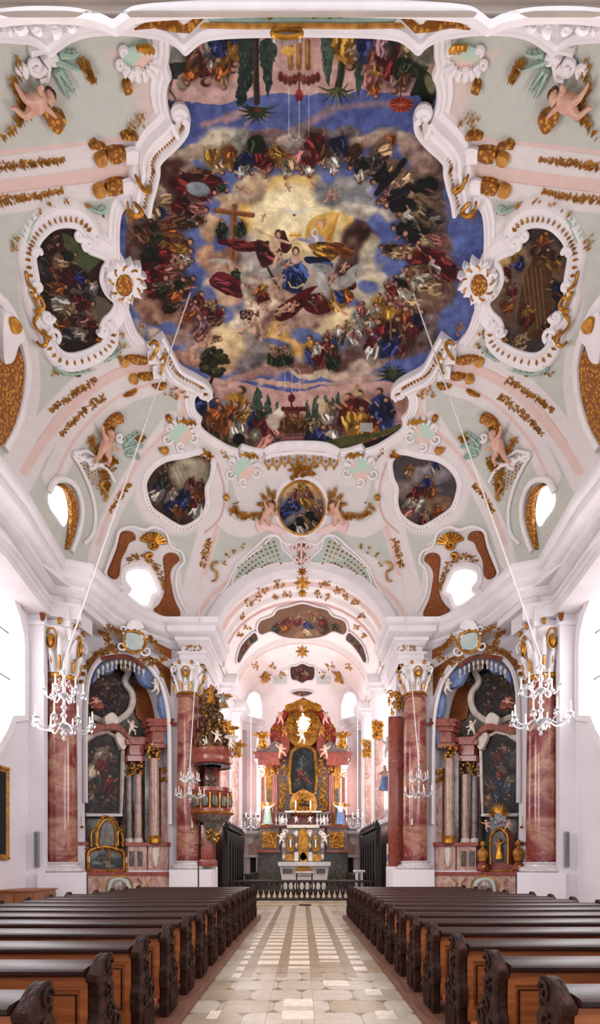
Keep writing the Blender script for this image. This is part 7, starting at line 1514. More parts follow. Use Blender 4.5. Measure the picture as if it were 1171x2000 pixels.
# ---------------------------------------------------------------- crystal chandeliers
def chandelier(c, R, label, group, hook, tiers=((0.66, 1.0, 6), (1.0, -.12, 8)), small=False):
    """c = centre of the lower ring; R = outer radius; hook = where the cord meets the vault"""
    root = thing('chandelier', c, label, 'chandelier', group); c = Vector(c); ns = 6 if small else 10
    mb = MB(); k = R
    mb.lathe([(.01 * k, -.75 * k), (.07 * k, -.66 * k), (.03 * k, -.58 * k), (.12 * k, -.5 * k), (.1 * k, -.42 * k), (.03 * k, -.34 * k), (.22 * k, -.24 * k), (.26 * k, -.18 * k), (.08 * k, -.1 * k), (.05 * k, .1 * k), (.13 * k, .2 * k), (.05 * k, .3 * k), (.04 * k, .42 * k), (.12 * k, .5 * k), (.05 * k, .6 * k), (.05 * k, .8 * k), (.19 * k, .9 * k), (.21 * k, .96 * k), (.07 * k, 1.04 * k), (.05 * k, 1.25 * k), (.12 * k, 1.35 * k), (.05 * k, 1.45 * k), (.05 * k, 1.7 * k), (.15 * k, 1.8 * k), (.04 * k, 1.9 * k), (.02 * k, 2.2 * k)], c.x, c.y, ns + 2, c.z)
    mb.build('glass_stem', 'crystal', root)
    for (fr_, dz, n) in tiers:
        for i in range(n):
            a = 2 * PI * (i + (.5 if dz > 0 else 0.15)) / n; rr = R * fr_; zb = c.z + dz * R; d = Vector((math.cos(a), math.sin(a), 0))
            pts = [c * 1.0 + d * (rr * t) + Vector((0, 0, dz * R + h * R)) for t, h in ((.08, -.02), (.25, -.02), (.42, -.14), (.6, -.24), (.8, -.2), (.95, -.08), (1, .04))]
            arm = MB(); arm.tube(smooth([tuple(p) for p in pts], 2, False), .03 * R, 5); ar = arm.build('glass_arm', 'crystal', root)
            e = pts[-1]; mb = MB(); mb.lathe([(.03 * R, -.04 * R), (.12 * R, 0), (.1 * R, .03 * R), (.04 * R, .05 * R), (.05 * R, .12 * R)], e.x, e.y, ns, e.z)
            if not small:
                for q in range(5): b = 2 * PI * q / 5; mb.lathe([(.002, -.16 * R), (.022 * R, -.11 * R), (.002, -.03 * R)], e.x + math.cos(b) * .1 * R, e.y + math.sin(b) * .1 * R, 5, e.z)
            mb.build('drip_pan', 'crystal', ar)
            mb = MB(); mb.lathe([(.032 * R, .1 * R), (.032 * R, .34 * R), (.028 * R, .36 * R), (.034 * R, .4 * R), (.004, .47 * R)], e.x, e.y, 8, e.z); mb.build('candle', 'candle', ar)
    mb = MB()
    for i in range(10 if not small else 6):
        a = 2 * PI * i / 10; p0 = c + Vector((math.cos(a) * .12 * k, math.sin(a) * .12 * k, 1.85 * k)); p1 = c + Vector((math.cos(a) * .36 * k, math.sin(a) * .36 * k, 1.15 * k))
        for t in (.1, .3, .5, .7, .9): q = p0.lerp(p1, t) - Vector((0, 0, .18 * k * math.sin(PI * t))); mb.ball(q, .022 * k, 5, 4)
    mb.build('bead_chain', 'crystal', root)
    mb = MB(); mb.tube([c + Vector((0, 0, 2.15 * R)), Vector(hook)], .016 if R > .5 else .014, 6); mb.build('suspension_cord', 'cord', root)
    return root
for s in (-1, 1):
    sd = 'left' if s < 0 else 'right'
    c = P(125 if s < 0 else 1055, 1408 if s < 0 else 1398, 11.3); hk, _ = ell(mu(372, s), 570); chandelier(c, .6, 'large crystal chandelier hanging in front of the %s big red column' % sd, 'large crystal chandeliers', hk)
    c = P(371 if s < 0 else 817, 1549 if s < 0 else 1546, 15.6); hk, _ = ell(mu(395, s), 1150 if False else 1100); chandelier(c, .42, 'smaller crystal chandelier in front of the %s pier column' % sd, 'smaller crystal chandeliers', hk)
    c = P(490 if s < 0 else 698, 1612, 25.0); hk, _ = barrel(490 if s < 0 else 698, 1330); chandelier(c, .42, 'small crystal chandelier in the chancel %s of the high altar' % sd, 'chancel chandeliers', (c.x, c.y, 9.6 + .6), small=True)
# ---------------------------------------------------------------- vault ornament
def hoff(h): return lambda u, v: (ell(u, v)[0] + ell(u, v)[1] * h, ell(u, v)[1])
H2 = hoff(.04)
def one(name, m, mb, label, cat, group=None): return mb.build(name, m, None, label=label, cat=cat, group=group)
def framed(name, outl, cv_, label, fr_label, prof, m='stucco', dashes=None, s=-1, ins=.0, off=.03):
    o = painted(name, cv_, ellv, off, 'paint', rich=True, outline=smooth(outl, 3), label=label, cat='painting')
    t = thing('painting_frame', ell(*outl[0])[0], fr_label, 'frame'); mb = MB(); sg = 1 if sum(outl[i][0] * outl[(i + 1) % len(outl)][1] - outl[(i + 1) % len(outl)][0] * outl[i][1] for i in range(len(outl))) > 0 else -1
    uvsweep(mb, smooth(outl, 4), ell, [(a * sg, h) for a, h in prof], closed=True); mb.build('moulding', m, t)
    return t
def tubes(name, m, par, paths, hit, rad, off, n=7):
    for p_ in paths: mb = MB(); uvtube(mb, p_, hit, [rad * (1 - .6 * i / len(p_)) for i in range(len(p_))], off, n); mb.build(name, m, par)
FP = [(.04, -.03), (.03, .06), (-.02, .1), (-.06, .08), (-.08, .05), (-.26, .06), (-.3, .1), (-.34, .06), (-.36, -.03)]
FP2 = [(.03, -.03), (.02, .05), (-.02, .08), (-.06, .05), (-.14, .04), (-.16, -.03)]
def acanthus(mb, path, w, hit, h=.05, n=9):
    P2 = smooth(path, 6, False); m = len(P2)
    for k in range(n):
        i = int((m - 2) * k / n); a = Vector(P2[i]); b = Vector(P2[i + 1]); d = b - a; an = math.atan2(d.y, d.x); ww = w * (1 - .6 * k / n)
        for sg in (-1, 1): petal(mb, a.x, a.y, an + sg * .65, ww, ww * .42, hit, h)
    uvtube(mb, P2, hit, [.035 * (1 - .8 * i / (m - 1)) for i in range(m)], .03, 5)
LP = [(65, 500), (70, 478), (80, 460), (100, 442), (125, 436), (148, 440), (160, 455), (160, 472), (172, 488), (192, 496), (206, 506), (198, 522), (195, 545), (205, 570), (222, 588), (216, 606), (200, 622), (194, 642), (204, 652), (194, 667), (165, 683), (130, 689), (107, 670), (96, 625), (74, 588), (72, 545)]
MDL = [(285, 940), (300, 915), (325, 899), (358, 893), (392, 886), (411, 900), (409, 930), (400, 952), (401, 980), (394, 1002), (376, 1018), (356, 1026), (340, 1020), (318, 1006), (297, 990), (287, 965)]
for s in (-1, 1):
    sd = 'left' if s < 0 else 'right'; K = lambda p: mir(p, s); rn = random.Random(40 + s); k_ = lambda p: [(mu(a, s), b) for a, b in p]
    ang = lambda a: a if s < 0 else PI - a
    # large side paintings
    a0, a1 = (55, 240) if s < 0 else (940, 1125); c = Canvas(a0, 425, a1, 700, 1.0, (66, 46, 38) if s < 0 else (86, 74, 70), 51 + s)
    X = lambda u: mu(u, s)
    if s < 0:
        c.poly([(120, 450), (160, 470), (200, 500), (170, 530), (130, 500)], (96, 104, 70), 1, .4); c.poly([(140, 560), (235, 590), (200, 640), (120, 590)], (120, 104, 88), 1, .3); c.robe(215, 560, 90, 30, 1.2, (92, 24, 26), 10); c.robe(160, 450, 40, 22, .6, (84, 24, 26), 5)
        L_ = [(100, 520, 56, 0.2, CR, GY_), (130, 500, 50, -.4, GN, TN), (150, 540, 54, .3, BL, CR), (110, 560, 50, -.2, OR, BR), (160, 590, 60, 0, CR, CR), (130, 600, 56, .5, TN, WH), (180, 560, 40, -1, WH, GY_), (120, 635, 60, .2, OR, GO), (150, 650, 56, -.3, WH, GY_), (175, 630, 44, .2, CR, RO), (95, 470, 50, .4, BR, GN)]
    else:
        c.cloud(1040, 560, 60, 90, .2, (92, 78, 74), (160, 132, 108), .3); c.cloud(990, 500, 40, 30, 0, (206, 160, 100), (226, 190, 130), .3); c.cloud(1000, 600, 50, 40, 0, (110, 84, 72), (150, 118, 98), .3)
        c.poly(smooth([(1030, 520), (1070, 500), (1080, 600), (1050, 660), (1010, 640)], 3), (104, 72, 44), 1, .4); 
        for k in range(5): c.stroke([(1020 + k * 9, 520), (1035 + k * 8, 640)], 3, (156, 110, 62), .8, 1)
        L_ = [(990, 530, 40, -1.2, CR, TN), (1010, 500, 44, -1.8, GO, BL), (1060, 470, 56, -1.2, OR, BR), (1080, 500, 50, -2, BR, GO), (995, 580, 44, -1.3, TN, OR), (1030, 610, 44, -1.5, GO, CR), (1090, 560, 50, -2.2, NV, BR), (1020, 660, 44, -1, TN, TN), (1070, 640, 40, -2, BR, BR), (1000, 560, 30, -1.5, RO, CR)]
    for q in L_: c.fig(q[0], q[1], q[2], q[3], q[4], q[5])
    c.c *= .8; c.grain(.05)
    t = framed('side_ceiling_painting', K(LP), c, 'dark brown and red scalloped painting on the %s flank of the vault' % sd, 'broad white frame with gilt flutes around the %s scalloped vault painting' % sd, FP)
    pts = smooth(LP, 3); n = len(pts)
    for i in range(n):
        a = Vector(pts[i]); d = (Vector(pts[(i + 1) % n]) - Vector(pts[i - 1])).normalized(); nn = Vector((d.y, -d.x)); rel = (a - Vector((140, 562))).normalized()
        if nn.dot(rel) < 0: nn = -nn
        if (a.y < 480 and a.x < 158) or (a.y > 645) or (a.x < 80 and a.y < 530): q = a + nn * 9; mb = MB(); petal(mb, mu(q.x, s), q.y, math.atan2(nn.y, nn.x * (1 if s < 0 else -1)), 13, 5, hoff(.07), .05); mb.build('gilt_flute', 'gold', t)
    tubes('rocaille_scroll', 'stucco', t, [K(q) for q in (spiral(168, 468, 11, 1.4, 2, 1), spiral(198, 640, 11, 1.4, 3, -1), spiral(88, 612, 13, 1.3, 0, 1), spiral(98, 650, 15, 1.3, 1, -1), spiral(68, 556, 14, 1.2, 2, 1), spiral(150, 452, 9, 1.2, 0, 1), spiral(64, 486, 10, 1.2, 0, -1))], ell, .055, .08)
    # gilt scrollwork on the outer edge
    mb = MB()
    for pth in ([(52, 560), (62, 580), (70, 600), (58, 620), (70, 640), (92, 652)], [(60, 600), (78, 590), (70, 570), (62, 575)], [(78, 636), (84, 660), (74, 668), (64, 660)], [(42, 520), (48, 545), (60, 556), (52, 566)]): uvtube(mb, K(smooth(pth, 4, False)), H2, .032, .08, 6)
    one('gilt_scrollwork', 'gold', mb, 'gilt scrolls curling along the outer edge of the %s vault painting' % sd, 'ornament')
    # star shaped cartouche
    t = thing('star_cartouche', ell(mu(237, s), 538)[0], 'white jagged rocaille cartouche with gold mesh centre beside the %s vault painting' % sd, 'cartouche')
    star = []
    for k in range(26): a = 2 * PI * k / 26; r = rn.choice((44, 40)) if k % 2 else rn.choice((27, 31, 34)); a += rn.uniform(-.07, .07); star.append((239 + math.cos(a) * r, 538 + math.sin(a) * r * 1.1))
    mb = MB(); relief(mb, K(smooth(star, 2)), hoff(.06), -.05, .12, 1.5); mb.build('rocaille', 'stucco', t)
    mb = MB(); el = [(235 + 17 * math.cos(2 * PI * k / 12), 540 + 22 * math.sin(2 * PI * k / 12)) for k in range(12)]; relief(mb, K(el), hoff(.19), -.02, .03, 1); mb.build('gold_mesh', 'mosaic', t)
    mb = MB()
    for k in range(9): a = 2 * PI * k / 9 + .3; uvtube(mb, K(smooth([(238 + math.cos(a) * 24, 538 + math.sin(a) * 27), (238 + math.cos(a + .12) * 30, 538 + math.sin(a + .12) * 33), (238 + math.cos(a + .3) * 33, 538 + math.sin(a + .3) * 36)], 2, False)), hoff(.16), .018, .03, 5)
    tubes('scroll', 'stucco', t, [K(spiral(238 + math.cos(a) * 31, 538 + math.sin(a) * 34, 7, 1.2, a, 1, 12)) for a in (.4, 1.3, 2.2, 3.4, 4.2, 5.3)], hoff(.12), .035, .02, 6); mb_ = mb
    mb_.build('gilt_strokes', 'gold', t)
    # rib garlands and gilt mosaics
    NM = [([(-10, 326), (60, 318), (122, 311)], 18, 90, 'upper horizontal rib'), ([(-10, 392), (60, 384), (120, 372)], 18, 90, 'lower horizontal rib'), ([(190, 740), (150, 764), (100, 800)], 15, 90, 'outer curved rib'), ([(206, 772), (166, 800), (118, 848)], 15, 90, 'inner curved rib'), ([(256, 944), (236, 966), (216, 998)], 11, 50, 'short diagonal rib'), ([(409, 1050), (402, 1076), (394, 1106)], 11, 60, 'rib above the pier')]
    for pth, w, n, lb in NM:
        mb = MB(); garland(mb, smooth(K(pth), 5, False), w, n, 6.5, ell, .06, rn, .35 if n != 60 else .8); o = one('gilt_garland', 'ochre', mb, 'gilt blossom garland tapering along the %s of the vault, %s side' % (lb, sd), 'garland', 'vault garlands')
    FRM = [([(206, 286), (236, 282), (248, 290), (240, 306), (212, 310)], 'mosaic', 'upper rib'), ([(186, 298), (204, 292), (206, 312), (190, 318), (182, 308)], 'ochre', 'upper rib shell'), ([(206, 350), (234, 344), (246, 352), (236, 368), (208, 374)], 'mosaic', 'lower rib'), ([(182, 360), (200, 354), (204, 374), (186, 380), (180, 370)], 'ochre', 'lower rib shell'),
           ([(244, 694), (268, 692), (286, 698), (282, 708), (256, 706)], 'mosaic', 'outer curved rib'), ([(232, 700), (246, 696), (250, 708), (238, 714)], 'ochre', 'outer curved rib shell'), ([(270, 728), (296, 726), (302, 736), (276, 740)], 'mosaic', 'inner curved rib'), ([(254, 730), (268, 730), (266, 746), (252, 744)], 'ochre', 'inner curved rib shell'),
           ([(234, 262), (240, 254), (254, 252), (264, 256), (266, 264), (248, 264)], 'mosaic', 'field above the ribs'), ([(172, 282), (182, 268), (190, 274), (206, 280)], 'mosaic', 'field above the ribs, sail shaped'), ([(238, 156), (250, 152), (256, 168), (240, 174)], 'mosaic', 'upper field, diamond'), ([(296, 750), (324, 746), (316, 758), (302, 756)], 'mosaic', 'field below the ribs'), ([(240, 772), (250, 764), (266, 758), (258, 768)], 'mosaic', 'field below the ribs, sail shaped'),
           ([(322, 812), (330, 808), (334, 816), (328, 824)], 'mosaic', 'lower field, diamond'), ([(308, 874), (326, 872), (328, 880), (318, 886)], 'ochre', 'lower field, leaf')]
    for pg, m_, lb in FRM: mb = MB(); relief(mb, K(smooth(pg, 2)), H2, -.04, .05, .8); one('gilt_inset', m_, mb, 'small gilt inset of the %s, %s side of the vault' % (lb, sd), 'ornament', 'gilt insets')
    for (u, v, lb) in ((256, 294, 'upper rib'), (250, 356, 'lower rib'), (300, 692, 'outer curved rib'), (310, 722, 'inner curved rib')):
        mb = MB()
        for k in range(5): uvtube(mb, K(smooth([(u - 14, v - 8 + k * 4.5), (u - 2, v - 12 + k * 5.5), (u + 9, v - 8 + k * 5), (u + 7, v - 2 + k * 4.4)], 2, False)), H2, .045, .04, 5)
        one('stucco_flutes', 'stucco', mb, 'curling white stucco flutes where the %s meets the central frame, %s side' % (lb, sd), 'ornament')
    for pth, lb in (([(256, 318), (262, 330), (272, 346), (284, 350), (278, 338)], 'upper'), ([(240, 372), (244, 392), (256, 400), (270, 394), (264, 384), (252, 372)], 'corner'), ([(284, 660), (294, 652), (302, 658), (298, 672), (290, 684), (284, 690)], 'lower corner'), ([(306, 690), (316, 682), (322, 690), (312, 702), (310, 716), (304, 716)], 'lowest')):
        mb = MB(); uvtube(mb, K(smooth(pth, 4, False)), H2, [.025] * 3 + [.038] * (len(pth) * 4 - 8) + [.015] * 2, .16, 7); one('gilt_hook', 'gold', mb, '%s gilt leaf hook clasping the central frame on its %s side' % (lb, sd), 'ornament')
    for (u, v, n, rx, ry, lb) in ((262, 232, 20, 18, 14, 'beside the upper frame scroll'), (344, 765, 18, 20, 10, 'beside the lower frame scroll'), (255, 412, 10, 8, 14, 'on the blue corner of the great fresco'), (277, 640, 10, 8, 12, 'on the lower blue corner of the great fresco'), (28, 470, 12, 9, 14, 'on the outer flank near the gallery')):
        mb = MB()
        for _ in range(n): petal(mb, mu(u + rn.uniform(-rx, rx), s), v + rn.uniform(-ry, ry), rn.uniform(0, 6.3), 7, 4, H2, .04)
        one('gilt_sprig', 'ochre', mb, 'small gilt flower sprig %s, %s side' % (lb, sd), 'sprig')
    # mint acanthus around the side painting
    for pth, w, lb in (([(45, 465), (60, 430), (85, 408), (118, 396)], 16, 'upper outer'), ([(205, 400), (195, 408), (182, 404), (170, 398)], 14, 'upper inner'), ([(105, 712), (128, 726), (160, 724), (185, 716)], 16, 'lower outer'), ([(200, 700), (222, 690), (236, 676)], 14, 'lower inner')):
        mb = MB(); acanthus(mb, K(pth), w, H2, .04, 8); one('mint_leaf_spray', 'mint', mb, 'pale green stucco leaf spray along the %s edge of the %s vault painting' % (lb, sd), 'leaf ornament')
    tt = thing('gilt_blossoms', ell(mu(130, s), 392)[0], 'gilt blossoms scattered round the white frame of the %s vault painting' % sd, 'sprig')
    for (u, v) in ((70, 412), (100, 396), (130, 392), (165, 396), (196, 410), (104, 728), (150, 730), (240, 672), (236, 650), (228, 690)):
        mb = MB(); [petal(mb, mu(u + rn.uniform(-6, 6), s), v + rn.uniform(-5, 5), rn.uniform(0, 6.3), 6, 4, H2, .05) for _ in range(6)]; mb.build('blossom_cluster', 'ochre', tt)
    # cherub groups
    for (u, v, hpx, an, lb, up_) in ((50, 178, 112, .9, 'large flesh coloured cherub with gold cloth at the upper %s corner of the ceiling', True), (196, 870, 80, -.5, 'flesh coloured cherub on a shell above the round window, lower %s vault', False)):
        figure('cherub_statue', mu(u, s), v, hpx, ell, lb % sd, 'cherub statue', 'fly' if up_ else 'reach', ang=(-1.25 if up_ else an) * (1 if s < 0 else -1), m='flesh', off=.16, flipx=(s > 0))
        cl = [(72, 186), (84, 180), (92, 200), (108, 208), (122, 216), (114, 240), (104, 246), (90, 236), (78, 212)] if up_ else [(196, 846), (206, 820), (222, 806), (236, 806), (238, 820), (224, 826), (214, 848)]
        mb = MB(); relief(mb, K(smooth(cl, 3)), hoff(.05), -.04, .08, 1.5); one('gold_cloth', 'mosaic', mb, 'flowing gold mosaic cloth held by the cherub, %s %s vault' % ('upper' if up_ else 'lower', sd), 'ornament')
        mb = MB()
        for pth in (([(104, 108), (130, 118), (152, 126), (166, 120)], [(110, 124), (128, 150), (146, 178)], [(104, 128), (122, 168), (132, 186)], [(112, 96), (136, 98), (150, 92)]) if up_ else ([(240, 868), (258, 850), (274, 842)], [(240, 874), (262, 868), (280, 872)], [(244, 884), (262, 888), (270, 894)])): acanthus(mb, K(pth), 15, H2, .04, 7)
        one('mint_leaves', 'mint', mb, 'spreading pale green stucco leaves behind the %s %s cherub' % ('upper' if up_ else 'lower', sd), 'leaf ornament')
        tt = thing('gilt_flower_swag', ell(mu(u, s), v)[0], 'gilt flower swag hanging round the %s %s cherub' % ('upper' if up_ else 'lower', sd), 'garland')
        for pth in (([(20, 100), (34, 130), (24, 160), (40, 200), (24, 240), (4, 262)], [(150, 110), (166, 124), (176, 150)], [(30, 190), (50, 210), (30, 230)]) if up_ else ([(172, 850), (186, 880), (200, 906), (220, 912)], [(190, 866), (202, 890), (224, 900)], [(276, 846), (270, 856)], [(196, 910), (206, 940), (202, 960)])): mb = MB(); garland(mb, smooth(K(pth), 4, False), 13, 44, 8, H2, .08, rn, .8); mb.build('flower_string', 'ochre', tt)
        tt = thing('shell_scrolls', ell(mu(u, s), v)[0], 'white shell scrolls carrying the %s %s cherub' % ('upper' if up_ else 'lower', sd), 'ornament')
        tubes('scroll', 'stucco', tt, [K(q) for q in ((spiral(66, 120, 18, 1.5, 0, 1), spiral(100, 110, 11, 1.3, 3, 1), spiral(36, 130, 11, 1.3, 1, -1), [(80, 100), (92, 120), (88, 146), (74, 150)], [(54, 92), (80, 88), (104, 98)]) if up_ else (spiral(150, 888, 12, 1.4, 0, 1), spiral(176, 902, 12, 1.4, 2, -1), spiral(232, 852, 9, 1.3, 1, 1), [(140, 884), (166, 878), (186, 890)], [(164, 896), (190, 906), (214, 900)]))], ell, .05, .05)
    # rocaille fields with mottled pink and mint patches
    for (u, v, rx, ry, lb) in ((268, 108, 34, 26, 'near the gallery'), (352, 846, 26, 24, 'below the lower frame scroll'), (475, 914, 26, 26, 'between frame and oval painting')):
        t = thing('rocaille_patch', ell(mu(u, s), v)[0], 'mottled pink and mint rocaille patch with white fan, %s, %s side' % (lb, sd), 'ornament'); mb = MB(); pg = [(u + rx * math.cos(2 * PI * k / 14) * (1 + .18 * math.sin(k * 2.3)), v + ry * math.sin(2 * PI * k / 14) * (1 + .18 * math.cos(k * 1.7))) for k in range(14)]; relief(mb, K(smooth(pg, 2)), ell, -.02, .03, .8)
        if 'mottle' not in M: M['mottle'] = mat('mottled_pink_mint', (222, 190, 176), (178, 204, 186), 2.2, .6, contrast=(.44, .56))
        mb.build('mottled_field', 'mottle', t); mb = MB()
        for k in range(6): a = -PI * (.1 + .14 * k) if v > 500 else PI * (.15 + .12 * k); uvtube(mb, K([(u + math.cos(a) * rx * .7, v + math.sin(a) * ry * .8), (u + math.cos(a) * rx * 1.25, v + math.sin(a) * ry * 1.4)]), ell, [.03, .07], .05, 6)
        tubes('rocaille_scroll', 'stucco', t, [K(q) for q in (spiral(u - rx, v + ry * .4, 11, 1.3, 0, 1), spiral(u + rx, v + ry * .3, 10, 1.3, 3, -1), spiral(u, v + ry, 10, 1.3, 1, 1), spiral(u - rx * .8, v - ry * .6, 8, 1.2, 2, 1))], ell, .04, .04, 6)
        mb.build('fan_and_scrolls', 'stucco', t)
        mb = MB()
        for k in range(3): uvtube(mb, K(smooth([(u - 6 + k * 7, v - ry * 1.1), (u + 2 + k * 8, v - ry * 1.25), (u + 12 + k * 8, v - ry * .9)], 3, False)), H2, .035, .06, 5)
        mb.build('gilt_strokes', 'gold', t)
    # medallion paintings
    a0, a1 = (275, 422) if s < 0 else (758, 905); c = Canvas(a0, 878, a1, 1034, .9, (84, 60, 48) if s < 0 else (92, 82, 84), 71 + s)
    if s < 0:
        c.cloud(370, 925, 40, 34, 0, (140, 128, 108), (206, 192, 160), .3)
        for k in range(5): c.stroke([(320 + k * 9, 905), (345 + k * 9, 960)], 3, (150, 136, 112), .7, 1)
        L_ = [(310, 950, 46, -1.2, BL, WH), (335, 970, 50, -1.5, WH, BL), (360, 965, 46, -1.4, NV, BL), (378, 985, 46, -1.8, CR, WH), (390, 950, 40, -1.5, BR, OR), (345, 1000, 40, -1.6, OR, BR), (320, 930, 34, -1.3, BR, GN), (372, 940, 30, -1.2, CR, RO)]
    else:
        c.cloud(820, 960, 50, 24, .2, (96, 82, 84), (160, 140, 132), .3); c.cloud(840, 925, 44, 18, 0, (120, 110, 120), (180, 166, 160), .3); c.cloud(860, 990, 30, 20, 0, (110, 84, 66), (170, 130, 96), .3)
        L_ = [(815, 965, 60, -1.2, CR, WH), (835, 945, 46, -1.8, BL, OR), (800, 985, 44, -1.2, WH, RO), (850, 910, 34, -1.5, BL, WH), (800, 915, 30, -1.4, GO, TN), (855, 1000, 40, -1.6, OR, BR), (830, 1010, 34, -1.3, TN, CR)]
    for q in L_: c.fig(*q)
    c.c *= .86; c.grain(.05)
    t = framed('medallion_painting', K(MDL), c, 'curved medallion fresco on the lower %s vault' % sd, 'thin white frame of the %s medallion fresco' % sd, FP2)
    mb = MB(); [petal(mb, mu(a, s), b, rn.uniform(0, 6.3), 9, 6, hoff(.08), .07) for a, b in [(405 + rn.uniform(-10, 8), 884 + rn.uniform(-6, 8)) for _ in range(16)]]; mb.build('gilt_tuft', 'gold', t)
    mb = MB(); [mb.ball(H2(mu(a, s), b)[0], .022, 5, 4) for a, b in smooth([(282, 950), (286, 975), (298, 1000), (322, 1014), (350, 1032), (372, 1028), (392, 1012), (404, 985)], 4, False)]; mb.build('gilt_beads', 'gold', t)
    # oculus window with orange gilt surround
    nwin += 1; OC = [(239, 1118), (248, 1108), (268, 1104), (288, 1110), (299, 1128), (308, 1150), (306, 1162), (297, 1166), (292, 1182), (284, 1190), (268, 1184), (242, 1164), (240, 1158), (250, 1150), (240, 1138)]
    mb = MB(); relief(mb, K(smooth(OC, 2)), ell, .0, .02, 0); struct(mb, 'window_%d' % nwin, 'pane')
    mb = MB(); uvsweep(mb, K(smooth(OC, 3)), ell, [(-.12 * -s * -1, .0), (-.1, .1), (.0, .14), (.1, .08), (.12, 0)], closed=True); struct(mb, 'trim_oculus_%s' % sd, 'stucco')
    t = thing('oculus_surround', ell(mu(270, s), 1100)[0], 'orange gilt wings and gold shell surrounding the %s oculus window' % sd, 'ornament')
    for pg in ([(209, 1120), (218, 1096), (228, 1070), (234, 1042), (250, 1037), (262, 1042), (264, 1054), (252, 1060), (246, 1074), (236, 1094), (232, 1124), (222, 1132)], [(318, 1092), (328, 1080), (344, 1082), (350, 1094), (338, 1106), (332, 1120), (334, 1140), (340, 1170), (352, 1198), (340, 1208), (300, 1194), (310, 1180), (320, 1160), (322, 1130)]): mb = MB(); relief(mb, K(smooth(pg, 3)), ell, -.02, .04, .8); mb.build('orange_wing', 'mosaic_brown', t)
    mb = MB()
    for k in range(9): a = -PI * (.05 + .1 * k); uvtube(mb, K([(296 + math.cos(a) * 8, 1062 + math.sin(a) * 8), (296 + math.cos(a) * 26, 1062 + math.sin(a) * 24)]), ell, [.03, .06], .06, 6)
    for pth in (spiral(296, 1062, 10, 1.3, 0, 1), spiral(290, 1084, 8, 1, 2, 1)): uvtube(mb, K(pth), ell, .05, .08, 6)
    mb.build('gilt_shell', 'gold', t)
    mb = MB(); garland(mb, smooth(K([(246, 1100), (262, 1086), (284, 1090), (302, 1104), (312, 1124), (318, 1150)]), 4, False), 12, 60, 6, H2, .07, rn, .9); mb.build('gilt_garland', 'ochre', t)
    mb = MB(); uvtube(mb, K(smooth([(202, 1122), (212, 1092), (224, 1062), (232, 1036), (256, 1028), (280, 1034), (300, 1028), (322, 1040), (332, 1066), (352, 1076), (358, 1096), (346, 1112), (342, 1140), (350, 1172), (364, 1196)], 4, False)), ell, .05, .04, 7); mb.build('white_border', 'stucco', t)
    # side gallery windows with golden reveal
    nwin += 1; OV = [(94, 972), (100, 956), (112, 950), (124, 962), (130, 985), (131, 1010), (124, 1028), (112, 1012), (98, 992)]
    mb = MB(); relief(mb, K(smooth(OV, 3)), ell, .0, .02, 0); struct(mb, 'window_%d' % nwin, 'pane')
    t = thing('gilded_reveal', ell(mu(135, s), 1000)[0], 'golden crescent reveal of the small %s gallery window above the cornice' % sd, 'ornament'); mb = MB(); relief(mb, K(smooth([(108, 946), (120, 944), (134, 952), (143, 972), (147, 1000), (143, 1030), (132, 1066), (126, 1072), (130, 1040), (133, 1006), (130, 975), (120, 956)], 3)), H2, -.03, .08, 1); mb.build('golden_band', 'mosaic', t)
    mb = MB(); uvtube(mb, K(smooth([(92, 960), (104, 938), (124, 935), (142, 946), (154, 972), (157, 1004), (150, 1040), (136, 1078)], 4, False)), ell, .08, .05, 8); mb.build('white_border', 'stucco', t)
    # golden arch lining at the picture edge
    t = thing('golden_arch_lining', ell(mu(20, s), 760)[0], 'broad golden patterned lining of the %s window arch high above the cornice' % sd, 'ornament'); mb = MB(); relief(mb, K([(-60, 640), (-10, 650), (20, 668), (38, 690), (44, 716), (42, 750), (34, 790), (22, 830), (6, 866), (-60, 880)]), H2, -.03, .04, 0); mb.build('golden_field', 'mosaic', t)
    mb = MB(); uvtube(mb, K(smooth([(-30, 560), (6, 590), (32, 640), (46, 690), (48, 730), (42, 780), (28, 830), (4, 876)], 4, False)), ell, .1, .05, 8); mb.build('white_border', 'stucco', t)
    mb = MB(); relief(mb, K(smooth([(-10, 600), (10, 600), (28, 620), (34, 650), (22, 664), (14, 690), (2, 700), (-10, 690)], 3)), hoff(.1), -.04, .1, 1.5); mb.build('white_cartouche', 'stucco', t); mb = MB(); relief(mb, K(smooth([(0, 606), (14, 604), (26, 620), (20, 634), (6, 634)], 3)), hoff(.2), -.02, .05, 1); mb.build('gilt_boss', 'gold', t)
    # bead net fan beside the chancel arch
    t = thing('bead_net', ell(mu(500, s), 1100)[0], 'fan shaped sage panel strung with gilt beads at the %s of the chancel arch crown' % sd, 'ornament'); FAN = [(452, 1140), (462, 1110), (486, 1086), (512, 1066), (532, 1046), (546, 1052), (552, 1072), (568, 1086), (572, 1098), (540, 1100), (500, 1112), (470, 1128)]
    mb = MB(); relief(mb, K(smooth(FAN, 3)), ell, -.02, .02, .5); mb.build('mint_ground', 'sage', t); mb = MB(); uvtube(mb, K(smooth(FAN, 3) + [FAN[0]]), ell, .035, .03, 6); mb.build('white_edge', 'stucco', t)
    for r in range(9):
        mb = MB(); R0 = 92 + r * 9
        for k in range(20):
            a = math.radians(112 + k * 3.7 - r * 0.5) ; u, v = 590 + math.cos(a) * R0 * 1.22 * 1.0, 1180 - math.sin(a) * R0 * .95
            if u > 460 and u < 566 and v > 1050 and c.inside(smooth(FAN, 3), np.array([u]), np.array([v]))[0]: mb.ball(hoff(.05)(mu(u, s), v)[0], (.05, .03, .04), 6, 4)
        if mb.v: mb.build('bead_string', 'gold', t)
    NT = thing('bead_lattice', ell(mu(150, s), 940)[0], 'triangular lattice of gilt drops above the gallery window, %s vault' % sd, 'ornament'); mb = MB()
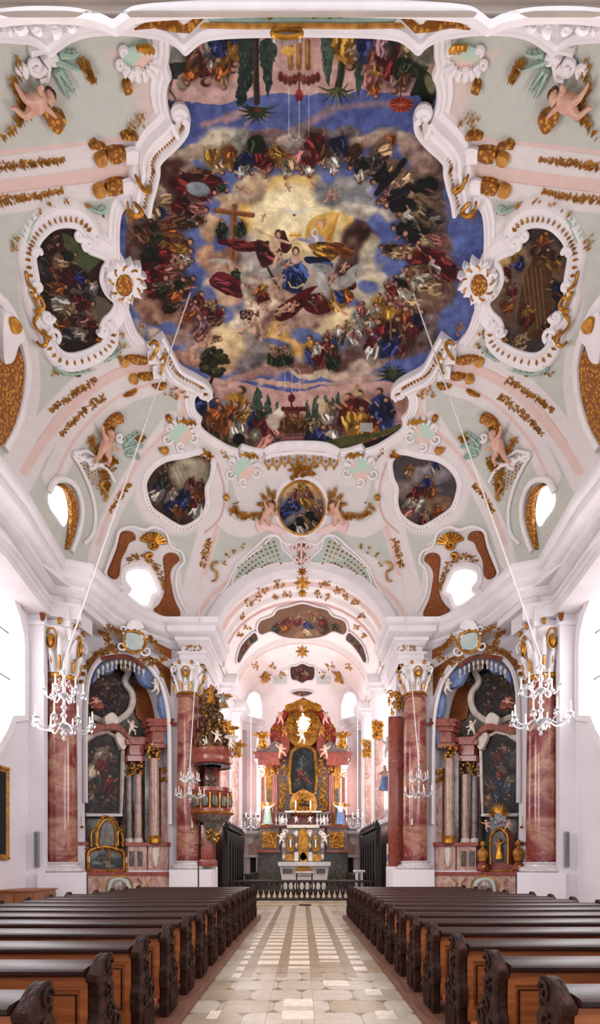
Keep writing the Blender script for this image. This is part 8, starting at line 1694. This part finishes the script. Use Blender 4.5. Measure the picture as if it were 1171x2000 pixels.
    for r in range(7):
        for k in range(8 - r): petal(mb, mu(148 + k * 7 + r * 8, s), 896 + r * 11 + k * 4, 1.4, 6, 3.5, H2, .04)
    mb.build('gilt_drops', 'ochre', NT); mb = MB()
    for q in ([(140, 886), (160, 920), (176, 960), (184, 1000), (180, 1040), (162, 1062)], [(140, 886), (180, 902), (206, 914), (222, 940)]): uvtube(mb, K(smooth(q, 4, False)), ell, .05, .04, 6)
    mb.build('white_scroll', 'stucco', NT)
    # small gilt pieces of the lower vault
    for pth, lb in (([(424, 1096), (414, 1098), (412, 1108), (422, 1116), (420, 1130), (412, 1134)], 'beside the chancel arch'), ([(200, 935), (194, 944), (200, 954), (206, 966), (200, 976)], 'below the lattice')): mb = MB(); uvtube(mb, K(smooth(pth, 4, False)), H2, .04, .05, 6); one('gilt_s_scroll', 'ochre', mb, 'small gilt S-shaped scroll %s, %s vault' % (lb, sd), 'ornament')
    mb = MB(); p, n_ = H2(mu(441, s), 970); mb.ball(p, .1, 12, 8); one('gilt_boss', 'gold', mb, 'round gilt boss between the %s medallion fresco and the oval painting' % sd, 'ornament')
    mb = MB(); [petal(mb, mu(a + rn.uniform(-3, 3), s), b + rn.uniform(-3, 3), rn.uniform(0, 6), 6, 4, H2, .04) for a, b in ((442, 1084), (458, 1074), (472, 1066), (436, 1100), (434, 880), (440, 892), (452, 1000), (460, 984)) for _ in range(4)]; one('gilt_dots', 'ochre', mb, 'scattered small gilt sprigs around the %s side of the oval painting' % sd, 'sprig')
    # palms and cherubs of the oval painting
    mb = MB()
    for pth in ([(534, 1000), (528, 970), (520, 944)], [(534, 1000), (520, 976), (506, 960)], [(534, 1000), (516, 986), (496, 982)], [(534, 1000), (534, 974), (536, 950)]): acanthus(mb, K(pth), 13, H2, .05, 9)
    one('gilt_palm', 'ochre', mb, 'gilt palm branches rising on the %s side of the oval painting' % sd, 'leaf ornament')
    mb = MB(); garland(mb, smooth(K([(450, 986), (464, 1002), (486, 1008), (508, 1004), (522, 994)]), 4, False), 11, 60, 8, H2, .08, rn, .9); one('gilt_swag', 'ochre', mb, 'gilt rose swag held by the %s cherub of the oval painting' % sd, 'garland')
    figure('cherub_statue', mu(518, s), 1004, 62, ell, 'pink reclining cherub at the lower %s of the oval painting' % sd, 'cherub statue', 'fly', ang=-.5 * (1 if s < 0 else -1), m='flesh', off=.1, flipx=(s < 0))
    mb = MB(); relief(mb, K(smooth([(498, 1020), (512, 1008), (530, 1020), (552, 1030), (560, 1040), (540, 1042), (520, 1034), (505, 1040)], 3)), ell, -.02, .08, 1.2); one('pink_drapery', 'pink', mb, 'pink drapery under the %s cherub of the oval painting' % sd, 'ornament')
    mb = MB(); uvtube(mb, K(smooth([(590, 1056), (560, 1062), (540, 1044), (520, 1048), (500, 1066), (478, 1086), (458, 1108), (444, 1140), (430, 1160)], 4, False)), ell, .04, .03, 6); one('stucco_border', 'stucco', mb, 'long white stucco line from the oval painting down the %s side of the arch' % sd, 'ornament')
    # sprigs round the chancel arch and barrel
    bz = lambda u, v: (barrel(u, v)[0] + barrel(u, v)[1] * .03, barrel(u, v)[1])
    for (u, v, w), ph in zip(((545, 1140, 16), (515, 1152, 12), (486, 1176, 12), (474, 1205, 9), (470, 1240, 8), (520, 1325, 12), (548, 1318, 8), (504, 1165, 8), (560, 1160, 10), (534, 1300, 9), (500, 1300, 8), (482, 1225, 6), (540, 1165, 7)), ('large one beside the crown', 'second large one from the crown', 'third large one down the arch', 'fourth one down the arch', 'lowest one at the foot of the arch', 'beside the gilded cherub', 'next to the small lobed fresco', 'inner one above the wide fresco', 'inner one nearest the crown', 'above the small lobed fresco', 'above the gilded cherub', 'above the dark fresco wing', 'inner one above the wide fresco edge')):
        mb = MB(); [petal(mb, mu(u + rn.uniform(-w, w) * .7, s), v + rn.uniform(-5, 5), rn.uniform(0, 6), 6, 3.6, bz, .05) for _ in range(w)]; one('gilt_arch_sprig', 'ochre', mb, 'gilt sprig, %s chancel arch half, %s' % (sd, ph), 'sprig', 'gilt sprigs of the chancel arch %s' % sd)
    mb = MB(); [uvtube(mb, K([(532 + i * 7 + a, 1330 - j * 6), (539 + i * 7 + a, 1336 - j * 6)]), bz, .014, .01, 4) for i in range(4) for j in range(3) for a in (0,)]; [uvtube(mb, K([(539 + i * 7, 1330 - j * 6), (532 + i * 7, 1336 - j * 6)]), bz, .014, .01, 4) for i in range(4) for j in range(3)]
    one('gilt_trellis', 'sage', mb, 'small grey-green trellis painted in relief on the %s half of the chancel barrel' % sd, 'ornament')
    figure('gilded_cherub', mu(516, s), 1322, 24, bz, 'gilded cherub relief on the %s half of the chancel barrel' % sd, 'cherub statue', 'reach', m='gold', off=.05)
    # lunette windows of the apse
    nwin += 1; mb = MB(); pg = [(mu(476, s), 1405), (mu(477, s), 1372), (mu(484, s), 1354), (mu(494, s), 1349), (mu(504, s), 1354), (mu(510, s), 1372), (mu(511, s), 1400)]; relief(mb, pg, bz, -.02, .0, 0); struct(mb, 'window_%d' % nwin, 'pane')
    mb = MB(); uvtube(mb, pg, bz, .07, .0, 7); struct(mb, 'trim_lunette_%s' % sd, 'stucco')
    # stucco on gallery lip and soffit
    sf_ = plane((0, 6.4, 12.2), (0, -.35, -1)); t = thing('gallery_ornament', sf_(mu(60, s), 62)[0], 'white and gilt rocaille on the soffit at the top %s corner of the view' % sd, 'ornament')
    mb = MB(); hgal = plane((0, 6.38, CH + (CY - 62) * .0064), (0, -1, -.6))
    for pth in (spiral(40, 56, 12, 1.2, 0, 1), spiral(76, 66, 9, 1.1, 3, 1), spiral(14, 62, 8, 1, 1, -1), spiral(110, 62, 10, 1.2, 2, -1), spiral(140, 56, 7, 1, 0, 1)): uvtube(mb, K(pth), hgal, [.04 - .0015 * i for i in range(17)], .02, 6); mb.build('white_scroll', 'stucco', t); mb = MB()
    mb = MB(); garland(mb, K([(-5, 52), (20, 46), (50, 60)]), 8, 26, 7, hgal, .04, rn, .8); mb.build('gilt_touches', 'gold', t)

# ---------------------------------------------------------------- centre line of the vault
OVL = [(588 + 46 * math.cos(2 * PI * k / 24), 988 + 53 * math.sin(2 * PI * k / 24)) for k in range(24)]
c = Canvas(536, 928, 640, 1048, .8, (116, 124, 150), 81); c.cloud(590, 960, 40, 24, 0, (206, 150, 90), (236, 200, 140), .3); c.cloud(560, 1000, 30, 16, 0, (110, 100, 112), (170, 160, 160), .3); c.cloud(620, 1010, 26, 18, 0, (90, 60, 52), (140, 104, 84), .3)
for q in [(575, 972, 44, -1.5, RO, BL), (600, 966, 40, -1.7, RO, GO), (585, 1020, 44, -1.4, BK, WH), (606, 1010, 44, -1.8, BK, TN), (560, 990, 34, -1.2, BL, BL), (570, 1030, 30, -1, BK, BK), (620, 985, 26, -1.6, TN, RO), (590, 945, 24, -1.5, GO, GO)]: c.fig(*q)
c.c *= .88; c.grain(.05); t = framed('oval_painting', OVL, c, 'upright oval fresco on the vault axis above the chancel arch', 'moulded white oval frame with gold crown ornament above the chancel arch', FP2)
rn = random.Random(77); mb = MB(); uvtube(mb, OVL + OVL[:1], ell, .035, .1, 7); mb.build('gilt_line', 'gold', t)
mb = MB(); [petal(mb, 589 + rn.uniform(-22, 22), 916 + rn.uniform(-10, 10), rn.uniform(0, 6.3), 12, 8, hoff(.08), .09) for _ in range(34)]; mb.build('gilt_crown', 'gold', t)
mb = MB()
for pth in (spiral(576, 1066, 9, 1.2, 0, 1), spiral(600, 1066, 9, 1.2, 3.1, -1), spiral(580, 1090, 7, 1.1, 0, 1), spiral(597, 1090, 7, 1.1, 3.1, -1), [(588, 1050), (588, 1074), (588, 1100)]): uvtube(mb, pth, ell, .05, .05, 7)
mb.build('pendant_mask', 'pink', t); mb = MB(); garland(mb, [(588, 1060), (588, 1100)], 14, 30, 6, H2, .07, rn, 1); mb.build('gilt_pendant', 'gold', t)
t = thing('tasselled_valance', ell(588, 892)[0], 'gilt lambrequin with hanging tassels just below the great fresco', 'ornament'); mb = MB()
for k in range(9):
    u = 524 + k * 16; v = 890 + 7 * ((k - 4) / 4) ** 2 + (4 if k % 2 else 0); uvtube(mb, smooth([(u - 8, v - 6), (u - 6, v + 6), (u, v + 12), (u + 6, v + 6), (u + 8, v - 6)], 3, False), H2, .025, .03, 5); petal(mb, u, v + 12, PI / 2, 9, 6, H2, .05); petal(mb, u, v - 2, PI / 2, 8, 5, H2, .04)
mb.build('tassels', 'ochre', t); mb = MB(); uvtube(mb, smooth([(514, 894), (540, 886), (588, 882), (636, 886), (662, 894)], 4, False), ell, .05, .04, 6); mb.build('white_moulding', 'stucco', t)
for (u, v, r, lb) in ((590, 1138, 11, 'highest'), (590, 1116, 7, 'uppermost small'), (590, 1158, 6, 'middle'), (590, 1272, 9, 'lowest')):
    mb = MB(); hh = H2 if v < 1120 else (lambda a, b: (barrel(a, b)[0] + barrel(a, b)[1] * .03, barrel(a, b)[1])); [petal(mb, u, v, 2 * PI * k / 8, r * 1.6, r * .6, hh, .05) for k in range(8)]; one('gilt_rosette', 'gold', mb, '%s gilt rosette on the centre line of the chancel arch' % lb, 'rosette')
# frescoes of the chancel barrel
def bfresco(outl, base, figs, seed, label, box):
    c = Canvas(*box, .9, base, seed)
    for _ in range(6): c.cloud(c.rnd.uniform(box[0], box[2]), c.rnd.uniform(box[1], box[3]), 30, 12, 0, [x * .8 for x in base], [min(255, x * 1.35) for x in base], .3)
    for q in figs: c.fig(*q)
    c.c *= .9; c.grain(.05); painted('barrel_fresco', c, barrelv, .05, 'paint', outline=smooth(outl, 3), label=label, cat='painting')
    mb = MB(); uvtube(mb, smooth(outl, 4) + [outl[0]], barrel, .05, .05, 7); mb.build('fresco_frame', 'stucco', None, label='white frame of the ' + label, cat='frame')
bfresco([(500, 1228), (506, 1210), (530, 1200), (540, 1188), (562, 1182), (590, 1175), (618, 1182), (640, 1188), (650, 1200), (674, 1210), (680, 1228), (672, 1238), (652, 1232), (630, 1242), (590, 1246), (550, 1242), (528, 1232), (508, 1238)], (128, 92, 72), [(560, 1215, 34, -1, CR, OR), (600, 1222, 36, -2, BL, TN), (580, 1205, 26, -1.5, TN, CR), (630, 1215, 34, -1.8, CR, BR), (540, 1222, 24, -1, BR, GN), (655, 1222, 24, -2, GN, BR), (610, 1200, 20, -1.5, OR, TN)], 91, 'wide brown fresco spanning the crown of the chancel barrel', (490, 1165, 690, 1255))
for s in (-1, 1): bfresco(mir([(459, 1288), (466, 1262), (480, 1244), (496, 1232), (503, 1246), (490, 1258), (476, 1276), (465, 1294)], s), (84, 62, 54), [(mu(478, s), 1262, 22, -1, CR, BR), (mu(488, s), 1248, 18, -1.4, GN, TN)], 93 + s, 'narrow dark fresco wing at the %s spring of the chancel barrel' % ('left' if s < 0 else 'right'), (450 if s < 0 else 670, 1225, 510 if s < 0 else 730, 1300))
bfresco([(565, 1312), (566, 1300), (578, 1298), (590, 1293), (603, 1298), (614, 1300), (616, 1313), (612, 1326), (600, 1328), (590, 1333), (578, 1328), (568, 1325)], (84, 52, 42), [(585, 1314, 26, -1.2, CR, BR), (598, 1316, 22, -1.8, TN, CR)], 97, 'small dark lobed fresco in the middle of the chancel barrel', (560, 1288, 620, 1338))
bfresco([(567, 1352), (576, 1348), (590, 1346), (604, 1348), (612, 1352), (604, 1357), (590, 1360), (576, 1357)], (120, 92, 84), [(588, 1354, 10, -.3, CR, TN)], 99, 'tiny flat oval fresco just above the high altar', (560, 1342, 620, 1364))
# gilded soffit at the top of the view
hgal = plane((0, 6.38, CH + (CY - 48) * .0064), (0, -1, -.6)); t = thing('gilded_soffit_panel', hgal(590, 46)[0], 'orange gilt and mint mosaic panel in the gallery soffit at the top centre', 'panel')
for nm, m_, pg in (('gilt_field', 'mosaic', [(262, 58), (300, 38), (360, 32), (400, 33), (386, 48), (370, 64), (340, 62), (300, 54)]), ('gilt_field', 'mosaic', [(918, 58), (880, 38), (820, 32), (780, 33), (794, 48), (810, 64), (840, 62), (880, 54)]), ('mint_field', 'mint', [(402, 32), (480, 28), (590, 27), (700, 28), (778, 32), (770, 44), (700, 45), (590, 44), (480, 45), (410, 44)]), ('gilt_border', 'ochre', [(398, 46), (480, 48), (590, 47), (700, 48), (782, 46), (790, 54), (700, 56), (590, 55), (480, 56), (390, 54)])): mb = MB(); relief(mb, pg, hgal, -.01, .02, .4); mb.build(nm, m_, t)
mb = MB(); garland(mb, [(500, 34), (590, 30), (680, 34)], 9, 70, 8, lambda a, b: (hgal(a, b)[0] + hgal(a, b)[1] * .02, hgal(a, b)[1]), .04, rn, 1); mb.build('gilt_scrolls', 'gold', t)
ml_ = thing('oval_plaque', front(6.45)(560, 76)[0], 'grey oval plaque with gilt rim hanging under the gallery lip', 'plaque'); mb = MB(); el = [(560 + 30 * math.cos(2 * PI * k / 24), 75 + 8 * math.sin(2 * PI * k / 24)) for k in range(24)]; relief(mb, el, front(6.45), -.02, .03, .5); mb.build('field', 'grey_marble', ml_); mb = MB(); uvtube(mb, el + el[:1], front(6.45), .022, .04, 6); mb.build('gilt_rim', 'gold', ml_)

for s in (-1, 1):
    sd = 'left' if s < 0 else 'right'; mb = MB(); rn = random.Random(8); hh = front(17.88)
    for k in range(26): petal(mb, mu(378 + rn.uniform(-13, 13), s), 1262 + rn.uniform(-12, 12), rn.uniform(0, 6.3), 8, 4.5, hh, .06)
    one('gilt_rocaille', 'ochre', mb, 'gilt rocaille tuft on the frieze above the %s pier column' % sd, 'ornament')
    mb = MB(); relief(mb, mir(smooth([(70, 1138), (80, 1142), (90, 1156), (86, 1176), (88, 1206), (80, 1212), (76, 1190), (68, 1176)], 3), s), front(14.28), -.01, .02, .4); one('orange_inlay', 'mosaic_brown', mb, 'curved orange gilt inlay at the top of the wall strip beside the %s nave window' % sd, 'ornament')
